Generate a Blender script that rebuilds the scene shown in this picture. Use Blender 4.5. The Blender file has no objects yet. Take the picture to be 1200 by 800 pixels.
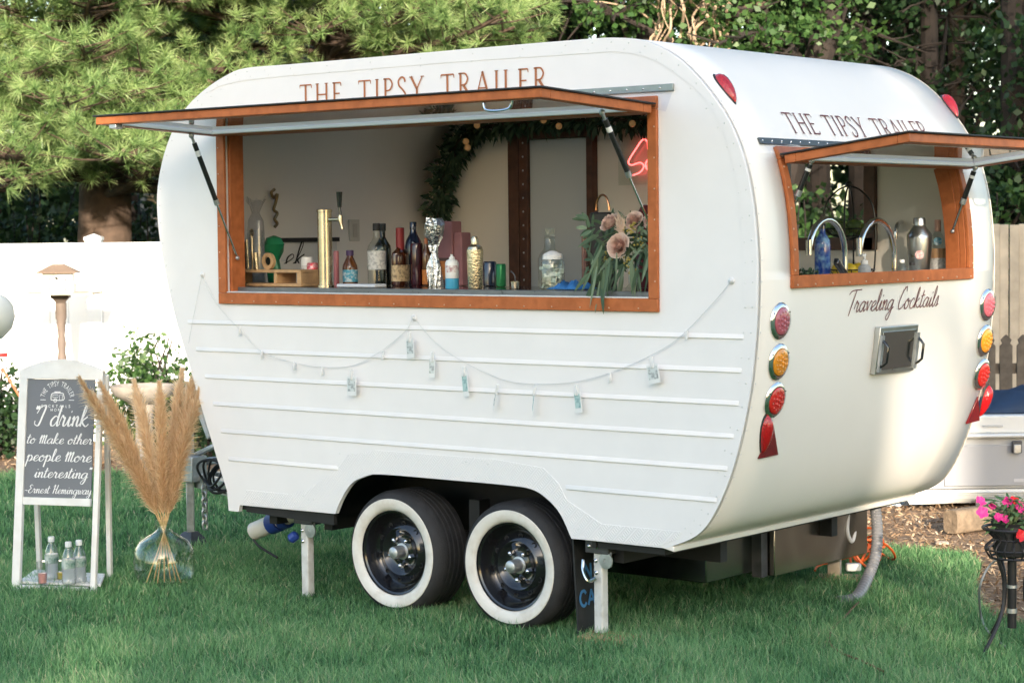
import bpy, bmesh, math, random
import numpy as np
from mathutils import Vector, Matrix
from mathutils.geometry import tessellate_polygon

R = math.radians
random.seed(7)
rng = np.random.default_rng(11)
scene = bpy.context.scene
col = scene.collection

# ------------------------------------------------------------------ camera
FPX = 2457.92                      # focal length in pixels of the 1200 px wide photograph
CAM = np.array([4.12427, -6.80431, 1.69653])
_yaw, _pit, _rol = R(129.13164), R(-3.00510), R(-0.63302)
FW = np.array([math.cos(_yaw) * math.cos(_pit), math.sin(_yaw) * math.cos(_pit), math.sin(_pit)])
_r = np.cross(FW, [0, 0, 1.0]); _r /= np.linalg.norm(_r)
_u = np.cross(_r, FW)
RT = _r * math.cos(_rol) + _u * math.sin(_rol)
UP = -_r * math.sin(_rol) + _u * math.cos(_rol)
cd = bpy.data.cameras.new('camera')
cam = bpy.data.objects.new('camera', cd)
col.objects.link(cam)
cam.matrix_world = Matrix(((RT[0], UP[0], -FW[0], CAM[0]), (RT[1], UP[1], -FW[1], CAM[1]), (RT[2], UP[2], -FW[2], CAM[2]), (0, 0, 0, 1)))
cd.sensor_width = 36.0
cd.lens = FPX / 1200 * 36
cd.clip_end = 600
cd.dof.use_dof = True
cd.dof.focus_distance = 9.2
cd.dof.aperture_fstop = 6.3
scene.camera = cam

# ------------------------------------------------------------------ light
SUN_EL, SUN_HEAD = R(14), R(134)     # elevation, and the way the light travels over the ground
sdir = Vector((math.cos(SUN_HEAD) * math.cos(SUN_EL), math.sin(SUN_HEAD) * math.cos(SUN_EL), -math.sin(SUN_EL)))
sl = bpy.data.lights.new('sun', 'SUN')
sl.energy = 3.4
sl.angle = R(0.9)
sl.color = (1.0, 0.87, 0.70)
so = bpy.data.objects.new('sun', sl)
so.rotation_euler = sdir.to_track_quat('-Z', 'Y').to_euler()
so.location = (10, -20, 20)
col.objects.link(so)
world = bpy.data.worlds.new('World')
scene.world = world
world.use_nodes = True
wn = world.node_tree.nodes
bg = wn['Background']
sky = wn.new('ShaderNodeTexSky')
sky.sky_type = 'NISHITA'
sky.sun_disc = False
sky.sun_elevation = SUN_EL
to_sun = -sdir
sky.sun_rotation = math.atan2(to_sun.x, to_sun.y)
sky.air_density = 1.0
sky.dust_density = 1.6
sky.ozone_density = 1.0
world.node_tree.links.new(sky.outputs[0], bg.inputs[0])
bg.inputs[1].default_value = 0.15
vs = scene.view_settings
vs.view_transform = 'Standard'
vs.look = 'None'
vs.gamma = 1.0
vs.use_curve_mapping = False
vs.exposure = 1.92
scene.cycles.max_bounces = 8
scene.cycles.diffuse_bounces = 4
scene.cycles.glossy_bounces = 4
scene.cycles.transmission_bounces = 6
scene.cycles.transparent_max_bounces = 40
scene.cycles.caustics_reflective = False
scene.cycles.caustics_refractive = False
scene.cycles.use_denoising = True

# ------------------------------------------------------------------ pixel -> place
def ray(px):
    d = FW * FPX + RT * (px[0] - 600) - UP * (px[1] - 400)
    return d / np.linalg.norm(d)
def on(px, ax, val):
    d = ray(px); return CAM + d * ((val - CAM[ax]) / d[ax])
def onX(px, x): return on(px, 0, x)
def onY(px, y): return on(px, 1, y)
def onZ(px, z=0.0): return on(px, 2, z)
FH = np.array([FW[0], FW[1], 0]); FH /= np.linalg.norm(FH)
RH = np.array([FH[1], -FH[0], 0])
def atD(px, D):
    d = ray(px); return CAM + d * (D / (d @ FH))
def pxscale(P): return FPX / ((np.asarray(P) - CAM) @ FW)     # px per metre at P

# ------------------------------------------------------------------ materials
MATS = {}
def M(name, c=(.5, .5, .5), rough=.5, metal=0.0, var=None, bump=None, coat=0.0, trans=0.0, ior=1.45, emit=None, spec=.5, sheen=0, transl=0.0, coord='Object', mottle=None):
    """var=(scale, amount) value noise; bump=(scale, strength); mottle=(scale, colour2, amount)"""
    if name in MATS: return MATS[name]
    m = bpy.data.materials.new(name); m.use_nodes = True
    nt = m.node_tree; n = nt.nodes; L = nt.links
    b = n['Principled BSDF']
    b.inputs['Base Color'].default_value = (*c, 1)
    b.inputs['Roughness'].default_value = rough
    b.inputs['Metallic'].default_value = metal
    b.inputs['IOR'].default_value = ior
    b.inputs['Specular IOR Level'].default_value = spec
    b.inputs['Coat Weight'].default_value = coat
    b.inputs['Coat Roughness'].default_value = .08
    b.inputs['Transmission Weight'].default_value = trans
    if sheen: b.inputs['Sheen Weight'].default_value = sheen
    if emit:
        b.inputs['Emission Color'].default_value = (*emit[0], 1); b.inputs['Emission Strength'].default_value = emit[1]
    if var or bump or mottle:
        tc = n.new('ShaderNodeTexCoord')
    src = None
    if var:
        nz = n.new('ShaderNodeTexNoise'); nz.inputs['Scale'].default_value = var[0]; nz.inputs['Detail'].default_value = 5
        L.new(tc.outputs[coord], nz.inputs['Vector'])
        mr = n.new('ShaderNodeMapRange'); mr.inputs[1].default_value = .3; mr.inputs[2].default_value = .7
        mr.inputs[3].default_value = 1 - var[1]; mr.inputs[4].default_value = 1 + var[1]
        L.new(nz.outputs['Fac'], mr.inputs[0])
        vm = n.new('ShaderNodeVectorMath'); vm.operation = 'SCALE'
        vm.inputs[0].default_value = c
        L.new(mr.outputs[0], vm.inputs['Scale'])
        src = vm.outputs[0]
        rr = n.new('ShaderNodeMapRange'); rr.inputs[3].default_value = max(0, rough - .08); rr.inputs[4].default_value = min(1, rough + .08)
        L.new(nz.outputs['Fac'], rr.inputs[0]); L.new(rr.outputs[0], b.inputs['Roughness'])
    if mottle:
        nz = n.new('ShaderNodeTexNoise'); nz.inputs['Scale'].default_value = mottle[0]; nz.inputs['Detail'].default_value = 6
        L.new(tc.outputs[coord], nz.inputs['Vector'])
        mr = n.new('ShaderNodeMapRange'); mr.inputs[1].default_value = .45; mr.inputs[2].default_value = .65; mr.inputs[4].default_value = mottle[2]
        L.new(nz.outputs['Fac'], mr.inputs[0])
        mx = n.new('ShaderNodeMix'); mx.data_type = 'RGBA'
        L.new(mr.outputs[0], mx.inputs[0])
        if src: L.new(src, mx.inputs[6])
        else: mx.inputs[6].default_value = (*c, 1)
        mx.inputs[7].default_value = (*mottle[1], 1)
        src = mx.outputs[2]
    if src: L.new(src, b.inputs['Base Color'])
    if bump:
        bz = n.new('ShaderNodeTexNoise'); bz.inputs['Scale'].default_value = bump[0]; bz.inputs['Detail'].default_value = 6
        L.new(tc.outputs[coord], bz.inputs['Vector'])
        bp = n.new('ShaderNodeBump'); bp.inputs['Strength'].default_value = bump[1]; bp.inputs['Distance'].default_value = .01
        L.new(bz.outputs['Fac'], bp.inputs['Height']); L.new(bp.outputs[0], b.inputs['Normal'])
    if transl:
        tr = n.new('ShaderNodeBsdfTranslucent'); tr.inputs[0].default_value = (*[min(1, x * 1.4) for x in c], 1)
        if src: L.new(src, tr.inputs[0])
        ms = n.new('ShaderNodeMixShader'); ms.inputs[0].default_value = transl
        L.new(b.outputs[0], ms.inputs[1]); L.new(tr.outputs[0], ms.inputs[2]); L.new(ms.outputs[0], n['Material Output'].inputs[0])
    MATS[name] = m
    return m

def glassM(name, tint=(.95, .97, .96), ior=1.45, rough=.02, boost=1.0):
    """thin pane: clear with a fresnel reflection"""
    if name in MATS: return MATS[name]
    m = bpy.data.materials.new(name); m.use_nodes = True
    nt = m.node_tree; n = nt.nodes; L = nt.links
    n.remove(n['Principled BSDF'])
    t = n.new('ShaderNodeBsdfTransparent'); t.inputs[0].default_value = (*tint, 1)
    g = n.new('ShaderNodeBsdfGlossy'); g.inputs['Roughness'].default_value = rough
    f = n.new('ShaderNodeFresnel'); f.inputs[0].default_value = ior
    ml = n.new('ShaderNodeMath'); ml.operation = 'MULTIPLY'; ml.inputs[1].default_value = boost; ml.use_clamp = True
    ms = n.new('ShaderNodeMixShader')
    ge = n.new('ShaderNodeNewGeometry'); mi = n.new('ShaderNodeMix'); mi.data_type = 'FLOAT'; mi.inputs[2].default_value = ior; mi.inputs[3].default_value = 1 / ior
    L.new(ge.outputs['Backfacing'], mi.inputs[0]); L.new(mi.outputs[0], f.inputs[0])
    L.new(f.outputs[0], ml.inputs[0]); L.new(ml.outputs[0], ms.inputs[0])
    L.new(t.outputs[0], ms.inputs[1]); L.new(g.outputs[0], ms.inputs[2]); L.new(ms.outputs[0], n['Material Output'].inputs[0])
    MATS[name] = m
    return m

def attrM(name, ramp, rough=.6, transl=.3, spec=.3):
    """foliage colour from a per-face-corner float attribute 'tint'"""
    if name in MATS: return MATS[name]
    m = bpy.data.materials.new(name); m.use_nodes = True
    nt = m.node_tree; n = nt.nodes; L = nt.links
    b = n['Principled BSDF']; b.inputs['Roughness'].default_value = rough; b.inputs['Specular IOR Level'].default_value = spec
    at = n.new('ShaderNodeAttribute'); at.attribute_name = 'tint'
    cr = n.new('ShaderNodeValToRGB'); e = cr.color_ramp.elements
    e[0].position = ramp[0][0]; e[0].color = (*ramp[0][1], 1)
    e[1].position = ramp[-1][0]; e[1].color = (*ramp[-1][1], 1)
    for p, c in ramp[1:-1]:
        k = e.new(p); k.color = (*c, 1)
    L.new(at.outputs['Fac'], cr.inputs[0]); L.new(cr.outputs[0], b.inputs['Base Color'])
    if transl:
        tr = n.new('ShaderNodeBsdfTranslucent'); L.new(cr.outputs[0], tr.inputs[0])
        ms = n.new('ShaderNodeMixShader'); ms.inputs[0].default_value = transl
        L.new(b.outputs[0], ms.inputs[1]); L.new(tr.outputs[0], ms.inputs[2]); L.new(ms.outputs[0], n['Material Output'].inputs[0])
    MATS[name] = m
    return m

# ------------------------------------------------------------------ mesh builder
def frame_of(d, up=(0, 0, 1)):
    d = Vector(d).normalized(); up = Vector(up)
    if abs(d.dot(up)) > .98: up = Vector((1, 0, 0))
    a = d.cross(up).normalized(); b = a.cross(d).normalized()
    return d, a, b

class MB:
    def __init__(s): s.v = []; s.f = []
    def add(s, vs, fs):
        o = len(s.v); s.v += [tuple(float(c) for c in v) for v in vs]; s.f += [tuple(i + o for i in f) for f in fs]; return s
    def box(s, lo, hi, rz=0, about=None):
        x0, y0, z0 = lo; x1, y1, z1 = hi
        vs = [(x0, y0, z0), (x1, y0, z0), (x1, y1, z0), (x0, y1, z0), (x0, y0, z1), (x1, y0, z1), (x1, y1, z1), (x0, y1, z1)]
        if rz:
            c = about or ((x0 + x1) / 2, (y0 + y1) / 2); ca, sa = math.cos(rz), math.sin(rz)
            vs = [(c[0] + (x - c[0]) * ca - (y - c[1]) * sa, c[1] + (x - c[0]) * sa + (y - c[1]) * ca, z) for x, y, z in vs]
        return s.add(vs, [(0, 3, 2, 1), (4, 5, 6, 7), (0, 1, 5, 4), (1, 2, 6, 5), (2, 3, 7, 6), (3, 0, 4, 7)])
    def obox(s, c, ax, ay, az):
        """oriented box: centre and three half-axis vectors"""
        c, ax, ay, az = map(Vector, (c, ax, ay, az))
        vs = [c + ax * i + ay * j + az * k for k in (-1, 1) for (i, j) in ((-1, -1), (1, -1), (1, 1), (-1, 1))]
        fs = [(0, 3, 2, 1), (4, 5, 6, 7), (0, 1, 5, 4), (1, 2, 6, 5), (2, 3, 7, 6), (3, 0, 4, 7)]
        if ax.cross(ay).dot(az) < 0: fs = [f[::-1] for f in fs]
        return s.add(vs, fs)
    def bar(s, a, b, w, h, up=(0, 0, 1)):
        a, b = Vector(a), Vector(b); d, p, q = frame_of(b - a, up)
        return s.obox((a + b) / 2, (b - a) / 2, p * w / 2, q * h / 2)
    def tube(s, pts, r, n=8, cap=True):
        pts = [Vector(p) for p in pts]
        rs = r if isinstance(r, (list, tuple)) else [r] * len(pts)
        rings = []; prev = None
        for i, p in enumerate(pts):
            d = pts[min(i + 1, len(pts) - 1)] - pts[max(i - 1, 0)]
            if d.length < 1e-9: d = Vector((0, 0, 1))
            d.normalize()
            if prev is None: _, a, b = frame_of(d)
            else:
                a = prev - d * prev.dot(d)
                if a.length < 1e-6: _, a, b = frame_of(d)
                a.normalize(); b = a.cross(d)
            prev = a
            rings.append([p + (a * math.cos(t * 2 * math.pi / n) + b * math.sin(t * 2 * math.pi / n)) * rs[i] for t in range(n)])
        vs = [v for g in rings for v in g]; fs = []
        for i in range(len(rings) - 1):
            for t in range(n):
                u = (t + 1) % n
                fs.append((i * n + t, (i + 1) * n + t, (i + 1) * n + u, i * n + u))
        if cap:
            fs.append(tuple(range(n))); fs.append(tuple(reversed(range((len(rings) - 1) * n, len(rings) * n))))
        return s.add(vs, fs)
    def lathe(s, prof, c=(0, 0, 0), n=20, axis=(0, 0, 1), cap=True, squash=1.0):
        """prof: (radius, height) list along axis from c"""
        d, a, b = frame_of(axis); c = Vector(c)
        vs = []; fs = []
        for r_, h in prof:
            for t in range(n):
                an = t * 2 * math.pi / n
                vs.append(c + d * h + (a * math.cos(an) + b * math.sin(an) * squash) * max(r_, 1e-5))
        m = len(prof)
        for i in range(m - 1):
            for t in range(n):
                u = (t + 1) % n
                fs.append((i * n + t, i * n + u, (i + 1) * n + u, (i + 1) * n + t)[::-1])
        if cap:
            fs.append(tuple(range(n))); fs.append(tuple(reversed(range((m - 1) * n, m * n))))
        return s.add(vs, fs)
    def prism(s, poly, mapf, t0, t1, holes=()):
        """2-D polygon (with holes) mapped by mapf(u, v, t) and given thickness t0..t1"""
        loops = [list(poly)] + [list(h) for h in holes]
        tri = tessellate_polygon([[Vector((p[0], p[1], 0)) for p in l] for l in loops])
        flat = [p for l in loops for p in l]; n = len(flat)
        vs = [mapf(p[0], p[1], t0) for p in flat] + [mapf(p[0], p[1], t1) for p in flat]
        fs = []
        for a, b, c in tri:
            fs.append((a, b, c)); fs.append((c + n, b + n, a + n))
        o = 0
        for l in loops:
            k = len(l)
            for i in range(k):
                j = (i + 1) % k
                fs.append((o + i, o + j, o + j + n, o + i + n))
            o += k
        return s.add(vs, fs)
    def sphere(s, c, r, nu=12, nv=8, sc=(1, 1, 1)):
        prof = [(math.sin(math.pi * i / nv), -math.cos(math.pi * i / nv)) for i in range(nv + 1)]
        k = len(s.v); s.lathe([(a * r, b * r) for a, b in prof], (0, 0, 0), nu, cap=False)
        for i in range(k, len(s.v)):
            x, y, z = s.v[i]; s.v[i] = (c[0] + x * sc[0], c[1] + y * sc[1], c[2] + z * sc[2])
        return s

def link_mesh(name, vs, fs, mat, parent=None, smooth=35, bevel=0, seg=2, recalc=True, solid=None, weld=False):
    root = parent
    while root is not None and root.parent is not None: root = root.parent
    off = Vector(root.location) if root is not None else Vector((0, 0, 0))
    me = bpy.data.meshes.new(name)
    me.from_pydata([(v[0] - off.x, v[1] - off.y, v[2] - off.z) for v in vs], [], fs)
    if recalc:
        bm = bmesh.new(); bm.from_mesh(me)
        if weld: bmesh.ops.remove_doubles(bm, verts=bm.verts, dist=1e-5)
        bmesh.ops.recalc_face_normals(bm, faces=bm.faces); bm.to_mesh(me); bm.free()
    for mm in (mat if isinstance(mat, (list, tuple)) else [mat]): me.materials.append(mm)
    if smooth is not None:
        me.shade_smooth(); me.set_sharp_from_angle(angle=R(smooth))
    o = bpy.data.objects.new(name, me); col.objects.link(o)
    if parent is not None: o.parent = parent
    if solid:
        sm = o.modifiers.new('solid', 'SOLIDIFY'); sm.thickness = solid[0]; sm.offset = solid[1]
    if bevel:
        bv = o.modifiers.new('bevel', 'BEVEL'); bv.width = bevel; bv.segments = seg; bv.limit_method = 'ANGLE'; bv.angle_limit = R(40)
        if smooth is None: me.shade_smooth(); me.set_sharp_from_angle(angle=R(60))
    return o
def O(name, mb, mat, parent=None, **k): return link_mesh(name, mb.v, mb.f, mat, parent, **k)
def tag(o, label=None, cat=None, group=None, kind=None):
    if label: o['label'] = label
    if cat: o['category'] = cat
    if group: o['group'] = group
    if kind: o['kind'] = kind
    return o
def thing(name, label, cat, loc=(0, 0, 0), group=None):
    o = bpy.data.objects.new(name, None); col.objects.link(o)
    o.location = tuple(float(x) for x in loc); o.empty_display_size = .1
    return tag(o, label, cat, group)
def stuff(o): o['kind'] = 'stuff'; return o

def crom(pts, n=8, closed=False):
    """Catmull-Rom through points of any dimension"""
    P = [np.array(p, float) for p in pts]; out = []
    m = len(P)
    rngi = range(m if closed else m - 1)
    for i in rngi:
        p0 = P[(i - 1) % m] if closed or i > 0 else P[0] * 2 - P[1]
        p1 = P[i]; p2 = P[(i + 1) % m]
        p3 = P[(i + 2) % m] if closed or i + 2 < m else P[-1] * 2 - P[-2]
        for k in range(n):
            t = k / n
            out.append(.5 * ((2 * p1) + (-p0 + p2) * t + (2 * p0 - 5 * p1 + 4 * p2 - p3) * t * t + (-p0 + 3 * p1 - 3 * p2 + p3) * t ** 3))
    if not closed: out.append(P[-1])
    return out
# ------------------------------------------------------------------ lettering
CAPS = {
 'T': (.78, [([(0, .97), (.78, .97)], 0), ([(.39, 0), (.39, .97)], 1)], [(.39, 0)]),
 'H': (.86, [([(.12, 0), (.12, 1)], 1), ([(.74, 0), (.74, 1)], 1), ([(.12, .52), (.74, .52)], 0)], [(.12, 0), (.12, 1), (.74, 0), (.74, 1)]),
 'E': (.6, [([(.12, 0), (.12, 1)], 1), ([(.0, .97), (.55, .97)], 0), ([(.12, .52), (.48, .52)], 0), ([(0, .03), (.6, .03)], 0)], []),
 'I': (.26, [([(.13, 0), (.13, 1)], 1)], [(.13, 0), (.13, 1)]),
 'P': (.6, [([(.12, 0), (.12, 1)], 1), ('c', [(0, .97), (.2, .98), (.42, .95), (.56, .75), (.42, .53), (.14, .48)], .7)], [(.12, 0)]),
 'S': (.55, [('c', [(.5, .80), (.42, .96), (.25, 1.0), (.07, .86), (.11, .66), (.32, .5), (.5, .3), (.43, .07), (.25, 0), (.08, .04), (.02, .22)], .8)], []),
 'Y': (.76, [([(.02, 1), (.39, .48)], 1), ([(.74, 1), (.39, .48)], 0), ([(.39, 0), (.39, .5)], 1)], [(.39, 0), (.02, 1), (.74, 1)]),
 'R': (.74, [([(.12, 0), (.12, 1)], 1), ('c', [(0, .97), (.2, .98), (.42, .95), (.55, .76), (.42, .55), (.14, .5)], .7), ([(.3, .5), (.74, .0)], 1)], [(.12, 0)]),
 'A': (.82, [([(.04, 0), (.42, 1)], 0), ([(.40, 1), (.78, 0)], 1), ([(.18, .34), (.64, .34)], 0)], [(.04, 0), (.78, 0)]),
 'L': (.56, [([(.12, 0), (.12, 1)], 1), ([(0, .03), (.56, .03)], 0)], [(.12, 1)]),
 'C': (.75, [('c', [(.72, .8), (.5, 1), (.2, .9), (.04, .5), (.2, .1), (.5, 0), (.72, .2)], .8)], []),
 'O': (.85, [('c', [(.42, 1), (.1, .8), (.05, .4), (.25, .03), (.6, .03), (.8, .4), (.74, .8), (.42, 1)], .8)], []),
 'K': (.74, [([(.12, 0), (.12, 1)], 1), ([(.65, 1), (.14, .48)], 0), ([(.25, .58), (.72, 0)], 1)], [(.12, 0), (.12, 1)]),
 'M': (1.0, [([(.1, 0), (.14, 1)], 0), ([(.14, 1), (.5, .1)], 1), ([(.5, .1), (.86, 1)], 0), ([(.86, 1), (.9, 0)], 1)], []),
 'N': (.85, [([(.1, 0), (.1, 1)], 0), ([(.1, 1), (.74, 0)], 1), ([(.74, 0), (.74, 1)], 0)], []),
}
def ribbon(pts, w):
    """2-D polyline -> quads; w is a number or a function of (direction, t)"""
    P = [np.array(p, float)[:2] for p in pts]; L_, R_ = [], []
    n = len(P)
    for i in range(n):
        d = P[min(i + 1, n - 1)] - P[max(i - 1, 0)]; l = np.linalg.norm(d); d = d / l if l > 1e-9 else np.array([1, 0.])
        ww = w(d, i / max(1, n - 1)) if callable(w) else w
        nn = np.array([-d[1], d[0]]) * ww / 2
        L_.append(P[i] + nn); R_.append(P[i] - nn)
    return [(L_[i], R_[i], R_[i + 1], L_[i + 1]) for i in range(n - 1)]
LETTER_SPANS = []
def caps_text(text, track=.28, thick=.105, thin=.05, serif=True):
    """polygons in units of cap height; returns polys, total width"""
    out = []; x = 0; LETTER_SPANS.clear()
    for ch in text:
        if ch == ' ': x += .55 + track; continue
        wd, st, sf = CAPS[ch]; k0 = len(out)
        for s_ in st:
            if s_[0] == 'c':
                c = crom(s_[1], 6); tk = thick * s_[2] if serif else thin
                f = (lambda d, t, tk=tk: thin + (tk - thin) * abs(d[1]) ** .7) if serif else thin
                q = ribbon(c, f)
            else:
                q = ribbon(s_[0], thick if (s_[1] and serif) else thin)
            out += [[(p[0] + x, p[1]) for p in k] for k in q]
        if serif:
            for (a, b) in sf:
                y0, y1 = (0, .035) if b < .5 else (.965, 1)
                out.append([(x + a - .13, y0), (x + a + .13, y0), (x + a + .10, y1), (x + a - .10, y1)])
            if ch in 'TEL':
                for s_ in st:
                    if s_[0] != 'c' and s_[1] == 0 and abs(s_[0][0][1] - s_[0][1][1]) < 1e-6:
                        for k_, (a, b) in enumerate(s_[0]):
                            if ch != 'T' and k_ == 0: continue
                            sg = -1 if b > .5 else 1
                            if .4 < b < .6: continue
                            out.append([(x + a - .03, b), (x + a + .03, b), (x + a + .03 + .02 * (1 if k_ else -1), b + sg * .14), (x + a + .005 * (1 if k_ else -1), b + sg * .14)])
        LETTER_SPANS.append((ch, k0, len(out)))
        x += wd + track
    return out, x - track
SCR = {
 'a': (1.25, [[(1.0, .85), (.6, 1.0), (.15, .6), (.2, .1), (.6, .05), (1.0, .8)], [(1.02, .98), (.93, .3), (1.05, .0), (1.3, .25)]]),
 'c': (1.0, [[(.9, .8), (.6, 1), (.15, .55), (.3, .02), (.7, 0), (1.05, .3)]]),
 'd': (1.25, [[(1.0, .8), (.6, 1), (.15, .55), (.25, .05), (.65, .1), (1.0, .7)], [(1.15, 2.1), (.98, .6), (1.05, 0), (1.35, .25)]]),
 'e': (1.0, [[(0, .2), (.5, .45), (.85, .75), (.65, 1), (.25, .7), (.25, .15), (.6, 0), (1.05, .3)]]),
 'g': (1.25, [[(1.0, .85), (.6, 1.0), (.15, .6), (.2, .1), (.6, .05), (1.0, .8)], [(1.02, .98), (.92, -.3), (.6, -1.0), (.2, -.75), (.7, -.15), (1.3, .25)]]),
 'h': (1.15, [[(0, .1), (.45, 1.2), (.58, 1.85), (.4, 2.05), (.25, 1.2), (.15, 0)], [(.15, .3), (.5, .95), (.8, .8), (.78, .2), (.95, 0), (1.2, .25)]]),
 'i': (.65, [[(0, .2), (.3, .98), (.25, .2), (.4, 0), (.7, .25)], [(.36, 1.38), (.42, 1.55)]]),
 'k': (1.15, [[(0, .1), (.45, 1.2), (.58, 1.85), (.4, 2.05), (.25, 1.2), (.15, 0)], [(.9, .98), (.32, .5), (.85, .0), (1.2, .25)]]),
 'l': (.65, [[(0, .1), (.45, 1.2), (.52, 1.9), (.33, 2.05), (.2, 1.0), (.25, .1), (.45, 0), (.7, .25)]]),
 'm': (1.4, [[(0, .7), (.2, .98), (.18, 0)], [(.18, .3), (.5, .98), (.65, .8), (.6, 0)], [(.6, .3), (.95, .98), (1.1, .8), (1.05, .2), (1.2, 0), (1.45, .25)]]),
 'n': (1.05, [[(0, .7), (.2, .98), (.18, 0)], [(.18, .3), (.55, .98), (.75, .8), (.7, .2), (.85, 0), (1.1, .25)]]),
 'o': (1.1, [[(.6, 1), (.15, .6), (.25, .05), (.6, 0), (.9, .4), (.75, .95), (.5, .9), (.8, .7), (1.15, .8)]]),
 'p': (1.1, [[(0, .6), (.25, .98), (.1, -1.0)], [(.2, .5), (.55, 1), (.9, .6), (.65, .02), (.25, .1)], [(.6, .02), (1.12, .25)]]),
 'r': (.95, [[(0, .3), (.25, 1.08), (.45, .85), (.62, .85), (.55, .2), (.7, 0), (1.0, .25)]]),
 's': (.8, [[(0, .1), (.45, 1.08), (.58, .6), (.5, .1), (.2, .05)], [(.35, 0), (.85, .25)]]),
 't': (.7, [[(.4, 1.75), (.2, .3), (.35, 0), (.75, .25)], [(0, 1.15), (.75, 1.28)]]),
 'u': (1.05, [[(0, .3), (.2, .98), (.18, .2), (.45, .02), (.75, .9)], [(.8, .98), (.73, .2), (.85, 0), (1.1, .25)]]),
 'v': (1.0, [[(0, .7), (.2, .98), (.4, .05), (.8, .98), (1.05, .85)]]),
 'w': (1.25, [[(0, .7), (.2, .98), (.25, .1), (.55, .1), (.65, .9), (.7, .1), (1.05, .2), (1.1, .98), (1.3, .85)]]),
 'y': (1.1, [[(0, .7), (.2, .98), (.25, .2), (.55, .1), (.85, .9)], [(.9, .98), (.8, -.4), (.45, -1.0), (.1, -.65), (.7, -.1), (1.2, .25)]]),
 'I': (.9, [[(-.3, 1.25), (.1, 1.9), (.7, 2.0), (.5, 1.0), (.2, .05), (-.3, .15), (-.35, .5)]]),
 'M': (1.55, [[(0, .8), (.25, 1.65), (.2, 0)], [(.2, .8), (.7, 1.65), (.65, 0)], [(.65, .8), (1.2, 1.65), (1.1, .2), (1.3, 0), (1.6, .25)]]),
 'E': (1.15, [[(1.0, 1.7), (.6, 2), (.25, 1.6), (.6, 1.1), (.15, .6), (.3, .05), (.8, .05), (1.15, .4)]]),
 'H': (1.4, [[(.1, 1.5), (.5, 2.05), (.3, 0)], [(.3, 1), (1.1, 1.1)], [(1.25, 2.05), (1.0, .3), (1.2, 0), (1.5, .25)]]),
 'T': (.85, [[(-.75, 1.75), (-.2, 2.1), (1.5, 2.2)], [(.55, 2.15), (.3, 1.0), (0.05, -.35)]]),
 'C': (1.2, [[(1.15, 1.75), (.95, 2.25), (.4, 1.7), (.05, .6), (.3, 0), (.8, .1), (1.25, .5)]]),
 'S': (1.2, [[(1.15, 1.35), (1.2, 2.0), (.85, 2.2), (.5, 1.5), (.75, .8), (.55, .1), (.1, .05), (-.1, .5), (.5, .7), (1.2, .5)]]),
 '"': (.5, [[(.1, 2.0), (.02, 1.65)], [(.35, 2.0), (.27, 1.65)]]),
 '-': (.9, [[(0, .55), (.3, .68), (.5, .5), (.8, .62)]]),
}
def script_text(text, thick=.22, thin=.07, slant=.28, n=6, gap=.75):
    out = []; x = 0
    for ch in text:
        if ch == ' ': x += gap; continue
        ad, st = SCR[ch]
        for s_ in st:
            c = crom([(p[0] + x + p[1] * slant, p[1]) for p in s_], n)
            out += ribbon(c, lambda d, t: thin + (thick - thin) * max(0.0, -d[1]) ** 1.2 if d[1] < 0 else thin + (thick - thin) * .15)
        x += ad
    return [[tuple(p) for p in k] for k in out], x
def letter_words(name, polys, mapf, mat, parent, words, gap=.5):
    q = sorted(polys, key=lambda k: min(p[0] for p in k)); grp = []; xm = -1e9
    for k in q:
        if min(p[0] for p in k) > xm + gap: grp.append([])
        grp[-1].append(k); xm = max(xm, max(p[0] for p in k))
    m = []
    for g in grp:      # a stray sliver belongs to the word before it
        if m and len(g) < 6: m[-1] += g
        else: m.append(g)
    for i, g in enumerate(m): letters(name, g, mapf, mat, parent, words[i] if i < len(words) else None)
def letters(name, polys, mapf, mat, parent, label=None):
    mb = MB()
    for q in polys: mb.add([mapf(p[0], p[1]) for p in q], [tuple(range(len(q)))])
    o = O(name, mb, mat, parent, smooth=None, recalc=False)
    if label: o['label'] = label
    return o
# ------------------------------------------------------------------ palette
white_paint = M('white_paint', (.825, .80, .80), .38, var=(6, .02), bump=(2.2, .05))
cream_paint = M('cream_paint', (.85, .81, .755), .40, var=(3, .015), coat=.08, bump=(1.2, .06))
inner_paint = M('interior_paint', (.85, .775, .665), .45, var=(4, .02))
copper = M('copper_paint', (.45, .138, .048), .48, var=(14, .12), mottle=(25, (.33, .095, .030), .6), spec=.22)
copper_text = M('copper_lettering', (.42, .15, .06), .45)
plum_text = M('dark_red_lettering', (.16, .045, .045), .5)
black_rub = M('black_rubber', (.02, .02, .021), .6, var=(30, .3))
tyre_rub = M('tyre_rubber', (.028, .028, .03), .75, var=(20, .25), bump=(160, .25))
ww_mat = M('whitewall_rubber', (.74, .71, .65), .6, var=(9, .05), mottle=(18, (.50, .43, .34), .4))
gloss_black = M('gloss_black_steel', (.012, .012, .014), .14, coat=.6, spec=.6)
chrome = M('chrome', (.78, .78, .79), .12, metal=1, var=(25, .06))
steel = M('brushed_steel', (.60, .60, .58), .3, metal=1, var=(12, .1))
zinc = M('galvanised_steel', (.50, .51, .52), .42, metal=.85, var=(30, .18))
dark_steel = M('dark_steel', (.09, .09, .095), .5, metal=.6, var=(15, .3))
brown_steel = M('stainless_box', (.40, .36, .31), .24, metal=1, var=(6, .08))
chassis_m = M('chassis_black', (.018, .018, .018), .7, var=(10, .3))
jack_white = M('jack_white_paint', (.66, .66, .64), .4, var=(12, .08), mottle=(22, (.42, .40, .36), .5))
grey_strip = M('grey_aluminium', (.28, .32, .31), .4, metal=.5, var=(20, .1))
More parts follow.
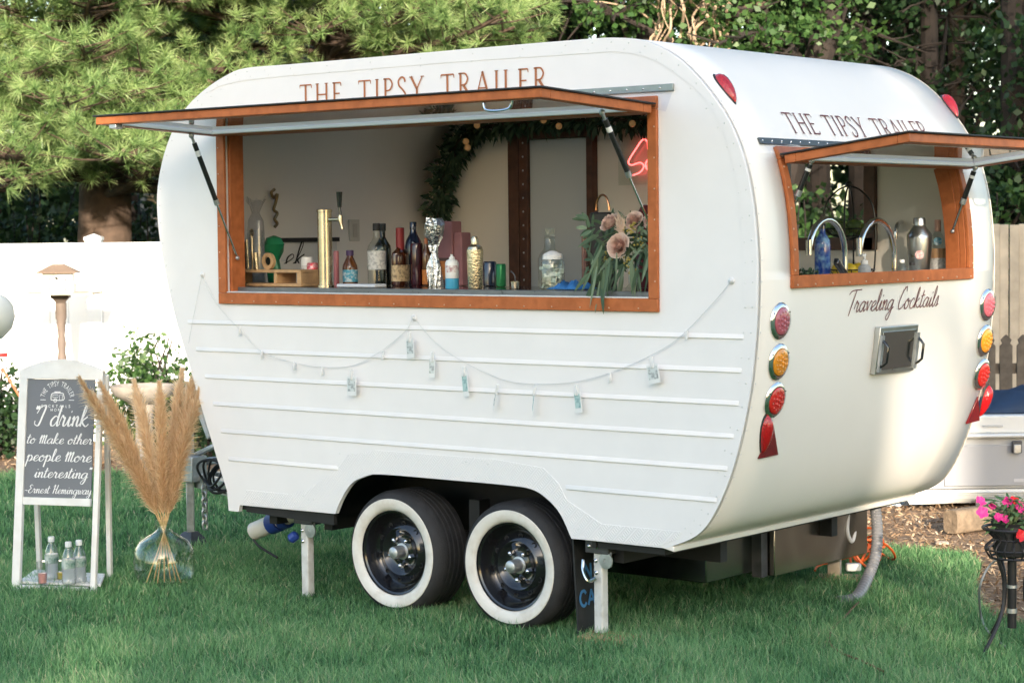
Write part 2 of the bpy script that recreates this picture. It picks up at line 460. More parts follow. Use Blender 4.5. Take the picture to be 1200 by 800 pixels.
brown_wood = M('dark_brown_wood', (.085, .035, .02), .45, var=(18, .35))
pine_wood = M('pine_wood', (.52, .33, .17), .55, var=(22, .2))
post_wood = M('weathered_post', (.40, .33, .25), .7, var=(14, .22))
red_lens = M('red_lens', (.42, .008, .012), .12, coat=.8, bump=(90, .5))
red_led = M('red_led', (.55, .02, .015), .15, coat=.8)
red_clear = M('reverse_lens', (.42, .10, .13), .12, coat=.8)
amber_led = M('amber_led', (.72, .27, .02), .15, coat=.8)
dark_red = M('dark_red_reflector', (.16, .006, .01), .2, coat=.7)
pane_glass = glassM('awning_glass', (.90, .94, .93), 1.5, .02, 1.4)
flap_glass = glassM('clear_vinyl', (.92, .93, .97), 1.4, .08, 1.2)
clear_glass = glassM('clear_glass', (.93, .96, .94), 1.5, .02, 1.3)

# diamond plate: painted white tread plate with crossed raised bars
def tread_material():
    m = bpy.data.materials.new('tread_plate'); m.use_nodes = True
    nt = m.node_tree; n = nt.nodes; L = nt.links; b = n['Principled BSDF']
    b.inputs['Base Color'].default_value = (.815, .79, .79, 1); b.inputs['Roughness'].default_value = .36
    tc = n.new('ShaderNodeTexCoord'); sp = n.new('ShaderNodeSeparateXYZ'); L.new(tc.outputs['Object'], sp.inputs[0])
    def mth(op, a, b_=None):
        k = n.new('ShaderNodeMath'); k.operation = op
        for i, q in enumerate((a, b_)):
            if q is None: continue
            if isinstance(q, (int, float)): k.inputs[i].default_value = q
            else: L.new(q, k.inputs[i])
        return k.outputs[0]
    u = mth('ADD', sp.outputs[0], sp.outputs[2]); v = mth('SUBTRACT', sp.outputs[0], sp.outputs[2])
    w1 = mth('MULTIPLY', mth('SINE', mth('MULTIPLY', u, 420)), mth('GREATER_THAN', mth('SINE', mth('MULTIPLY', v, 105)), .1))
    w2 = mth('MULTIPLY', mth('SINE', mth('MULTIPLY', v, 420)), mth('LESS_THAN', mth('SINE', mth('MULTIPLY', v, 105)), -.1))
    h = mth('ADD', w1, mth('MULTIPLY', w2, .6))
    bp = n.new('ShaderNodeBump'); bp.inputs['Strength'].default_value = .35; bp.inputs['Distance'].default_value = .002
    L.new(h, bp.inputs['Height']); L.new(bp.outputs[0], b.inputs['Normal'])
    return m
tread = tread_material()

# ------------------------------------------------------------------ trailer shell
W = 2.0
GZ = .165
_prof = [(-.632, .598), (-.493, .658), (-.412, .742), (-.332, .898), (-.272, 1.083), (-.232, 1.266), (-.208, 1.463), (-.199, 1.659), (-.203, 1.822), (-.228, 2.017), (-.284, 2.198), (-.381, 2.355), (-.539, 2.515), (-.701, 2.600), (-.867, 2.628), (-1.1, 2.632), (-1.6, 2.632), (-2.2, 2.630), (-2.7, 2.629), (-2.988, 2.628), (-3.12, 2.600), (-3.262, 2.544), (-3.39, 2.468), (-3.474, 2.385), (-3.555, 2.253), (-3.608, 2.09), (-3.611, 1.926), (-3.574, 1.719), (-3.502, 1.473), (-3.404, 1.23), (-3.305, .988), (-3.16, .65)]
PROF = [(p[0], p[1] - GZ) for p in crom(_prof, 4)]
REAR = [p for p in PROF if p[0] > -.9]
def rear_x(z):
    zs = [p[1] for p in REAR]; xs = [p[0] for p in REAR]
    return float(np.interp(z, zs, xs))
def on_rear(px, out=0.0):
    x = -.22
    for _ in range(25):
        p = onX(px, x); x = .5 * x + .5 * (rear_x(p[2]) + out)
    return onX(px, x)
def rear_normal(z):
    dz = .01; dx = rear_x(z + dz) - rear_x(z - dz)
    v = np.array([2 * dz, 0, -dx]); return v / np.linalg.norm(v)

tr = thing('camper_trailer', 'white vintage camper trailer bar with copper framed serving hatches standing on the lawn', 'trailer', (-1.8, 1.0, 0))

WX0, WX1, WZ0, WZ1 = -3.140, -.676, 1.392, 2.178      # hole of the serving window
A = [onY(q, 0) for q in [(393, 601.7), (400, 585), (411.7, 566.7), (426.7, 558.5), (446, 555.5), (523, 561.7), (593, 568), (622, 572.5), (640, 583), (656.7, 601.7), (670, 630.7)]]
arch = [(a[0], a[2]) for a in A]
arch = [tuple(p) for p in crom(arch, 4)]
tabz = onY((268, 598), 0)
outer = list(PROF) + [(tabz[0], tabz[2]), (-3.085, tabz[2]), (-3.075, .425)] + arch
hole = [(WX0, WZ0), (WX1, WZ0), (WX1, WZ1), (WX0, WZ1)]
mb = MB().prism(outer, lambda u, v, t: (u, t, v), 0, .022, [hole])
side = O('side_panel', mb, white_paint, tr, smooth=30)
side['label'] = 'flat white side panel with serving window and wheel arch'
# far side panel with a small window and a door opening filled by the door
FWX0, FWX1, FWZ0, FWZ1 = -1.29, -.84, 1.64, 2.04
mb = MB().prism(list(PROF) + [(-3.16, .43)], lambda u, v, t: (u, W - t, v), 0, .022, [[(FWX0, FWZ0), (FWX1, FWZ0), (FWX1, FWZ1), (FWX0, FWZ1)]])
O('far_side_panel', mb, [inner_paint], tr, smooth=30)
mb = MB()
for (x0, x1, z0, z1) in ((FWX0 - .04, FWX1 + .04, FWZ1 - .01, FWZ1 + .05), (FWX0 - .04, FWX1 + .04, FWZ0 - .05, FWZ0 + .01), (FWX0 - .05, FWX0 + .01, FWZ0 - .05, FWZ1 + .05), (FWX1 - .01, FWX1 + .05, FWZ0 - .05, FWZ1 + .05)):
    mb.box((x0, W - .05, z0), (x1, W - .0222 + .03, z1))
O('far_window_frame', mb, brown_wood, tr, bevel=.003)

# roof and ends: one sheet bent round the profile, with the rear window cut out
RWY0, RWY1, RWZ0, RWZ1 = .262, 1.728, 1.500, 1.985
prof2 = []
for i, p in enumerate(PROF):
    prof2.append(p)
    if i + 1 < len(PROF) and p[0] > -.5:
        q = PROF[i + 1]
        for zc in (RWZ0, RWZ1):
            if p[1] < zc < q[1]: t = (zc - p[1]) / (q[1] - p[1]); prof2.append((p[0] + t * (q[0] - p[0]), zc))
prof2.append((-3.150, tabz[2] + .01))
ys = [.006, RWY0, .5, .75, 1.0, 1.25, 1.5, RWY1, W - .006]
vs, fs = [], []
for (x, z) in prof2:
    for y in ys: vs.append((x, y, z))
ny = len(ys); added_opening_x = []
for i in range(len(prof2) - 1):
    za, zb = prof2[i][1], prof2[i + 1][1]
    for j in range(ny - 1):
        if prof2[i][0] > -.5 and min(za, zb) > RWZ0 - 1e-4 and max(za, zb) < RWZ1 + 1e-4 and 1 <= j < ny - 2: continue
        if -2.75 < (prof2[i][0] + prof2[i + 1][0]) / 2 < -1.55 and za > 2.4 and 3 <= j <= 4: added_opening_x += [prof2[i][0], prof2[i + 1][0]]; continue  # unseen roof opening added to let daylight inside
        fs.append((i * ny + j, i * ny + j + 1, (i + 1) * ny + j + 1, (i + 1) * ny + j))
shell = link_mesh('roof_shell', vs, [f[::-1] for f in fs], [cream_paint], tr, smooth=50, recalc=True, solid=(.03, -1))
me = shell.data
# make sure outward normals point away from the inside
c = Vector((0, 0, .2)); s_ = sum((p.normal.dot(p.center - c) for p in me.polygons))
if s_ < 0:
    me.flip_normals()
vx0, vx1 = min(added_opening_x), max(added_opening_x)
rv_ = O('added_roof_opening', MB().box((vx0 - .02, .73, 2.47), (vx1 + .02, .75, 2.52)).box((vx0 - .02, 1.25, 2.47), (vx1 + .02, 1.27, 2.52)).box((vx0 - .02, .7505, 2.47), (vx0, 1.2495, 2.52)).box((vx1, .7505, 2.47), (vx1 + .02, 1.2495, 2.52)), white_paint, tr, smooth=None)  # rim of the added opening, out of view, there to brighten the interior
O('added_opening_lid', MB().box((vx0 - .03, .72, 2.522), (vx1 + .03, 1.28, 2.526)), glassM('added_lid_clear', (.93, .95, .96), 1.45, .1), rv_, smooth=None)
shell['label'] = 'glossy cream sheet wrapped over the roof and both ends'

# edge band with its seam along the top and rear of the side, 2 mm proud
seam = [onY(q, 0) for q in [(246, 108), (262, 100), (300, 93), (400, 84), (533, 73), (640, 66), (700, 62), (725, 61), (760, 68), (790, 85), (825, 115), (850, 160), (865, 225), (871, 300), (872, 360)]]
seam = crom([(s[0], s[2]) for s in seam], 5)
def prof_between(z_start_rear, x_end):
    out = [p for i, p in enumerate(PROF) if (p[0] > -1 and p[1] > z_start_rear) or (-3.2 < p[0] <= -1 and p[1] > 2)]
    return out
po = prof_between(seam[-1][1], -3.2)
poly = [(p[0] - (.002 if p[0] > -.6 else 0), p[1] - .002) for p in po] + [tuple(p) for p in seam]
mb = MB().prism(poly, lambda u, v, t: (u, t, v), -.0022, .001)
O('edge_band', mb, white_paint, tr, smooth=None)
# tread plate skirt round the arch, 2 mm proud
sk = [(-3.06, .432)] + [(p[0], p[1] + .0) for p in arch] + [(-.66, .440), (-.58, .475), (-.56, .505), (-.95, .505), (-1.13, .590)]
sk2 = [(-1.17, .655), (-1.25, .715), (-1.5, .735), (-2.2, .735), (-2.36, .705), (-2.50, .60), (-2.62, .53), (-2.75, .50), (-3.03, .50)]
mb = MB().prism([(p[0], p[1]) for p in sk] + sk2, lambda u, v, t: (u, t, v), -.0021, .001)
O('tread_plate_skirt', mb, tread, tr, smooth=None)['label'] = 'white painted diamond tread plate skirt'
# wheel well, dark, open below
mb = MB()
xs0, xs1 = -2.56, -1.02
mb.box((xs0, .024, .70), (xs1, .50, .72)); mb.box((xs0, .48, .36), (xs1, .50, .70)); mb.box((xs0 - .02, .024, .40), (xs0, .50, .72)); mb.box((xs1, .024, .40), (xs1 + .02, .50, .72))
O('wheel_well', mb, chassis_m, tr, smooth=None)
mb = MB()
mb.box((-3.12, .03, .40), (-2.585, W - .03, .435)); mb.box((-2.58, .505, .40), (-1.0, 1.495, .435)); mb.box((-.995, .03, .40), (-.66, W - .03, .435))
for y in (.52, 1.43): mb.box((-3.3, y, .30), (-.72, y + .05, .398))
for x in (-3.0, -2.64, -.98): mb.box((x, .12, .33), (x + .05, W - .12, .397))
mb.bar((-3.05, .028, .418), (-2.48, .028, .40), .02, .05)
O('chassis', mb, chassis_m, tr, smooth=None)

# ribs
rib_px = [((218.6, 379), (870.7, 399)), ((228.5, 412), (868.3, 437.3)), ((239, 443.5), (865, 476)), ((248.6, 475.6), (859.3, 514.3)), ((257.6, 507.4), (851.7, 552.3)), ((266.6, 540.4), (396.5, 551)), ((661.7, 573.3), (839.3, 590))]
for a, b in rib_px:
    P, Q = onY(a, -.006), onY(b, -.006); z = (P[2] + Q[2]) / 2 + .001
    h, d = .021, .006
    mb = MB(); x0, x1 = P[0], Q[0]
    e = .012
    vs = [(x0, 0, z), (x0, 0, z + h), (x0 + e, -d, z + h - .012), (x0 + e, -d, z + .0015), (x1, 0, z), (x1, 0, z + h), (x1 - e, -d, z + h - .012), (x1 - e, -d, z + .0015)]
    mb.add(vs, [(0, 1, 2, 3), (4, 7, 6, 5), (0, 3, 7, 4), (3, 2, 6, 7), (2, 1, 5, 6), (0, 4, 5, 1)])
    O('rib', mb, white_paint, tr, smooth=None, bevel=.002)

# screws and rivets along the edges (too small to pick apart)
rv = MB()
def rivet(p, n, r=.0055):
    r *= .75; rv.lathe([(r, 0), (r * .8, .0014), (0.0005, .0022)], p, 6, n, cap=False)
for i in range(0, len(PROF), 2):
    x, z = PROF[i]
    cx, cz = -1.9, 1.3
    d = np.array([cx - x, cz - z]); d /= np.linalg.norm(d)
    if z < .47 or (x < -3.0 and z < 1.4): continue
    rivet((x + d[0] * .022, -.0022, z + d[1] * .022), (0, -1, 0))
    if x > -.62:
        n_ = rear_normal(z)
        rivet((x, .03, z), n_)
    if x > -1 or z > 2.2: rivet((x + d[0] * .055, -.0022, z + d[1] * .055), (0, -1, 0), .004)
for k in range(46):
    x = -3.0 + random.random() * 2.35
    t = random.choice([0, 1, 2])
    z = .46 + random.random() * .04
    if -2.5 < x < -1.1: z = .70 + random.random() * .03
    rivet((x, -.0022, z), (0, -1, 0), .004)
stuff(O('rivets', rv, M('rivet_metal', (.68, .68, .67), .45), tr, smooth=60))

# ------------------------------------------------------------------ serving window frame (side)
fx0, fx1, fz0, fz1 = -3.178, -.655, 1.371, 2.222
def frame_member(name, lo, hi, parent, mat=copper, bev=.003):
    return O(name, MB().box(lo, hi), mat, parent, smooth=None, bevel=bev)
wf = O('window_frame', MB().box((fx0, -.016, fz0), (fx1, -.0005, fz0 + .052)), copper, tr, smooth=None, bevel=.003)
wf['label'] = 'copper painted frame of the side serving window'
frame_member('stile', (fx0, -.0155, fz0 + .0525), (fx0 + .052, -.0005, fz1 - .0525), wf)
frame_member('stile', (fx1 - .046, -.0155, fz0 + .0525), (fx1, -.0005, fz1 - .0525), wf)
frame_member('head', (fx0, -.016, fz1 - .052), (fx1, -.0005, fz1), wf)
# reveals: boards lining the opening
frame_member('reveal', (WX0 - .012, .0225, WZ0 - .005), (WX0 + .016, .11, WZ1), wf)
frame_member('reveal', (WX1 - .016, .0225, WZ0 - .005), (WX1 + .012, .11, WZ1), wf)
frame_member('reveal', (WX0 + .0165, .0225, WZ1 - .02), (WX1 - .0165, .11, WZ1 + .012), wf)
frame_member('sill_edge', (fx0 + .053, -.013, fz0 + .053), (fx1 - .047, .05, fz0 + .058), wf, M('sill_white', (.78, .78, .77), .4))
sc = MB()
def screws(mb, a, b, n, nrm, r=.0036):
    for k in range(n):
        t = (k + .5) / n
        mb.lathe([(r, 0), (r * .85, .002), (.0005, .0032)], tuple(np.array(a) * (1 - t) + np.array(b) * t), 6, nrm, cap=False)
screws(sc, (fx0 + .02, -.016, fz0 + .014), (fx1 - .02, -.016, fz0 + .014), 17, (0, -1, 0))
screws(sc, (fx0 + .014, -.0155, fz0 + .06), (fx0 + .014, -.0155, fz1 - .06), 6, (0, -1, 0))
screws(sc, (fx1 - .012, -.0155, fz0 + .06), (fx1 - .012, -.0155, fz1 - .06), 6, (0, -1, 0))
stuff(O('screws', sc, M('screw_metal', (.60, .42, .30), .4, metal=.6), wf, smooth=60))
# grey hinge strip above
hs0 = onY((690, 107), -.01); hs1 = onY((790.7, 101), -.01)
O('hinge_strip', MB().box((fx0 - .08, -.012, 2.238), (-.578, -.0025, 2.266)), grey_strip, tr, smooth=None, bevel=.002)
sc = MB(); screws(sc, (fx0, -.012, 2.252), (-.60, -.012, 2.252), 32, (0, -1, 0), .005)
stuff(O('hinge_screws', sc, chrome, tr, smooth=60))
# clear vinyl rain flap, lifted by the awning
fl = [(-.578, -.004, 2.250), (-1.05, -.02, 2.250), (-1.02, -.07, 2.205), (-.700, -.055, 2.180), (-.615, -.008, 2.158)]
O('rain_flap', MB().add(fl, [(0, 1, 2, 3), (0, 3, 4)]), flap_glass, tr, smooth=None, recalc=False)

# ------------------------------------------------------------------ awnings
def awning(H0, H1, O0, O1, t=.034, wbar=.055, pane=pane_glass, label=None, over=.012):
    H0, H1, O0, O1 = map(Vector, (H0, H1, O0, O1))
    ux = (H1 - H0).normalized(); uo = (O0 - H0).normalized(); nz = ux.cross(uo).normalized()
    if nz.z < 0: nz = -nz
    # black edge seal on top
    mb = MB()
    c = (H0 + H1 + O0 + O1) / 4 + nz * (t * .5 + .004)
    L_ = (H1 - H0).length / 2 + over; D_ = (O0 - H0).length / 2 + over
    w = .030
    for s in (-1, 1):
        mb.obox(c + uo * s * (D_ - w / 2), ux * L_, uo * w / 2, nz * .0035)
        mb.obox(c + ux * s * (L_ - w / 2), ux * w / 2, uo * (D_ - w), nz * .0035)
    aw = O('awning', mb, black_rub, tr, smooth=None, bevel=.002)
    if label: aw['label'] = label
    c = (H0 + H1 + O0 + O1) / 4; L_ -= over; D_ -= over
    for s in (-1, 1):
        O('frame_bar', MB().obox(c + uo * s * (D_ - wbar / 2), ux * L_, uo * wbar / 2, nz * t / 2), copper, aw, smooth=None, bevel=.003)
        O('frame_bar', MB().obox(c + ux * s * (L_ - wbar / 2), ux * wbar / 2, uo * (D_ - wbar - .0005), nz * t / 2), copper, aw, smooth=None, bevel=.003)
    mb = MB()
    for s in (-1, 1):
        mb.obox(c + uo * s * (D_ - wbar - .014) - nz * .006, ux * (L_ - wbar - .002), uo * .012, nz * .008)
        mb.obox(c + ux * s * (L_ - wbar - .014) - nz * .006, ux * .012, uo * (D_ - wbar - .028), nz * .008)
    O('pane_trim', mb, M('white_trim', (.75, .76, .75), .35), aw, smooth=None, bevel=.002)
    O('pane', MB().obox(c + nz * .006, ux * (L_ - wbar + .01), uo * (D_ - wbar + .01), nz * .003), pane, aw, smooth=None)
    return aw, c, ux, uo, nz, L_, D_
aw1, c1, ux1, uo1, nz1, L1, D1 = awning((fx0 + .006, -.035, 2.170), (fx1 - .008, -.035, 2.170), (fx0 + .006, -.735, 2.203), (fx1 - .008, -.735, 2.203), label='propped open glass awning over the serving window')
O('latch', MB().obox(c1 + uo1 * (D1 - .03) - ux1 * (L1 - .10) - nz1 * .025, ux1 * .022, uo1 * .02, nz1 * .012), zinc, aw1, smooth=None, bevel=.003)
hd = onX((640, 118), -1.0)
mb = MB().tube(crom([c1 + uo1 * (D1 - .03) + ux1 * (L1 - .30) - nz1 * .018, c1 + uo1 * (D1 - .03) + ux1 * (L1 - .28) - nz1 * .05, c1 + uo1 * (D1 - .03) + ux1 * (L1 - .18) - nz1 * .05, c1 + uo1 * (D1 - .03) + ux1 * (L1 - .16) - nz1 * .018], 5), .006, 8)
O('handle', mb, chrome, aw1)
# the rear awning
rh = .012
ra0, ra1 = .235, 1.762
RHZ = 1.965
aw2, c2, ux2, uo2, nz2, L2, D2 = awning((rear_x(RHZ) + .035, ra0, RHZ), (rear_x(RHZ) + .035, ra1, RHZ), (.320, ra0, 2.030), (.320, ra1, 2.030), wbar=.05, label='propped open glass awning over the rear hatch')
mb = MB().tube(crom([c2 + uo2 * (D2 - .03) + ux2 * .30 - nz2 * .018, c2 + uo2 * (D2 - .03) + ux2 * .32 - nz2 * .05, c2 + uo2 * (D2 - .03) + ux2 * .42 - nz2 * .05, c2 + uo2 * (D2 - .03) + ux2 * .44 - nz2 * .018], 5), .006, 8)
O('handle', mb, gloss_black, aw2)

def strut(top, bot, split=.55):
    top, bot = Vector(top), Vector(bot); d = (bot - top)
    m = top + d * split
    st = O('gas_strut', MB().tube([top + d * .06, m], .0115, 12), M('strut_black', (.015, .015, .016), .3, coat=.3), tr)
    O('rod', MB().tube([m, bot - d * .02], .005, 10), chrome, st)
    e = MB()
    e.tube([top, top + d * .065], .007, 10); e.sphere(top, .013, 10, 6); e.sphere(bot, .010, 10, 6); e.tube([m - d.normalized() * .02, m + d.normalized() * .006], .0135, 12)
    O('end_fitting', e, zinc, st)
    a = top + d * .12; O('sticker', MB().tube([a, a + d * .045], .0119, 12, cap=False), M('sticker_white', (.75, .75, .75), .5), st)
    return st
strut((-.735, -.265, 2.150), (-.712, .018, 1.715)); strut((-3.125, -.215, 2.152), (-3.108, .045, 1.585))
strut((-.135, .292, 1.958), (-.245, .285, 1.72)); strut((-.150, 1.708, 1.955), (-.262, 1.712, 1.675))

# ------------------------------------------------------------------ rear window frame follows the tilt of the end
def rear_pt(y, z, out): n_ = rear_normal(z); return Vector((rear_x(z), y, z)) + Vector(n_) * out
def rear_board(name, y0, y1, z0, z1, o0, o1, mat, parent, n=6, bev=.003):
    mb = MB(); vs = []
    for k in range(n + 1):
        z = z0 + (z1 - z0) * k / n
        for (y, o) in ((y0, o0), (y1, o0), (y1, o1), (y0, o1)): vs.append(rear_pt(y, z, o))
    fs = []
    for k in range(n):
        b = k * 4
        for a in range(4): fs.append((b + a, b + (a + 1) % 4, b + 4 + (a + 1) % 4, b + 4 + a))
    fs += [(3, 2, 1, 0), (n * 4, n * 4 + 1, n * 4 + 2, n * 4 + 3)]
    mb.add(vs, fs)
    return O(name, mb, mat, parent, smooth=30, bevel=bev)
gy0, gy1, gz0, gz1 = .232, 1.758, 1.462, 2.012
rf = rear_board('rear_window_frame', gy0, gy1, gz0, gz0 + .05, .0005, .018, copper, tr, 2)
rf['label'] = 'copper painted frame of the rear hatch'
rear_board('stile', gy0, gy0 + .042, gz0 + .0505, gz1 - .05, .0005, .0175, copper, rf)
rear_board('stile', gy1 - .042, gy1, gz0 + .0505, gz1 - .05, .0005, .0175, copper, rf)
rear_board('head', gy0, gy1, gz1 - .0495, gz1, .0005, .018, copper, rf, 2)
rear_board('reveal', RWY0 - .01, RWY0 + .014, RWZ0 + .001, RWZ1 - .001, -.10, -.031, copper, rf)
rear_board('reveal', RWY1 - .014, RWY1 + .01, RWZ0 + .001, RWZ1 - .001, -.10, -.031, copper, rf)
rear_board('reveal', RWY1 - .0135, RWY1 - .001, RWZ0 + .001, RWZ1 - .001, -.0305, .0, copper, rf)
rear_board('reveal', RWY0 + .001, RWY0 + .0135, RWZ0 + .001, RWZ1 - .001, -.0305, .0, copper, rf)
sc = MB()
for k in range(12):
    y = gy0 + .03 + k * (gy1 - gy0 - .06) / 11; z = gz0 + .013
    sc.lathe([(.0045, 0), (.004, .002), (.0005, .003)], rear_pt(y, z, .018), 6, rear_normal(z), cap=False)
for k in range(6):
    z = gz0 + .07 + k * .08
    for y in (gy0 + .012, gy1 - .012): sc.lathe([(.0045, 0), (.004, .002), (.0005, .003)], rear_pt(y, z, .0175), 6, rear_normal(z), cap=False)
stuff(O('screws', sc, MATS['screw_metal'], rf, smooth=60))
rear_board('rear_hinge_strip', .14, 1.80, 2.022, 2.046, .0005, .010, M('dark_strip', (.10, .11, .11), .4, metal=.5), tr, 2, .002)
sc = MB()
for k in range(24): sc.lathe([(.0045, 0), (.004, .002), (.0005, .003)], rear_pt(.16 + k * .07, 2.034, .010), 6, rear_normal(2.034), cap=False)
stuff(O('rear_hinge_screws', sc, chrome, tr, smooth=60))
fl = [rear_pt(.14, 2.03, .012), rear_pt(.36, 2.03, .012), rear_pt(.34, 1.99, .07), rear_pt(.235, 1.955, .06), rear_pt(.185, 1.965, .02)]
O('rain_flap', MB().add(fl, [(0, 1, 2, 3), (0, 3, 4)]), flap_glass, tr, smooth=None, recalc=False)

# ------------------------------------------------------------------ lettering on the trailer
polys, tw = caps_text('THE TIPSY TRAILER', .30, .125, .06)
ta, tb = onY((352, 99), 0), onY((641, 79), 0)
capH = .105
sx = (tb[0] - ta[0]) / tw
z_top = (ta[2] + tb[2]) / 2
for ch, i0, i1 in list(LETTER_SPANS): letters('letter', polys[i0:i1], lambda u, v: (ta[0] + u * sx, -.0036, z_top - capH + v * capH), copper_text, tr, 'copper serif capital ' + ch)
polys, tw = caps_text('THE TIPSY TRAILER', .20, .095, .06)
ra, rb, rc = on_rear((914, 132)), on_rear((1080, 144)), on_rear((926, 153))
rz_top = ra[2]; rh_ = .085
for ch, i0, i1 in list(LETTER_SPANS): letters('letter', polys[i0:i1], lambda u, v: rear_pt(ra[1] + (rb[1] - ra[1]) * u / tw, rz_top + (v - 1) * rh_, .0035), plum_text, tr, 'thin dark serif capital %s on the rear' % ch)
polys, tw = script_text('Traveling Cocktails', .15, .10, .42, gap=.95)
pa, pb = on_rear((994, 366.5)), on_rear((1098, 358))
s_ = (pb[1] - pa[1]) / tw
letter_words('script_lettering', polys, lambda u, v: rear_pt(pa[1] + u * s_, (pa[2] + pb[2]) / 2 + v * s_ * .98, .003), plum_text, tr, ['thin script lettering reading Traveling', 'thin script lettering reading Cocktails'], .25)

# ------------------------------------------------------------------ rear lamps
def round_lamp(px, lens, led=True):
    p = on_rear(px); n_ = Vector(rear_normal(p[2])); d, a, b = frame_of(n_, (0, 0, 1))
    base = Vector((rear_x(p[2]), p[1], p[2]))
    lm = O('tail_lamp', MB().lathe([(.072, .0005), (.073, .006), (.066, .013), (.056, .015), (.054, .008)], base, 28, n_, cap=False), chrome, tr)
    ls = O('lens', MB().lathe([(.0545, .004), (.0535, .017), (.045, .022), (.02, .024), (.0005, .0245)], base, 28, n_, cap=False), lens, lm)
    if led:
        mb = MB()
        for rr, k in ((0, 1), (.019, 6), (.038, 12)):
            for q in range(k):
                an = q * 2 * math.pi / k + rr * 20
                c = base + n_ * (.0215 if rr < .03 else .018) + (a * math.cos(an) + b * math.sin(an)) * rr
                mb.lathe([(.0075, 0), (.0065, .0045), (.0005, .007)], c, 8, n_, cap=False)
        O('led_bumps', mb, lens, lm)
    s = MB()
    for an in (.5, 2.6, 4.7): s.lathe([(.004, 0), (.0005, .003)], base + n_ * .013 + (a * math.cos(an) + b * math.sin(an)) * .066, 6, n_, cap=False)
    stuff(O('lamp_screws', s, dark_steel, lm))
for px, l in (((913.1, 375.9), red_clear), ((911.1, 423.6), amber_led), ((906.8, 468.2), red_led), ((1155.8, 356.9), red_clear), ((1152.9, 398.6), amber_led), ((1149.5, 438.1), red_led)):
    round_lamp(px, l)
def drop_lamp(p0, p1, wid, name='marker_lamp', flip=1):
    """teardrop lamp between two points of the rear skin"""
    A_, B_ = Vector(p0), Vector(p1); z = (A_.z + B_.z) / 2; n_ = Vector(rear_normal(z)); d = (B_ - A_); L_ = d.length; d.normalize()
    w_ = n_.cross(d).normalized()
    ts = [0, .06, .16, .3, .48, .66, .82, .93, 1.0]; ws = [.12, .55, .85, 1.0, .96, .80, .55, .32, .1]; hs = [.1, .5, .85, 1.0, .98, .85, .62, .38, .1]
    def body(scale, off, hh):
        mb = MB(); n = 10; vs = []; fs = []
        for t, w1, h1 in zip(ts, ws, hs):
            c = A_ + d * L_ * (.5 + (t - .5) * scale)
            z_ = c.z; c = c.copy(); c.x = rear_x(z_)
            for k in range(n):
                an = math.pi * k / (n - 1)
                vs.append(c + w_ * math.cos(an) * w1 * wid / 2 * scale + n_ * (off + math.sin(an) * h1 * hh))
        for i in range(len(ts) - 1):
            for k in range(n - 1): fs.append((i * n + k, i * n + k + 1, (i + 1) * n + k + 1, (i + 1) * n + k))
        return mb.add(vs, fs)
    b = O(name, body(1.12, .0005, .012), black_rub, tr, smooth=60)
    O('lens', body(1.0, .006, .030), red_lens, b, smooth=60)
for a, b, w_ in (((838, 89), (861, 121), .055), ((1104, 113), (1121, 138), .055)):
    drop_lamp(on_rear(a), on_rear(b), w_)
drop_lamp(on_rear((898, 486)), on_rear((892, 530)), .060, 'side_marker_lamp')
drop_lamp(on_rear((1158, 451)), on_rear((1147, 487)), .060, 'side_marker_lamp')
def tri_reflector(pts):
    P = [on_rear(q) for q in pts]
    vs = [rear_pt(p[1], p[2], .001) for p in P] + [rear_pt(p[1], p[2], .008) for p in P]
    O('triangle_reflector', MB().add(vs, [(0, 1, 2), (5, 4, 3), (0, 3, 4, 1), (1, 4, 5, 2), (2, 5, 3, 0)]), dark_red, tr, smooth=None, bevel=.002)
tri_reflector([(905, 497), (910.5, 532), (887, 537)]); tri_reflector([(1145, 464), (1146.5, 492), (1131, 496)])

# ------------------------------------------------------------------ stainless hatch at the rear
h = [on_rear(q) for q in [(1019, 438), (1068, 432), (1070, 379), (1023, 384)]]
hy0, hy1, hz0, hz1 = h[0][1], h[2][1], h[0][2], h[2][2]
ht = O('access_hatch', MB().add([rear_pt(y, z, o) for o in (.001, .028) for (y, z) in ((hy0, hz0), (hy1, hz0), (hy1, hz1), (hy0, hz1))], [(0, 1, 2, 3), (7, 6, 5, 4), (0, 4, 5, 1), (1, 5, 6, 2), (2, 6, 7, 3), (3, 7, 4, 0)]), steel, tr, smooth=None, bevel=.003)
ht['label'] = 'square stainless steel hatch with two black handles'
O('hatch_panel', MB().add([rear_pt(y, z, o) for o in (.0285, .032) for (y, z) in ((hy0 + .02, hz0 + .02), (hy1 - .02, hz0 + .02), (hy1 - .02, hz1 - .02), (hy0 + .02, hz1 - .02))], [(0, 1, 2, 3), (7, 6, 5, 4), (0, 4, 5, 1), (1, 5, 6, 2), (2, 6, 7, 3), (3, 7, 4, 0)]), M('mirror_steel', (.42, .43, .41), .16, metal=1), ht, smooth=None, bevel=.001)
for y in (hy0 + .012, hy1 - .012):
    zc = (hz0 + hz1) / 2 - .01
    O('handle', MB().tube([rear_pt(y, zc + .06, .028), rear_pt(y, zc + .045, .05), rear_pt(y, zc + .03, .065), rear_pt(y, zc - .03, .065), rear_pt(y, zc - .045, .05), rear_pt(y, zc - .06, .028)], .006, 8), gloss_black, ht)
    O('hinge_block', MB().add([rear_pt(y + e, z, o) for o in (.0282, .04) for (e, z) in ((-.01, zc - .075), (.01, zc - .075), (.01, zc + .075), (-.01, zc + .075))], [(0, 1, 2, 3), (7, 6, 5, 4), (0, 4, 5, 1), (1, 5, 6, 2), (2, 6, 7, 3), (3, 7, 4, 0)]), zinc, ht, smooth=None)
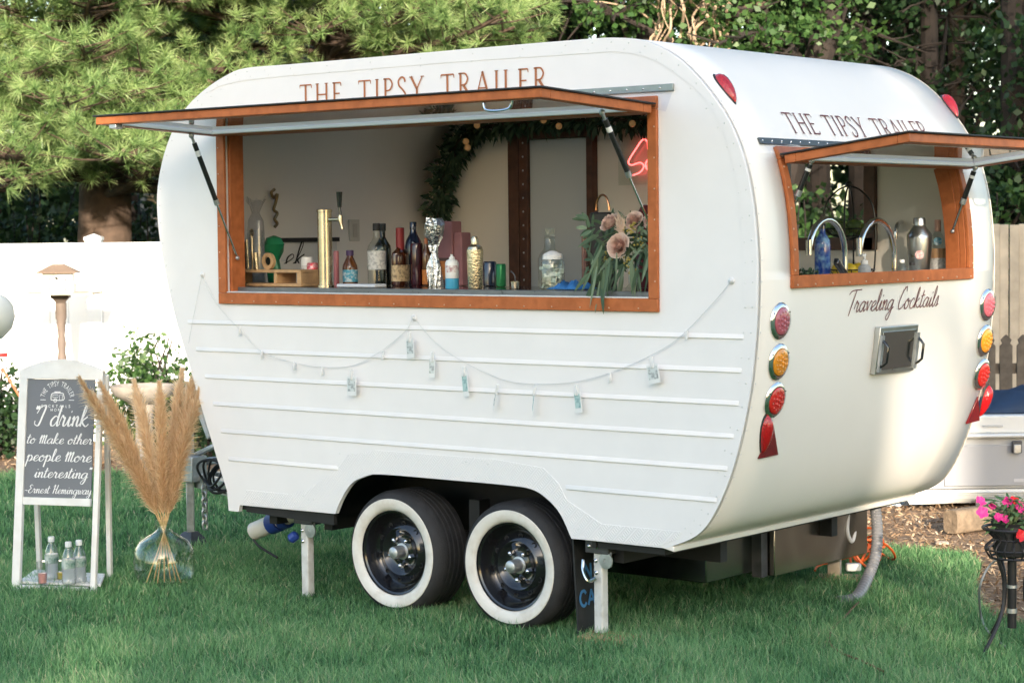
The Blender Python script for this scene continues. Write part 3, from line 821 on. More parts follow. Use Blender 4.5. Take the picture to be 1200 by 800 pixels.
# bottom trim of the rear
O('bottom_trim', MB().obox((-.625, W / 2, .437), (.028, 0, -.006), (0, W / 2 - .001, 0), (0, 0, .011)), cream_paint, tr, smooth=None, bevel=.004)
MB_ = MB(); MB_.bar((-.60, .012, .44), (-.64, .012, .44), .02, .02)

# ------------------------------------------------------------------ wheels
def wheel(xc, zc, y0=.035):
    R0 = .277
    # rim pressed steel: dish
    rim = O('wheel', MB().lathe([(.188, -.004), (.186, .006), (.178, .010), (.176, .018), (.168, .040), (.160, .062), (.150, .070), (.135, .060), (.118, .046), (.105, .040), (.092, .048), (.080, .060), (.055, .062), (.045, .055), (.0005, .055)], (xc, y0, zc), 48, (0, 1, 0), cap=False), gloss_black, tr, smooth=45)
    # profile measured inwards (+y): tyre side and tread
    prof = [(.186, .010), (.192, -.002), (.205, -.010), (.225, -.014), (.245, -.012), (.262, .002), (.272, .018), (.2745, .03)]
    for k in range(5):
        a = .035 + k * .03
        prof += [(R0, a), (R0 + .0005, a + .020), (R0 - .006, a + .0215), (R0 - .006, a + .0265)]
    prof += [(.272, .190), (.255, .205), (.20, .206)]
    O('tyre', MB().lathe(prof, (xc, y0, zc), 72, (0, 1, 0), cap=False), tyre_rub, rim, smooth=40)
    O('whitewall', MB().lathe([(.187, .0075), (.192, -.0045), (.205, -.0125), (.225, -.0165), (.240, -.0155), (.2435, -.0105)], (xc, y0, zc), 72, (0, 1, 0), cap=False), ww_mat, rim, smooth=50)
    mb = MB()
    for k in range(10):       # vent holes shown as dark recess plugs
        an = k * 2 * math.pi / 10 + .2
        mb.lathe([(.0125, 0), (.0125, -.002), (.0095, -.0025), (.009, .004), (.0005, .004)], (xc + math.cos(an) * .127, y0 + .0515, zc + math.sin(an) * .127), 10, (0, 1, 0), cap=False)
    stuff(O('vent_holes', mb, chassis_m, rim))
    for k in range(5):
        an = k * 2 * math.pi / 5 + .95
        c = (xc + math.cos(an) * .062, y0 + .058, zc + math.sin(an) * .062)
        O('lug_nut', MB().lathe([(.0125, 0), (.0125, .016), (.011, .022), (.006, .027), (.0005, .029)], c, 6, (0, -1, 0), cap=False), chrome, rim, smooth=30)
    O('hub_cap', MB().lathe([(.037, 0), (.037, .004), (.028, .006), (.0275, .055), (.0255, .062), (.018, .066), (.0005, .067)], (xc, y0 + .056, zc), 24, (0, -1, 0), cap=False), zinc, rim)
    return rim
hF, hR = onY((462.5, 646.5), .045), onY((599.5, 663.7), .045)
wheel(hF[0], .277 - .0, .040); wheel(hR[0], .277, .040)
for xc in (hF[0], hR[0]):      # far wheels, seen under the floor only
    O('far_wheel', MB().lathe([(.16, -.05), (.26, -.05), (.277, -.02), (.277, .13), (.26, .16), (.16, .16)], (xc, 1.80, .277), 32, (0, 1, 0)), tyre_rub, tr)
mb = MB()
for xc in (hF[0], hR[0]): mb.tube([(xc, .12, .277), (xc, 1.86, .277)], .03, 10)
mb.box((hF[0] - .3, .28, .31), (hR[0] + .3, .33, .36)); mb.box(((hF[0] + hR[0]) / 2 - .03, .20, .30), ((hF[0] + hR[0]) / 2 + .03, .27, .52))
O('axle', mb, chassis_m, tr)
# grass stuck to the tread and a mud flap with lettering
fx = hR[0] + .345
p = [(fx, .05), (fx + .02, .30)]
O('mud_flap', MB().obox((fx - .005, .150, .225), (.0035, 0, .010), (0, .105, 0), (-.012, 0, .20)), black_rub, tr, smooth=None)
blue_txt = M('blue_lettering', (.05, .20, .42), .5)
def flap_map(y0, z0, h):
    return lambda u, v: (fx + .003 - (z0 + v * h - .225) * .06, y0 + u * h, z0 + v * h)
pl, tw = caps_text('CAR', .14, .2, .2, serif=False); letters('flap_lettering', pl, flap_map(.06, .14, .062), blue_txt, tr, 'blue capitals on the mud flap')
pl, tw = caps_text('N', .1, .2, .2, serif=False); letters('flap_lettering', pl, flap_map(.10, .25, .062), blue_txt, tr)

# ------------------------------------------------------------------ stabiliser legs
def leg(x, y, ztop, foot_z, w=.044):
    lg = O('stabiliser_leg', MB().box((x - w / 2, y - w / 2, foot_z), (x + w / 2, y + w / 2, ztop)), jack_white, tr, smooth=None, bevel=.006)
    mb = MB().box((x - .055, y - .035, ztop - .01), (x + .065, y + .03, ztop + .05)); O('bracket', mb, dark_steel, lg, smooth=None, bevel=.004)
    mb = MB()
    mb.lathe([(.034, 0), (.034, .006), (.010, .007), (.009, .004)], (x + .048, y - .026, ztop - .035), 18, (0, -1, 0)); mb.box((x + .02, y - .025, ztop - .06), (x + .072, y - .02, ztop))
    O('quadrant_plate', mb, zinc, lg, smooth=40)
    mb = MB()
    for (dx, dz) in ((-.03, .02), (.01, .02), (-.006, -.04), (-.004, -.09)): mb.lathe([(.009, 0), (.009, .006), (.005, .010), (.0005, .011)], (x + dx, y - .0355 if dz > 0 else y - w / 2, ztop + dz), 8, (0, -1, 0), cap=False)
    O('bolts', mb, chrome, lg)
    return lg
jf = onY((360, 613), .10); jr = onY((704, 650), .10)
l1 = leg(jf[0], .10, jf[2] + .01, 0.012); l2 = leg(jr[0], .10, jr[2] + .02, 0.034)
O('crank_eye', MB().tube(crom([(jr[0] - .06, .06, jr[2] - .02), (jr[0] - .05, .045, jr[2] - .06), (jr[0] - .02, .04, jr[2] - .10), (jr[0] + .005, .06, jr[2] - .09)], 5), .008, 8), chrome, l2)
O('blue_knob', MB().lathe([(.012, 0), (.024, .01), (.024, .04), (.012, .05)], (jf[0] - .045, .08, jf[2] - .05), 10, (-.6, -.3, -.5)), M('blue_plastic', (.02, .05, .24), .35), l1)
# drain pipe with blue coupling
d0, d1, d2 = onY((298, 622), .22), onY((322, 612), .22), onY((346, 600), .22)
O('drain_pipe', MB().tube([d0, d1], [.044, .044], 20).tube([d1, d2, (d2[0] + .1, .3, d2[2] + .03)], [.040, .040, .04], 20), M('pvc_white', (.62, .60, .55), .4), tr)
ax = (Vector(d1) - Vector(d0)).normalized(); O('pipe_coupling', MB().tube([Vector(d1) - ax * .025, Vector(d1) + ax * .035], .051, 20).tube([Vector(d1) + ax * .05, Vector(d1) + ax * .09], .05, 20), MATS['blue_plastic'], tr)
c_ = [onY(q, .2) for q in [(297, 632), (304, 640), (315, 647), (325, 653)]]
O('drain_strap', MB().tube(crom(c_, 6), .006, 6), black_rub, tr)

# ------------------------------------------------------------------ under-floor boxes at the rear
bx = onZ((845, 662), .16)
def facebox(name, pxs, y, depth, mat):
    a, b = onY(pxs[0], y), onY(pxs[1], y)
    return O(name, MB().box((min(a[0], b[0]), y, min(a[2], b[2])), (max(a[0], b[0]), y + depth, max(a[2], b[2]))), mat, tr, smooth=None, bevel=.004)
O('tank_box', MB().box((-1.62, .62, .185), (-.86, 1.02, .40)), M('dark_stainless', (.20, .22, .20), .22, metal=1, var=(5, .1)), tr, smooth=None, bevel=.004)
O('tank_box', MB().box((-1.55, 1.04, .165), (-.78, 1.86, .398)), brown_steel, tr, smooth=None, bevel=.004)
mb = MB().box((-.86, .98, .165), (-.81, 1.03, .40)); O('tank_bracket', mb, dark_steel, tr, smooth=None)

# ------------------------------------------------------------------ tongue, jack and chain at the front
tong = MB()
tip = (-4.52, 1.0, .34)
for y in (.42, 1.58): tong.bar((-3.05, y, .36), (tip[0] + .12, 1.0 + (y - 1.0) * .08, .36), .06, .075)
tong.bar((tip[0] + .18, 1.0, .37), (tip[0] - .16, 1.0, .39), .075, .065)
O('tongue_frame', tong, zinc, tr, smooth=None, bevel=.004)
jx = onZ((224, 636), .02)
jp = (jx[0], jx[1])
mb = MB().tube([(jp[0], jp[1], .05), (jp[0], jp[1], .36)], .030, 4); O('tongue_jack', mb, zinc, tr, smooth=30, bevel=.003)
O('jack_top', MB().tube([(jp[0], jp[1], .36), (jp[0], jp[1], .78)], .026, 14).lathe([(.045, 0), (.045, .04), (.02, .05)], (jp[0], jp[1], .36), 16), zinc, tr)
ft = O('jack_foot', MB().add([(jp[0] + a * .068, jp[1] + b * .060, z) for z, s in ((0.015, 1), (.05, .85), (.085, .45)) for (a, b) in ((-s, -s), (s, -s), (s, s), (-s, s))], [(0, 1, 5, 4), (1, 2, 6, 5), (2, 3, 7, 6), (3, 0, 4, 7), (4, 5, 9, 8), (5, 6, 10, 9), (6, 7, 11, 10), (7, 4, 8, 11), (8, 9, 10, 11), (3, 2, 1, 0)]), dark_steel, tr, smooth=None, bevel=.004)
O('coupler', MB().bar((tip[0] - .10, 1.0, .42), (tip[0] + .20, 1.0, .47), .07, .04).bar((tip[0] + .02, .96, .47), (tip[0] + .30, .9, .56), .025, .025).box((jp[0] - .07, jp[1] - .055, .36), (jp[0] + .08, jp[1] + .055, .50)), zinc, tr, smooth=None, bevel=.006)
# white brace from the coupler up to the body
b0, b1 = onY((233, 478), .5), onY((246, 513), .5)
O('gas_bottle_brace', MB().tube([b0, b1], .016, 8), jack_white, tr)
def chain_link(mb, c, d, side, L_=.045, w=.026, r=.006):
    c, d, side = Vector(c), Vector(d).normalized(), Vector(side).normalized()
    pts = []
    for k in range(14):
        an = k * 2 * math.pi / 14
        x, y = math.cos(an) * w / 2, math.sin(an) * w / 2 + (L_ - w) / 2 * (1 if math.sin(an) >= 0 else -1)
        pts.append(c + side * x + d * y)
    mb.tube(pts + [pts[0], pts[1]], r, 6, cap=False)
cy_ = jp[1] - .22
cx0 = onY((239, 545), cy_)
chn = MB()
zt = .42; k = 0
while zt > .17:
    chain_link(chn, (cx0[0], cy_, zt), (0, 0, 1), (1, 0, 0) if k % 2 else (.3, 1, 0)); zt -= .031; k += 1
chain = O('safety_chain', chn, zinc, tr)
mb = MB()
cc = onY((254, 553), cy_)
for k in range(6):
    pts = []
    for t in range(30):
        an = t * 2 * math.pi / 29
        pts.append((cc[0] + math.cos(an) * (.085 + .006 * k), cy_ + .03 * k - .05 + .02 * math.sin(an * 2 + k), cc[2] + math.sin(an) * (.070 + .01 * (k % 3)) - .01 * k))
    mb.tube(pts, .007, 6)
O('coiled_cable', mb, black_rub, tr)
O('battery_box', MB().box((-3.85, .86, .385), (-3.6, 1.14, .56)), black_rub, tr, smooth=None, bevel=.015)
# ------------------------------------------------------------------ inside of the trailer
CZ = 1.447
O('floor', MB().box((-3.12, .03, .436), (-2.585, W - .03, .452)).box((-2.5845, .505, .436), (-.9985, W - .03, .452)).box((-.998, .03, .436), (-.66, W - .03, .452)), M('floor_vinyl', (.24, .19, .14), .5, var=(5, .2)), tr, smooth=None)
ct = O('counter_top', MB().box((-3.42, .115, CZ - .035), (-.50, .62, CZ)), M('counter_black', (.03, .03, .032), .12, coat=.4), tr, smooth=None, bevel=.004)
O('counter_fascia', MB().box((-3.42, .06, CZ - .034), (-.52, .113, CZ + .001)), M('counter_grey', (.16, .17, .175), .3, metal=.4, var=(20, .15)), ct, smooth=None, bevel=.002)
O('counter_cabinet', MB().box((-3.30, .10, .73), (-.56, .58, CZ - .036)), inner_paint, tr, smooth=None)
RZ = 1.455
rct = O('rear_counter', MB().box((-.80, .63, RZ - .035), (-.33, W - .03, RZ)), M('counter_white', (.62, .60, .57), .3), tr, smooth=None, bevel=.003)
O('rear_cabinet', MB().box((-.78, .63, .453), (-.60, W - .03, RZ - .036)), inner_paint, tr, smooth=None)
# door on the far side, with dark frame
dw = M('door_panel_grey', (.52, .54, .53), .35, var=(3, .02))
dr = O('door', MB().box((-2.862, W - .052, .46), (-2.472, W - .032, 2.18)), dw, tr, smooth=None, bevel=.003)
for (x0, x1, z0, z1) in ((-2.995, -2.925, .46, 2.30), (-2.918, -2.864, .46, 2.30), (-2.470, -2.432, .46, 2.30), (-2.862, -2.472, 2.182, 2.262)):
    O('door_frame', MB().box((x0, W - .075, z0), (x1, W - .0225, z1)), brown_wood, dr, smooth=None, bevel=.003)
sc = MB(); screws(sc, (-2.89, W - .0755, .6), (-2.89, W - .0755, 2.2), 22, (0, -1, 0), .006); stuff(O('door_screws', sc, zinc, dr))
# outlets on the front wall and far wall
plate = M('outlet_plate', (.60, .58, .53), .4)
def front_x(z):
    F_ = [p for p in PROF if p[0] < -2.9][::-1]
    return float(np.interp(z, [p[1] for p in F_], [p[0] for p in F_]))
def front_y(px):
    x = -3.5
    for _ in range(15):
        p = onX(px, x); x = .5 * x + .5 * (front_x(p[2]) + .034)
    return onX(px, x)
def wall_plate(px, w=.075, h=.115):
    p = front_y(px)
    o = O('outlet', MB().box((p[0] - .003, p[1] - w / 2, p[2] - h / 2), (p[0] + .012, p[1] + w / 2, p[2] + h / 2)), plate, tr, smooth=None, bevel=.003)
    O('socket', MB().box((p[0] + .0125, p[1] - .017, p[2] - .035), (p[0] + .015, p[1] + .017, p[2] + .035)), M('socket_ivory', (.50, .48, .44), .4), o, smooth=None, bevel=.002)
wall_plate((414, 270)); wall_plate((582, 268), .07, .10)
# vertical batten on the front wall, ceiling vent line
# white board with black frame on the front wall
b0, b1 = front_y((326, 284)), front_y((374, 316))
bd = thing('wall_board', 'white board with black top frame and black script on the front wall', 'sign', (b0[0] + .02, (b0[1] + b1[1]) / 2, b1[2]))
O('board', MB().box((b0[0] + .005, b0[1], b1[2]), (b0[0] + .018, b1[1] + .15, b0[2])), M('board_white', (.70, .69, .67), .5), bd, smooth=None)
O('frame', MB().box((b0[0] + .003, b0[1] - .012, b0[2]), (b0[0] + .03, b1[1] + .16, b0[2] + .022)), black_rub, bd, smooth=None)
pl, tw = script_text('ek', .16, .07, .25)
s_ = (front_y((356, 300))[1] - front_y((331, 300))[1]) / tw
letters('script', pl, lambda u, v: (b0[0] + .021, front_y((331, 300))[1] + u * s_, front_y((331, 312))[2] + v * s_ * .85), black_rub, bd)

# ------------------------------------------------------------------ things on the counter
def cp(px, y): p = onY(px, y); return np.array([p[0], y, CZ + .0005])
def m_px(p): return 1.0 / pxscale(p)
red_can = M('red_can', (.55, .02, .04), .3, metal=.2, mottle=(60, (.7, .68, .66), .6)); cap_white = M('cap_white', (.78, .77, .75), .4)
brass = M('brass', (.57, .49, .36), .26, metal=1, var=(20, .1)); gold = M('gold_hammered', (.72, .58, .36), .26, metal=1, bump=(120, .5))
amber_liq = M('amber_bottle', (.10, .035, .01), .1, coat=.5); dark_glass = M('dark_bottle', (.012, .016, .012), .08, coat=.7); navy_glass = M('navy_bottle', (.012, .02, .05), .1, coat=.7)
whisk = M('whiskey', (.055, .015, .006), .08, coat=.7); label_w = M('paper_label', (.70, .68, .64), .6, mottle=(90, (.25, .25, .26), .7)); label_tan = M('tan_label', (.60, .44, .25), .6, mottle=(70, (.12, .08, .05), .8))
label_or = M('orange_label', (.55, .18, .03), .5, mottle=(80, (.3, .08, .02), .6)); label_bl = M('blue_label', (.06, .30, .42), .5, mottle=(70, (.7, .7, .7), .7))
wax_red = M('red_wax', (.25, .015, .02), .35); purple_cap = M('purple_cap', (.06, .03, .10), .4); foil = M('foil', (.80, .80, .79), .16, metal=1, bump=(60, 1.0))
BOT = {   # (radius fraction, height fraction)
 'spirit': [(.9, 0), (1, .02), (1, .58), (.93, .64), (.55, .72), (.34, .78), (.32, .90), (.36, .905), (.36, .93)],
 'square': [(.95, 0), (1, .02), (1, .50), (.95, .56), (.55, .62), (.32, .68), (.30, .88), (.34, .89), (.34, .92)],
 'stubby': [(.9, 0), (1, .03), (1, .50), (.95, .58), (.6, .74), (.42, .82), (.40, .88), (.44, .885), (.44, .9)],
 'tall': [(.9, 0), (1, .02), (1, .62), (.9, .70), (.5, .80), (.4, .85), (.38, .93)],
 'wine': [(.9, 0), (1, .02), (1, .60), (.92, .68), (.42, .78), (.36, .84), (.35, .95)],
 'can': [(.85, 0), (1, .04), (1, .93), (.9, .985), (.86, 1.0), (.84, .985), (.1, .985)],
}
def bottle(name, label, cat, p, h, r, kind, glass, cap=None, lab=None, lab_rng=(.2, .48), liquid=None, liq_rng=(.02, .5), n=20, group=None, caph=None):
    t = thing(name, label, cat, p, group)
    sq = 4 if kind == 'square' else n
    pr = [(a * r, b * h) for a, b in BOT[kind]]
    O('body', MB().lathe(pr, p, n, squash=.62 if kind == 'square' else 1.0), glass, t)
    if cap:
        rt = BOT[kind][-1][0] * r * 1.12; zt = (caph or BOT[kind][-1][1] - .05) * h
        O('cap', MB().lathe([(rt, zt), (rt, h * .99), (rt * .9, h)], p, 16), cap, t)
    if lab:
        rr = r * 1.02
        O('label', MB().lathe([(rr, lab_rng[0] * h), (rr, lab_rng[1] * h)], p, n, cap=False, squash=.64 if kind == 'square' else 1.0), lab, t)
    if liquid:
        O('liquid', MB().lathe([(.9 * r, liq_rng[0] * h), (.95 * r, (liq_rng[0] + .01) * h), (.95 * r, liq_rng[1] * h)], p, n), liquid, t)
    return t
# wooden caddy
p0, p1 = cp((272.5, 336), .22), cp((356, 336), .22)
wc = thing('wooden_caddy', 'light pine open caddy with bar tools at the end of the counter', 'caddy', ((p0[0] + p1[0]) / 2, .27, CZ))
hz = 19 * m_px(p0)
xm = p0[0] + (p1[0] - p0[0]) * .62
for (z0, z1) in ((0, .014), (hz - .014, hz)): O('shelf', MB().box((p0[0], .20, CZ + .001 + z0), (p1[0], .34, CZ + .001 + z1)), pine_wood, wc, smooth=None, bevel=.002)
for x in (p0[0], xm, p1[0] - .03): O('upright', MB().box((x + .001, .203, CZ + .0155), (x + .019 if x < p1[0] - .04 else x + .029, .337, CZ + hz - .0135)), pine_wood, wc, smooth=None, bevel=.002)
top = CZ + hz + .002
def tool(px0, px1, y, r, mat, name, label, shape='rod'):
    a, b = onY(px0, y), onY(px1, y)
    t = thing(name, label, 'bar tool', (a[0], y, top), None)
    mb = MB().tube([(a[0], y, top), (a[0] + (b[0] - a[0]) * .5, y, (top + b[2]) / 2), b], [r * .8, r, r], 10)
    if shape == 'spoon': mb.sphere(b, r * 2.2, 10, 6, (1, .5, 1.6))
    O('shaft', mb, mat, t)
tool((291, 318), (289, 281), .26, .007, gold, 'gold_muddler', 'straight gold muddler standing in the wooden caddy')
tool((296, 318), (295, 273), .29, .006, brass, 'brass_spoon', 'brass bar spoon with round top in the wooden caddy', 'spoon')
tool((301, 318), (299, 296), .24, .012, gold, 'gold_jigger', 'short thick gold jigger in the wooden caddy')
# ring disc
pr = onY((316.5, 308), .25)
rg = thing('ring_coaster', 'round wooden ring with dark centre standing on the caddy', 'coaster', (pr[0], .25, top))
rr = 9.6 * m_px(pr)
O('ring', MB().lathe([(rr, 0), (rr, .018), (rr * .55, .018), (rr * .55, .004), (.0005, .004)], (pr[0], .25, top + rr), 28, (0, -1, .0)), pine_wood, rg)
O('centre', MB().lathe([(rr * .54, .005), (rr * .45, .012), (.0005, .012)], (pr[0], .25, top + rr), 20, (0, -1, 0)), dark_glass, rg)
p = cp((284.5, 330), .42); bottle('dark_bottle', 'slim dark green bottle behind the wooden caddy', 'bottle', p, onY((284, 268), .42)[2] - CZ, 5.5 * m_px(p), 'tall', dark_glass, black_rub)
# sleeve of plastic cups
p = cp((301, 330), .40)
cu = thing('cup_sleeve', 'tall clear plastic sleeve of stacked cups behind the caddy', 'cups', p)
hh = onY((301, 234), .40)[2] - CZ; rr = 9.5 * m_px(p)
mb = MB()
for k in range(16):
    z = .01 + k * hh * .62 / 16; mb.lathe([(rr * .8, z), (rr * .97, z + hh * .035), (rr * .93, z + hh * .036)], p, 20, cap=False)
O('cups', mb, M('cloudy_plastic', (.72, .73, .76), .25, transl=.3), cu)
mb = MB(); n = 22; vs = []; fs = []
for i, (f, z) in enumerate(((1.08, 0), (1.1, .3), (1.06, .6), (.95, .75), (.45, .84), (.9, .93), (1.25, 1.0))):
    for k in range(n):
        an = k * 2 * math.pi / n; q = f * rr * (1 + (.16 if i > 3 else .05) * random.uniform(-1, 1)); vs.append((p[0] + q * math.cos(an), p[1] + q * math.sin(an), CZ + .002 + z * hh + (random.uniform(-.02, .02) if i == 6 else 0)))
for i in range(6):
    for k in range(n): fs.append((i * n + k, i * n + (k + 1) % n, (i + 1) * n + (k + 1) % n, (i + 1) * n + k))
O('bag', mb.add(vs, fs), glassM('plastic_bag', (.88, .89, .92), 1.5, .12, 2.2), cu, smooth=20)
# green bag
p = cp((322, 330), .46); q = onY((322, 276), .46)
gb = thing('green_bag', 'crumpled green plastic bag on the counter behind the ring coaster', 'bag', p)
mb = MB(); hq = q[2] - CZ
mb.lathe([(.03, 0), (.035, .3 * hq), (.02, .5 * hq), (.042, .68 * hq), (.05, .82 * hq), (.035, .95 * hq), (.001, hq)], p, 14)
mb.v = [(x + random.uniform(-.008, .008), y + random.uniform(-.008, .008), z) for x, y, z in mb.v]
O('bag', mb, M('green_plastic', (.02, .22, .09), .35), gb, smooth=25)
# white tub and red can
p = cp((360.5, 331), .42); bottle('white_tub', 'white plastic tub with lid beside the red can', 'tub', p, 33 * m_px(p), 7.5 * m_px(p), 'can', cap_white, cap_white, label_w, (.2, .7))
p = cp((366.5, 331), .34); bottle('red_can', 'red drinks can beside the brass beer tower', 'can', p, 27 * m_px(p), 6.7 * m_px(p), 'can', red_can, None)
# beer tower
p = cp((381.5, 336), .22)
bt = thing('beer_tower', 'tall brass beer tap tower with black handle on the counter', 'beer tap', p)
hh = onY((381.5, 246), .22)[2] - CZ; rr = 8.6 * m_px(p)
O('column', MB().lathe([(rr * 1.2, 0), (rr * 1.2, .008), (rr, .010), (rr, hh - .012), (rr * 1.06, hh - .010), (rr * 1.06, hh), (rr * .9, hh + .003)], p, 32), brass, bt)
f0 = Vector((p[0] + rr, p[1] - .0, CZ + hh - .045)); f1 = onY((399, 253), .22)
mb = MB().tube([f0, f0 + Vector((.018, 0, 0)), Vector((f1[0], p[1], f0.z))], [.011, .008, .010], 12)
mb.tube([Vector((f1[0], p[1], f0.z + .02)), Vector((f1[0] - .002, p[1], f0.z)), Vector((f1[0] + .004, p[1], f0.z - .02)), Vector((f1[0] + .012, p[1], f0.z - .045))], [.009, .012, .008, .007], 12)
O('tap', mb, brass, bt)
th = onY((398, 243), .22); tp = onY((397.5, 225), .22)
O('handle', MB().tube([Vector((f1[0], p[1], f0.z + .015)), th, th], [.006, .007, .012], 12).tube([th, (tp[0], p[1], tp[2])], [.010, .015], 12), gloss_black, bt)
# pink bottle, dark bottle with blue label
p = cp((394.5, 334), .36); bottle('pink_bottle', 'slim pink bottle with white cap right behind the beer tower', 'bottle', p, 41 * m_px(p), 3.3 * m_px(p), 'can', M('pink_liquid', (.50, .17, .19), .3), cap_white, caph=.80)
p = cp((410.5, 330), .36); bottle('syrup_bottle', 'small dark bottle with purple cap and round blue label', 'bottle', p, 42 * m_px(p), 9 * m_px(p), 'stubby', amber_liq, purple_cap, label_bl, (.12, .46))
# white tray
a, b = cp((396, 336), .20), cp((441, 336), .20)
tag(O('tray', MB().box((a[0], .19, CZ + .001), (b[0], .27, CZ + .016)), M('tray_white', (.62, .64, .68), .4), None, smooth=None, bevel=.004), 'flat pale tray lying on the counter before the bottles', 'tray')
# spirit bottles
p = cp((442, 330), .46); bottle('vodka_bottle', 'clear spirit bottle with black cap and white label', 'bottle', p, 73 * m_px(p), 11 * m_px(p), 'spirit', clear_glass, black_rub, label_w, (.26, .56))
p = cp((449, 329), .56); bottle('spirit_bottle', 'taller dark bottle standing half hidden behind the clear spirit bottle', 'bottle', p, 72 * m_px(p), 10 * m_px(p), 'spirit', dark_glass, black_rub)
p = cp((469.5, 328), .48); bottle('whiskey_bottle', 'squat dark whiskey bottle with red wax neck and tan label', 'bottle', p, 68 * m_px(p), 13 * m_px(p), 'square', whisk, wax_red, label_tan, (.08, .36), caph=.62)
p = cp((485, 327), .60); bottle('navy_bottle', 'dark navy bottle with blue cap behind the whiskey bottle', 'bottle', p, 74 * m_px(p), 10 * m_px(p), 'tall', navy_glass, navy_glass)
p = cp((489, 328), .50); bottle('dark_red_bottle', 'dark red flat shouldered bottle beside the whiskey bottle', 'bottle', p, 50 * m_px(p), 7.5 * m_px(p), 'can', M('dark_red_glass', (.045, .008, .012), .15, coat=.6), None)
p = cp((500, 326), .50); bottle('bitters_bottle', 'narrow bottle with orange label beside the foil wrapped bottle', 'bottle', p, 56 * m_px(p), 5.2 * m_px(p), 'tall', amber_liq, M('orange_cap', (.45, .12, .03), .4), label_or, (.04, .34))
# foil wrapped bottle
p = cp((509, 325), .42); hh = 80 * m_px(p); r0 = m_px(p)
fb = thing('foil_wrapped_bottle', 'bottle wrapped in crumpled silver foil with flared top', 'bottle', p)
mb = MB().lathe([(8 * r0, 0), (8 * r0, hh * .3), (5 * r0, hh * .5), (4.5 * r0, hh * .62), (9 * r0, hh * .75), (12 * r0, hh * .9), (8 * r0, hh), (2 * r0, hh * .97)], p, 18)
mb.v = [(x + random.uniform(-.010, .010), y + random.uniform(-.010, .010), z + random.uniform(-.006, .006) if z > CZ + .02 else z) for x, y, z in mb.v]
O('foil', mb, foil, fb, smooth=15)
p = cp((519.5, 325), .56); bx_ = thing('drinks_carton', 'dark carton with orange label behind the blue and white can', 'carton', p)
O('box', MB().box((p[0] - .05, .54, CZ + .001), (p[0] + .05, .60, CZ + .13)), M('carton_dark', (.08, .04, .035), .5), bx_, smooth=None); O('label', MB().box((p[0] - .045, .5375, CZ + .03), (p[0] + .045, .5395, CZ + .115)), label_or, bx_, smooth=None)
for px_, w_, h_, y_, lab in ((541, 26, 62, .61, 'large muted pink gift box standing behind the gold shaker'), (531, 24, 75, .60, 'tall dusty pink paper bag standing behind the gold shaker')):
    p = cp((px_, 325), y_); k = m_px(p)
    tag(O('pink_box' if w_ == 26 else 'paper_bag', MB().add([(p[0] + a * w_ / 2 * k * (1 if z == 0 else .92), p[1] - .02 + b * .035, CZ + .001 + z * h_ * k) for z in (0, 1) for (a, b) in ((-1, -1), (1, -1), (1, 1), (-1, 1))], [(0, 1, 5, 4), (1, 2, 6, 5), (2, 3, 7, 6), (3, 0, 4, 7), (4, 5, 6, 7), (3, 2, 1, 0)]), M('dusty_pink', (.30, .13, .14), .6, var=(12, .12)), None, smooth=None, bevel=.006), lab, 'box' if w_ == 26 else 'bag')
# blue and white can
p = cp((530, 340), .20); k = m_px(p)
sc_ = thing('cleaner_bottle', 'small white bottle fading to blue at the base with a ring cap', 'bottle', p)
O('body', MB().lathe([(7.6 * k, 12 * k), (8 * k, 13 * k), (8 * k, 30 * k), (6.5 * k, 33 * k), (4 * k, 34 * k)], p, 22), cap_white, sc_)
O('blue_base', MB().lathe([(8.0 * k, 0), (8.2 * k, 1 * k), (8.1 * k, 11.9 * k)], p, 22), M('sky_blue', (.05, .32, .50), .35), sc_)
O('cap', MB().lathe([(3.4 * k, 34 * k), (3.4 * k, 36.5 * k), (1.5 * k, 38 * k), (1.5 * k, 40 * k)], p, 14), cap_white, sc_)
O('print', MB().lathe([(8.1 * k, 19 * k), (8.1 * k, 27 * k)], p, 22, cap=False), M('can_print', (.72, .70, .68), .4, mottle=(60, (.35, .06, .08), .8)), sc_)
# gold shaker
p = cp((557, 339), .20); k = m_px(p)
gs = thing('gold_shaker', 'hammered gold cocktail shaker on the counter', 'cocktail shaker', p)
O('body', MB().lathe([(8 * k, 0), (8.6 * k, 1 * k), (9.8 * k, 43 * k), (9.6 * k, 46 * k)], p, 28), gold, gs)
O('strainer', MB().lathe([(9.4 * k, 46 * k), (8.5 * k, 49 * k), (5.5 * k, 51 * k), (4.2 * k, 52 * k)], p, 28), brass, gs)
O('cap', MB().lathe([(4.4 * k, 52 * k), (4.4 * k, 58 * k), (3.2 * k, 61 * k), (.5 * k, 61.6 * k)], p, 22), brass, gs)
p = cp((587, 324), .48); bottle('green_can', 'small green drinks can at the back of the counter', 'can', p, 27 * m_px(p), 6 * m_px(p), 'can', M('green_can', (.01, .16, .05), .3, metal=.4), None)
p = cp((574, 325), .55); bottle('dark_can', 'dark navy can next to the green can', 'can', p, 29 * m_px(p), 8 * m_px(p), 'can', navy_glass, None)
p = cp((603.5, 340), .22); k = m_px(p)
jg = thing('brass_jigger', 'small brass cup with thin dark spout on the counter', 'jigger', p)
O('cup', MB().lathe([(4.2 * k, 0), (4.6 * k, 1 * k), (5 * k, 9 * k), (4.6 * k, 9 * k), (4.2 * k, 2 * k)], p, 20), brass, jg)
O('spout', MB().tube(crom([p + np.array([0, 0, 2 * k]), p + np.array([.5 * k, 0, 11 * k]), p + np.array([-1 * k, 0, 17 * k]), p + np.array([-6 * k, 0, 21 * k])], 5), .003, 6), dark_steel, jg)
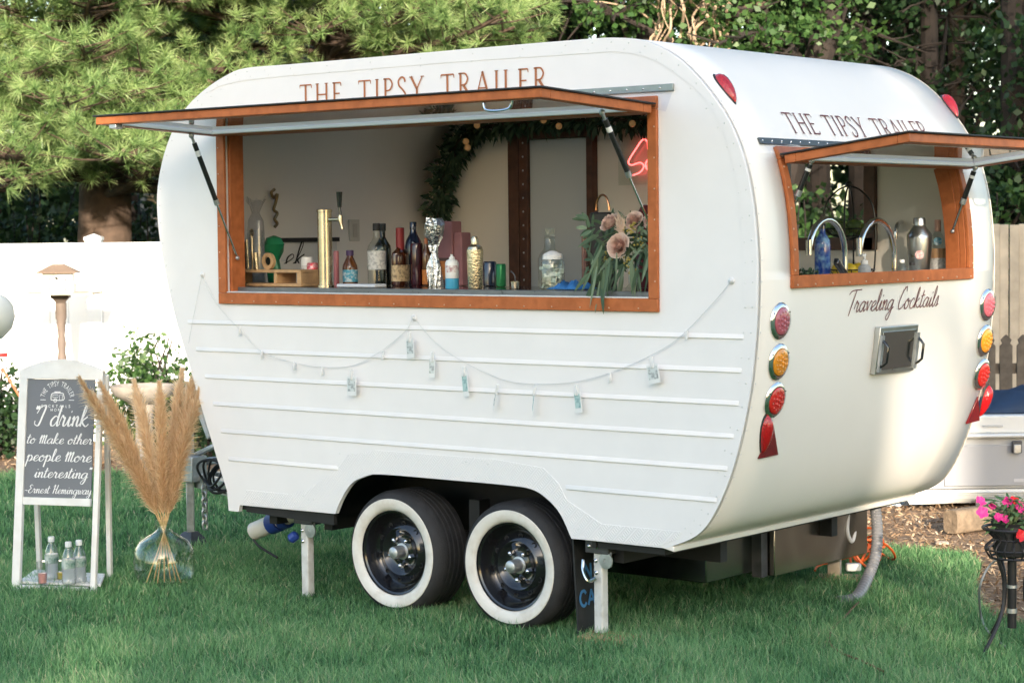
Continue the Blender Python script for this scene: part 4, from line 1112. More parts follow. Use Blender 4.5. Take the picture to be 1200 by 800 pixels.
# tip jar with notes and a decanter
p = cp((648, 341), .21); k = m_px(p)
tj = thing('tip_jar', 'glass jar with white lid full of folded banknotes', 'jar', p)
O('jar', MB().lathe([(12.5 * k, 0), (14 * k, 1.5 * k), (14.3 * k, 30 * k), (13 * k, 34 * k), (11.5 * k, 35 * k), (11.5 * k, 38 * k)], p, 30, cap=False), clear_glass, tj)
O('lid', MB().lathe([(12 * k, 35.5 * k), (12 * k, 40 * k), (10 * k, 42 * k), (4 * k, 45 * k), (.5 * k, 45.5 * k)], p, 24), cap_white, tj)
note = M('banknote', (.42, .47, .38), .6, mottle=(50, (.70, .68, .60), .9))
mb = MB()
for i in range(34):
    c = p + np.array([random.uniform(-8, 8) * k, random.uniform(-8, 8) * k, random.uniform(3, 28) * k])
    d, a, b = frame_of((random.uniform(-1, 1), random.uniform(-1, 1), random.uniform(-.8, .8)))
    mb.add([Vector(c) + a * i_ * 6 * k + b * j_ * 2.6 * k + d * (1.5 * k * (i_ * i_)) for j_ in (-1, 1) for i_ in (-1, -.4, .3, 1)], [(0, 1, 5, 4), (1, 2, 6, 5), (2, 3, 7, 6)])
O('banknotes', mb, note, tj, smooth=None)['kind'] = 'stuff'
p = cp((645, 338), .40); k = m_px(p)
dc = thing('glass_decanter', 'tall clear glass decanter with ribbed neck behind the tip jar', 'decanter', p)
O('body', MB().lathe([(14 * k, 0), (14.5 * k, 34 * k), (12 * k, 40 * k), (7 * k, 46 * k), (6 * k, 58 * k), (7 * k, 59 * k), (6 * k, 60 * k)], p, 26), clear_glass, dc)
O('stopper', MB().lathe([(5.5 * k, 60 * k), (6.2 * k, 62 * k), (5.4 * k, 66 * k), (5.8 * k, 70 * k)], p, 20), clear_glass, dc)
# blue cloth
p = cp((671, 339), .24); k = m_px(p)
vs = []; fs = []; nx, ny_ = 16, 8
for j in range(ny_ + 1):
    for i in range(nx + 1):
        u, v = i / nx - .5, j / ny_ - .5
        edge = max(0, 1 - (2 * abs(u)) ** 4) * max(0, 1 - (2 * abs(v)) ** 4)
        vs.append((p[0] + u * 44 * k, p[1] + v * .15, CZ + .003 + edge * (.020 + .012 * math.sin(u * 17 + v * 6) + .008 * math.sin(v * 23 + u * 9))))
for j in range(ny_):
    for i in range(nx): q = j * (nx + 1) + i; fs.append((q, q + 1, q + nx + 2, q + nx + 1))
tag(link_mesh('blue_cloth', vs, fs, M('blue_cloth', (.03, .16, .42), .8, var=(40, .1)), None, smooth=60, solid=(.003, 1)), 'crumpled bright blue cloth on the counter by the tip jar', 'cloth')
# lantern with a copper handle behind the flowers
p = cp((707, 335), .55); k = m_px(p)
lt = thing('copper_lantern', 'dark lantern with round copper handle behind the flowers', 'lantern', p)
mb = MB(); c = p + np.array([0, 0, 90 * k]); mb.tube([c + np.array([math.cos(t) * 9.5 * k, 0, math.sin(t) * 18 * k]) for t in np.linspace(0, math.pi, 18)], .005, 8)
O('handle', mb, M('copper_metal', (.55, .27, .14), .25, metal=1), lt)
O('body', MB().box((p[0] - 14 * k, .52, CZ + .001), (p[0] + 14 * k, .58, CZ + 88 * k)), M('lantern_dark', (.03, .022, .02), .4), lt, smooth=None, bevel=.008)
O('glass_tube', MB().lathe([(3.2 * k, 0), (3.2 * k, 60 * k)], cp((685, 333), .50), 12), M('rose_glass', (.20, .09, .08), .15, coat=.5), lt)
p = cp((757, 320), .60); k = m_px(p)
tag(O('velvet_pouch', MB().lathe([(13 * k, 0), (14 * k, 30 * k), (12 * k, 60 * k), (10 * k, 86 * k), (5 * k, 96 * k), (1 * k, 97 * k)], p, 16), M('velvet_red', (.10, .010, .018), .9, sheen=.5), None), 'dark red velvet pouch behind the flowers under the neon sign', 'pouch')

# ------------------------------------------------------------------ flower arrangement
pv = cp((742, 344), .17); k = m_px(pv)
fl_ = thing('flower_arrangement', 'rose and eucalyptus bouquet trailing over the counter edge in a glass vase', 'flowers', pv)
O('vase', MB().lathe([(9 * k, 0), (9 * k, 3 * k), (5 * k, 8 * k), (6 * k, 20 * k), (11 * k, 50 * k), (12 * k, 52 * k)], pv, 22), clear_glass, fl_)
def leafmesh(P, T, N, L_, w, seg=4, droop=0.0):
    """pointed leaf as a bent strip: returns verts, faces"""
    P, T, N = Vector(P), Vector(T).normalized(), Vector(N); S = T.cross(N).normalized(); vs = []; fs = []
    for i in range(seg + 1):
        t = i / seg; ww = w * math.sin(math.pi * min(.98, t * .9 + .08)) ** .8 * (1 - .25 * t); c = P + T * L_ * t + Vector((0, 0, -droop * t * t * L_))
        vs += [c - S * ww / 2, c + N.normalized() * ww * .12, c + S * ww / 2]
    for i in range(seg):
        b = i * 3; fs += [(b, b + 1, b + 4, b + 3), (b + 1, b + 2, b + 5, b + 4)]
    return vs, fs
euc = attrM('eucalyptus_leaf', [(0, (.05, .095, .05)), (.5, (.115, .17, .095)), (1, (.22, .28, .17))], .5, .15)
def add_tint(o, vals):
    me = o.data; a = me.attributes.new('tint', 'FLOAT', 'POINT'); a.data.foreach_set('value', np.asarray(vals, dtype=np.float32))
mb = MB(); tint = []
rl = random.Random(3)
def add_leaf(px, y, ang, L_px, w_px, tt):
    P = onY(px, y); T = Vector((math.cos(ang), rl.uniform(-.5, .15), math.sin(ang)))
    v, f = leafmesh(P, T, (rl.uniform(-.4, .4), -1, rl.uniform(-.1, .5)), L_px * k, w_px * k, 4, rl.uniform(0, .35))
    mb.add(v, f); tint.extend([tt] * len(v))
spec = [((706, 284), -2.2, 32), ((702, 290), -2.0, 36), ((700, 305), -1.9, 40), ((704, 310), -1.75, 46), ((708, 318), -1.62, 44), ((698, 322), -2.05, 40), ((690, 322), -2.3, 30), ((702, 335), -1.95, 36), ((700, 332), -1.5, 34), ((695, 345), -1.5, 26), ((712, 300), -1.65, 42), ((720, 302), -1.5, 40), ((726, 300), -2.5, 34), ((735, 304), -2.55, 36), ((736, 310), -1.7, 40), ((730, 318), -1.9, 32), ((742, 316), -1.45, 30), ((758, 296), -2.1, 30), ((762, 300), -1.8, 34), ((752, 292), -2.4, 32), ((760, 290), -1.4, 28), ((700, 280), -2.6, 28), ((690, 262), 2.4, 18), ((684, 262), 2.9, 18), ((692, 268), 3.4, 16), ((688, 264), 1.7, 14), ((713, 330), -1.3, 34), ((705, 344), -1.25, 26), ((722, 330), -1.8, 30), ((747, 320), -1.8, 30)]
for px, an, L_ in spec:
    for r_ in range(2): add_leaf((px[0] + rl.uniform(-5, 5), px[1] + rl.uniform(-6, 6)), rl.uniform(.04, .20) if px[0] > 712 else rl.uniform(-.03, .10), an + rl.uniform(-.22, .22), L_ * rl.uniform(.75, 1.05), rl.uniform(4.6, 7.2), rl.random())
for i in range(120):
    add_leaf((rl.uniform(688, 765), rl.uniform(256, 320)), rl.uniform(.18, .34), rl.uniform(-3.14, 3.14), rl.uniform(10, 22), rl.uniform(4, 7), rl.random() * .5)
for i in range(46):   # small pale filler sprigs
    add_leaf((rl.uniform(745, 764), rl.uniform(262, 300)), rl.uniform(.08, .14), rl.uniform(-.6, 2.6), rl.uniform(5, 11), rl.uniform(2.5, 4), .6 + .4 * rl.random())
o = O('eucalyptus_leaves', mb, euc, fl_, smooth=60, recalc=False); add_tint(o, tint); stuff(o)
mb = MB()
for px, an, L_ in spec[:22]:
    P = onY(px, .12); mb.tube([pv + np.array([0, 0, 48 * k]), (P + pv + np.array([0, 0, 60 * k])) / 2 + np.array([0, 0, .03]), P], .0022, 5)
O('stems', mb, M('stem_green', (.10, .14, .06), .6), fl_)
rose_m = attrM('rose_petals', [(0, (.36, .17, .14)), (.35, (.76, .50, .41)), (1, (.94, .78, .68))], .6, .25)
def rose(px, y, r_px, seed, face=(0.2, -1, .35)):
    rr = random.Random(seed); c = onY(px, y); D_, A_, B_ = frame_of(face); R_ = r_px * k; mb = MB(); tint = []
    for layer in range(6):
        f = 1 - layer / 6.5; npet = 5 if layer < 4 else 4
        for q in range(npet):
            an0 = (q + layer * .38 + rr.uniform(-.1, .1)) * 2 * math.pi / npet; span = 2 * math.pi / npet * 1.35; vs = []
            for i in range(7):
                for j in range(4):
                    an = an0 + (i / 6 - .5) * span; t = j / 3
                    curl = max(0, t - .75) * 4
                    op = 1 + .14 * math.sin(q * 2.4 + layer * 1.9 + seed)
                    rad = R_ * (.10 + .90 * f) * op * (.30 + .70 * math.sin(t * math.pi / 2)) * (1 - .06 * abs(i / 3 - 1) ** 2) + R_ * .10 * f * curl * curl
                    hgt = R_ * (-.45 + t * (.62 + .62 * (1 - f)) - .10 * f * curl * curl + .09 * math.sin(i * 1.9 + q * 2 + layer) * t)
                    vs.append(Vector(c) + (A_ * math.cos(an) + B_ * math.sin(an)) * rad + D_ * hgt); tint.append(min(1, max(0, .10 + .90 * t * (.55 + .45 * f) + rr.uniform(-.05, .05))))
            mb.add(vs, [(i * 4 + j, (i + 1) * 4 + j, (i + 1) * 4 + j + 1, i * 4 + j + 1) for i in range(6) for j in range(3)])
    o = O('rose', mb, rose_m, fl_, smooth=60, recalc=False); add_tint(o, tint); return o
for i, (px, y, r_, fc) in enumerate((((714, 261), .16, 12, (-.3, -.8, .6)), ((724, 288), .10, 13.5, (.1, -1, .2)), ((743, 258), .18, 10.5, (.2, -.9, .5)), ((762, 260), .20, 8, (.6, -.8, .4)))): rose(px, y, r_, 40 + i, fc)
# blush plume and yellow berries
mb = MB()
for i in range(70):
    a = onY((728 + rl.uniform(-3, 3), 276 + rl.uniform(-8, 4)), .13); b = onY((726 + rl.uniform(-7, 7), 262 + rl.uniform(-14, 8)), .12); mb.tube([a, b], [.0022, .0008], 4, cap=False)
stuff(O('blush_plume', mb, M('blush', (.66, .48, .36), .8), fl_))
mb = MB()
for cx, cy, n_ in ((713, 302, 12), (736, 268, 14), (735, 308, 14), (745, 266, 10), (748, 285, 12), (740, 316, 8)):
    for i in range(n_): mb.sphere(onY((cx + rl.uniform(-6, 6), cy + rl.uniform(-7, 7)), .11 + rl.uniform(0, .03)), .0045, 6, 4)
stuff(O('berries', mb, M('berry_yellow', (.45, .36, .08), .5), fl_))

# ------------------------------------------------------------------ garland along the arch and above the door
ga = [onY(q, 1.90) for q in [(512, 258), (516, 232), (520, 205), (530, 180), (543, 160)]] + [onY(q, 1.90) for q in [(560, 150), (590, 146), (630, 143), (680, 141), (730, 141), (768, 138)]]
gl = thing('leafy_garland', 'dark leafy garland hung round the arch and above the door inside', 'garland', ga[0])
O('vine', MB().tube(crom(ga, 5), .008, 6), M('vine_brown', (.06, .04, .02), .8), gl)
mb = MB(); tint = []; path = crom(ga, 14)
for i, c in enumerate(path):
    w = .075 if i < 60 else .055
    for r_ in range(10):
        d = Vector((rl.gauss(0, 1), rl.gauss(0, .6), rl.gauss(0, 1))).normalized(); P = Vector(c) + d * rl.uniform(.005, w)
        P.y = min(P.y, W - .03); v, f = leafmesh(P, (d + Vector((0, 0, -.3))), (rl.uniform(-1, 1), -1, rl.uniform(-.3, 1)), rl.uniform(.03, .065), rl.uniform(.016, .03), 2, .2); v = [Vector((q[0], min(q[1], W - .026), q[2])) for q in v]
        mb.add(v, f); tint.extend([rl.random()] * len(v))
gar = attrM('garland_leaf', [(0, (.02, .045, .024)), (.6, (.045, .085, .045)), (1, (.10, .14, .075))], .55, .1)
o = O('leaves', mb, gar, gl, smooth=60, recalc=False); add_tint(o, tint); stuff(o)
bulb = M('bulb_amber', (.40, .18, .06), .15, coat=.6, emit=((1, .55, .2), .03))
for q in ((559, 147), (637, 141), (655, 148), (741, 145), (546, 166), (548, 173)):
    c = onY(q, 1.84); O('bulb', MB().sphere(c, .018, 10, 7), bulb, gl)
# neon sign
pn = onY((736, 203), 1.93)
ns = thing('neon_sign', 'red neon script sign on the inside wall beside the window frame', 'neon sign', pn)
k = 1 / pxscale(pn); s_ = 16.5 * k
mb = MB()
for st in ([(759.3, 175), (758.5, 166), (753, 164), (745, 175), (736.7, 189), (740, 193.5), (750, 190.7), (754.5, 195), (750, 202), (741.5, 205.5)], [(757, 195), (762.5, 192.5), (763, 188), (758.5, 188), (756.5, 195), (761, 200), (767, 196), (771, 188)]):
    mb.tube(crom([onY(q, 1.93) for q in st], 6), .0042, 6)
O('neon_tube', mb, M('neon_red', (.9, .1, .1), .4, emit=((1.0, .10, .09), 1.3)), ns)
O('backing', MB().box((pn[0] - .08, 1.955, pn[2] - .06), (pn[0] + .34, 1.962, pn[2] + .30)), clear_glass, ns, smooth=None)
# a curly brass bottle opener hung on the front wall, as in the photo beside the cup sleeve
q = [front_y(z) for z in [(317, 222), (313, 226), (316, 232), (320, 228), (318, 238), (316, 246), (320, 250), (317, 257), (320, 262), (317, 266)]]
q = [p + np.array([.03, 0, 0]) for p in q]
tag(O('curled_brass_hook', MB().tube(crom(q, 5), .008, 8), M('dark_brass', (.25, .18, .09), .35, metal=1), None), 'curled dark brass hook hanging on the front wall above the cups', 'hook')

# ------------------------------------------------------------------ things at the rear window
def rp(px, x): p = onX(px, x); return np.array([x, p[1], RZ + .0005])
def faucet(px_base, px_top, px_tip, x, label, r=.0135):
    b = rp(px_base, x); t = onX(px_top, x); e = onX(px_tip, x)
    fa = thing('faucet', label, 'faucet', b)
    w = (b[1] - e[1]); ztop = t[2]; rad = w / 2
    pts = [b + np.array([0, 0, 0])] + [np.array([x, b[1], z]) for z in np.linspace(RZ + .02, ztop - rad, 5)]
    for an in np.linspace(0, math.pi, 14)[1:]: pts.append(np.array([x, b[1] - rad + rad * math.cos(an), ztop - rad + rad * math.sin(an)]))
    pts.append(np.array([x, e[1], e[2]]))
    O('spout', MB().tube(pts, r, 14), chrome, fa); O('base', MB().lathe([(.028, 0), (.028, .01), (.02, .016)], b, 18), chrome, fa)
    return fa, b
f1_, b1_ = faucet((990, 322), (975, 257), (948, 281), -.47, 'tall chrome gooseneck faucet with black lever at the rear window')
O('lever', MB().bar(b1_ + np.array([.02, -.02, .03]), b1_ + np.array([.05, -.16, .10]), .022, .030), gloss_black, f1_, smooth=None, bevel=.006)
faucet((1048, 322), (1025, 258), (1007, 279), -.47, 'chrome gooseneck faucet beside the soap pump')
faucet((1062, 322), (1060, 260), (1050, 280), -.66, 'smaller chrome faucet half hidden behind the steel shaker', .010)
def rbottle(*a, **kw): return bottle(*a, **kw)
p = rp((964, 325), -.52); k = m_px(p); bottle('blue_bottle', 'blue glass bottle with silver print at the rear window', 'bottle', p, 76 * k, 9.5 * k, 'wine', M('blue_glass', (.012, .045, .26), .08, coat=.7, mottle=(30, (.25, .45, .62), .7)), navy_glass, caph=.85)
p = rp((1013, 322), -.45); k = m_px(p)
sp_ = thing('soap_pump', 'clear soap pump bottle with white pump at the rear window', 'soap pump', p)
O('body', MB().lathe([(7 * k, 0), (7.6 * k, 1 * k), (7.6 * k, 18 * k), (4 * k, 22 * k)], p, 20), M('soap_clear', (.55, .57, .58), .12, coat=.4, transl=.3), sp_)
O('pump', MB().lathe([(4.2 * k, 21 * k), (4.2 * k, 26 * k), (1.5 * k, 27 * k), (1.5 * k, 33 * k)], p, 14).bar(p + np.array([0, 1.5 * k, 33 * k]), p + np.array([.0, -6 * k, 32 * k]), 3 * k, 2.5 * k), cap_white, sp_)
p = rp((1077.5, 322), -.42); k = m_px(p)
ss = thing('steel_shaker', 'large stainless steel cocktail shaker at the rear window', 'cocktail shaker', p)
O('body', MB().lathe([(11 * k, 0), (11.6 * k, 1 * k), (14.5 * k, 44 * k), (14.5 * k, 50 * k)], p, 30), steel, ss)
O('strainer', MB().lathe([(14.8 * k, 50 * k), (14.2 * k, 54 * k), (8 * k, 62 * k), (7 * k, 64 * k)], p, 30), steel, ss)
O('cap', MB().lathe([(7.4 * k, 64 * k), (7.2 * k, 71 * k), (6.4 * k, 73 * k), (.5 * k, 73.4 * k)], p, 24), steel, ss)
dd = Vector(CAM - p).normalized(); st_c = p + np.array([0, 0, 30 * k])
O('sticker', MB().lathe([(5 * k, 13.9 * k), (5.2 * k, 14.15 * k), (.5 * k, 14.2 * k)], st_c, 18, (dd.x, dd.y, 0)), M('sticker_pink', (.72, .35, .34), .5, mottle=(80, (.8, .75, .72), .8)), ss)
p = rp((1099, 321), -.40); k = m_px(p)
rb_ = bottle('rose_bottle', 'clear rose wine bottle with pink foil neck and blue tag', 'bottle', p, 70 * k, 9.5 * k, 'wine', clear_glass, M('pink_foil', (.72, .42, .32), .35), label_w, (.12, .36), M('rose_wine', (.72, .40, .22), .12, coat=.3), (.02, .52), caph=.80)
O('tag', MB().lathe([(5 * k, 9.5 * k), (.5 * k, 9.7 * k)], p + np.array([0, 0, 44 * k]), 12, (dd.x, dd.y, .1)), MATS['blue_label'], rb_)
for i, (px_, h_, r_, lab) in enumerate(((1057, 26, 6, 'small clear swing top bottle at the rear window'), (1069, 22, 6.5, 'small clear jar with black stopper in front of the steel shaker'))):
    p = rp((px_, 322), -.38); k = m_px(p); bottle('small_bottle', lab, 'bottle', p, h_ * k, r_ * k, 'stubby', clear_glass, black_rub if i else cap_white)
# wire fruit stand
p = rp((995, 322), -.62); k = m_px(p)
fs_ = thing('fruit_stand', 'two tier black wire fruit stand at the rear window', 'fruit stand', p)
wire = MB(); bw = M('black_wire', (.012, .012, .012), .35)
def arcpts(zs, rs, an): return [p + np.array([math.cos(an) * r_ * k, math.sin(an) * r_ * k, z * k]) for z, r_ in zip(zs, rs)]
for q in range(4): wire.tube(crom(arcpts((0, 20, 60, 90, 106, 112), (26, 30, 31, 27, 14, 1), q * math.pi / 2 + .35), 6), .0042, 6)
wire.sphere(p + np.array([0, 0, 114 * k]), 4 * k, 8, 6)
for z0, r0_ in ((62, 30), (14, 30)):
    for q in range(20): wire.tube(crom(arcpts((z0, z0 - 7, z0 - 13), (r0_, r0_ * .7, 2), q * 2 * math.pi / 20), 4), .0022, 5)
    for zz, rr_ in ((z0, r0_), (z0 - 9, r0_ * .6)): wire.tube([p + np.array([math.cos(t) * rr_ * k, math.sin(t) * rr_ * k, zz * k]) for t in np.linspace(0, 2 * math.pi, 30)], .0035, 6)
O('wire_frame', wire, bw, fs_)
lem = M('lemon_skin', (.72, .52, .04), .4, bump=(150, .3)); lim = M('lime_skin', (.06, .10, .02), .4, bump=(150, .3))
for i in range(6):
    an = i * 1.05; c = p + np.array([math.cos(an) * 13 * k, math.sin(an) * 13 * k, (11 + 3 * (i % 2)) * k]); tag(O('lemon', MB().sphere(c, 8 * k, 12, 8, (1.2, 1, 1)), lem, None), 'yellow lemon lying on the lower tier of the wire fruit stand', 'lemon', 'lemons on the fruit stand')
for i in range(6):
    an = i * 1.05 + .4; c = p + np.array([math.cos(an) * 13 * k, math.sin(an) * 13 * k, (61 + 4 * (i % 2)) * k]); tag(O('lime', MB().sphere(c, 8 * k, 12, 8, (1.1, 1, .95)), lim, None), 'dark green lime lying on the upper tier of the wire fruit stand', 'lime', 'limes on the fruit stand')
# potted greens at both ends
def sprig_bunch(name, label, cpx, x, w_px, h_px, n, seed):
    rr = random.Random(seed); c = rp(cpx, x); k = m_px(c); t = thing(name, label, 'plant', c); mb = MB(); tint = []
    for i in range(n):
        P = c + np.array([rr.uniform(-.05, .05), rr.uniform(-1, 1) * w_px / 2 * k, rr.uniform(.02, 1) * h_px * k])
        v, f = leafmesh(P, (rr.uniform(-1, 1), rr.uniform(-1, 1), rr.uniform(-.3, 1)), (rr.uniform(-1, 1), -.3, 1), rr.uniform(5, 9) * k, rr.uniform(2.5, 4.5) * k, 2); mb.add(v, f); tint.extend([rr.random()] * len(v))
    o = O('leaves', mb, gar, t, smooth=60, recalc=False); add_tint(o, tint); stuff(o)
    O('stalks', MB().tube([c, c + np.array([0, 0, h_px * .8 * k])], .004, 5), MATS['vine_brown'], t)
sprig_bunch('herb_clump', 'low dark green herb clump in the corner of the rear window', (944, 325), -.50, 26, 16, 260, 5)
sprig_bunch('trailing_ivy', 'dark trailing ivy hanging beside the rose wine bottle', (1117, 322), -.55, 14, 95, 300, 6)
# cable hanging from the ceiling
q = [onX(z, -1.2) for z in [(1104, 195), (1101, 215), (1100, 222), (1102, 240)]]
tag(O('hanging_cord', MB().tube(crom(q, 4), .004, 6), M('cord_pale', (.55, .53, .48), .5), None), 'thin pale cord hanging inside the rear window', 'cord')

# ------------------------------------------------------------------ clip string with photo cards on the side
sp = [(237, 322), (247, 345), (262, 366), (283, 388), (307, 412), (345, 425), (378, 430), (414, 428), (448, 410), (475, 388), (485, 374), (497, 387), (515, 405), (546, 425), (590, 445), (630, 450), (675, 447), (720, 435), (765, 415), (800, 392), (840, 350), (857, 329)]
pts = crom([onY(q, -.014) for q in sp], 6)
wire_m = M('clear_wire', (.62, .62, .62), .3); clip_m = M('clear_clip', (.80, .80, .80), .3, transl=.3)
cs = thing('clip_string', 'thin clear wire of little clips strung across the white ribbed side', 'string', onY((485, 374), -.014))
O('wire', MB().tube(pts, .0014, 5), wire_m, cs)
O('wire', MB().tube(crom([onY(q, -.014) for q in [(237, 322), (231, 350), (226, 375), (221, 402)]], 5), .0012, 5), wire_m, cs)
for q in ((237, 322), (485, 372), (857, 329)): c = onY(q, -.004); O('hook', MB().lathe([(.015, 0), (.012, .003), (.005, .005), (.005, .010), (.001, .012)], c, 14, (0, -1, 0)), clip_m, cs)
def clip(c, parent): return O('clip', MB().box((c[0] - .005, -.019, c[2] - .036), (c[0] + .005, -.012, c[2])).box((c[0] - .004, -.024, c[2] - .04), (c[0] + .004, -.020, c[2] - .012)), clip_m, parent, smooth=None, bevel=.002)
for q in ((281, 383), (307, 411), (345, 424), (378, 430), (449, 411), (715, 437), (805, 386)): clip(onY(q, -.014), cs)
ph = [M('photo_pale', (.62, .66, .66), .3, mottle=(45, (.10, .12, .14), .9)), M('photo_teal', (.42, .58, .58), .3, mottle=(55, (.12, .25, .28), .9))]
cardm = M('card_white', (.76, .77, .77), .4)
for i, (x, y, w, h, rot, lab) in enumerate(((414, 441, 15, 22, 0, 'white photo card alone on the low left loop of the clip string'), (482, 397, 13, 22, .08, 'photo card clipped right below the middle hook'), (508.5, 420, 8, 22, -.05, 'narrow photo card first down the right loop from the middle hook'), (546, 437, 9, 27, .1, 'pale teal photo card second down the right loop'), (584, 458, 6, 22, -.25, 'edge on photo card hanging third along the right loop'), (628, 460, 6, 26, -.1, 'edge on photo card hanging at the bottom of the right loop'), (678, 459, 10, 24, .12, 'pale photo card hanging next to the bottom of the right loop'), (766, 427, 17, 22, .18, 'white card with dark wreath print near the end of the string'))):
    c = onY((x, y), -.02); k = 1 / pxscale(c); w_, h_ = w * k, h * k
    cdt = thing('photo_card', lab, 'photo card', c)
    turn = rl.uniform(-.25, .25) if w > 7 else 1.05
    w_ = w_ / (math.cos(turn) if w > 7 else .62)
    u = Vector((math.cos(turn) * math.cos(rot), -math.sin(turn) * .55, math.sin(rot))); v = Vector((-math.sin(rot), 0, math.cos(rot))); n_ = u.cross(v).normalized()
    if n_.y > 0: n_ = -n_
    cc_ = Vector(c) - v * h_ * .5 + Vector((0, -.012, 0))
    O('card', MB().obox(cc_, u * w_ / 2, v * h_ / 2, n_ * .0008), cardm, cdt, smooth=None)
    O('picture', MB().obox(cc_ + n_ * .0013 + v * h_ * .06, u * w_ * .40, v * h_ * .34, n_ * .0003), ph[1] if i in (3, 5, 6) else ph[0], cdt, smooth=None)
    O('clip', MB().obox(cc_ + v * (h_ * .5 + .008), u * .007, v * .022, n_ * .006), clip_m, cdt, smooth=None, bevel=.002)
# ------------------------------------------------------------------ left side of the yard
def on_plane(px, p0, n_):
    d = ray(px); t = ((np.asarray(p0) - CAM) @ np.asarray(n_)) / (d @ np.asarray(n_)); return CAM + d * t
sign_white = M('sign_white_paint', (.76, .75, .73), .55, var=(10, .04), mottle=(14, (.58, .54, .48), .25))
slate = M('slate_grey_board', (.165, .175, .195), .7, var=(5, .06))
chalk = M('chalk_white', (.82, .82, .82), .8)
FLg, FRg = onZ((19.5, 694)), onZ((115, 698))
u_ = FRg - FLg; wS = np.linalg.norm(u_); u_ = u_ / wS
nback = np.array([-u_[1], u_[0], 0.0]); nback = nback if nback @ FH > 0 else -nback
tilt = R(7)
v_ = np.array([0, 0, 1]) * math.cos(tilt) + nback * math.sin(tilt)
nS = np.cross(u_, v_); nS = nS if nS @ (CAM - FLg) > 0 else -nS
def S(u, v, w=0.0): return tuple(FLg + u_ * u + v_ * v + nS * w)
def spx(px): p = on_plane(px, FLg, nS) - FLg; return p @ u_, p @ v_
sg = thing('easel_sign', 'white wooden a-frame sign with grey board and brush lettered quote', 'sign', (FLg + FRg) / 2 + nback * .2)
def sbox(name, u0, u1, v0, v1, w0, w1, mat, parent, bev=.003):
    c = [(u0 + u1) / 2, (v0 + v1) / 2, (w0 + w1) / 2]
    return O(name, MB().obox(S(*c), u_ * (u1 - u0) / 2, v_ * (v1 - v0) / 2, nS * (w1 - w0) / 2), mat, parent, smooth=None, bevel=bev)
b0, b1 = spx((28, 582)), spx((112, 444.5))
top = spx((70, 421))[1]; sh = spx((22, 433))[1]; bot = spx((30, 591))[1]
ou0, ou1 = spx((21, 520))[0], spx((118.8, 520))[0]
sbox('leg', ou0, b0[0], .0, sh - .005, -.012, .012, sign_white, sg); sbox('leg', ou1 - .028, ou1, .0, sh - .005, -.012, .012, sign_white, sg)
sbox('rail', b0[0] + .0005, b1[0] - .0005, bot, b0[1], -.011, .011, sign_white, sg)
arc = [(ou0, b1[1]), (ou1, b1[1]), (ou1, sh)] + [(ou1 - .01 - (ou1 - ou0 - .02) * t, sh + (top - sh) * (1 - (2 * t - 1) ** 2)) for t in np.linspace(0, 1, 14)] + [(ou0, sh)]
O('arched_rail', MB().prism([(a, b + .0005) for a, b in arc], lambda a, b, t: S(a, b, t), -.0115, .0125), sign_white, sg, smooth=30, bevel=.002)
bo = sbox('board', b0[0] + .001, b1[0] - .001, b0[1] + .001, b1[1] - .001, -.004, .003, slate, sg, 0)
def line(text, x0, x1, base, thick=.24):
    pl, tw = script_text(text, thick, .075, .25)
    a, b = spx((x0, base)), spx((x1, base)); s_ = (b[0] - a[0]) / tw
    letter_words('chalk_lettering', pl, lambda u, v: S(a[0] + u * s_, a[1] + v * s_ * XH, .0042), chalk, bo, [], .22)
XH = 1.18
line('"I drink', 39, 103, 498.5)
XH = .92
line('to Make other', 31, 108, 519)
line('people More', 31, 107, 539.5)
line('interesting"', 40, 106, 559)
XH = 1.0
line('-Ernest Hemingway', 29, 107, 577)
# round logo with a little camper
pl, tw = caps_text('THE TIPSY TRAILER', .25, .14, .14, serif=False)
lc = spx((67.5, 469)); kk = 1 / pxscale(FLg); rad = 17 * kk; h_ = 5.6 * kk
def arcmap(u, v):
    an = math.pi * .93 - (u / tw) * math.pi * .86; r_ = rad + v * h_; return S(lc[0] + r_ * math.cos(an), lc[1] + r_ * math.sin(an), .0042)
letters('logo_arc', pl, arcmap, chalk, bo)
for tx, yb, wpx in (('COCKTAILS', 477, 38), ('MORE', 481.5, 16)):
    pl, tw = caps_text(tx, .6, .16, .16, serif=False); a = spx((67.5 - wpx / 2, yb)); s_ = wpx * kk / tw
    letters('logo_words', pl, lambda u, v: S(a[0] + u * s_, a[1] + v * 3.0 * kk, .0042), chalk, bo)
ic = []
body = [(-8, 0), (-8, 5), (-5.5, 8), (6, 8), (8, 6), (8, 0), (-8, 0)]
ic += ribbon(crom(body, 3), 1.1) + ribbon([(-6, 6), (1, 6), (1, 3), (-6, 3), (-6, 6)], .7) + ribbon([(3, 0), (3, 6), (6.5, 6), (6.5, 0)], .7)
ic += ribbon([(-2.5 + 2 * math.cos(t), 2 * math.sin(t) - .5) for t in np.linspace(0, 6.28, 12)], .9) + ribbon([(-4, 9.5), (4, 9.5)], 1.0) + ribbon([(-22, 0), (-15, 0)], .8) + ribbon([(15, 0), (22, 0)], .8)
letters('logo_camper', [[tuple(p) for p in q] for q in ic], lambda u, v: S(lc[0] + u * kk, lc[1] + (v + .5) * kk, .0042), chalk, bo)
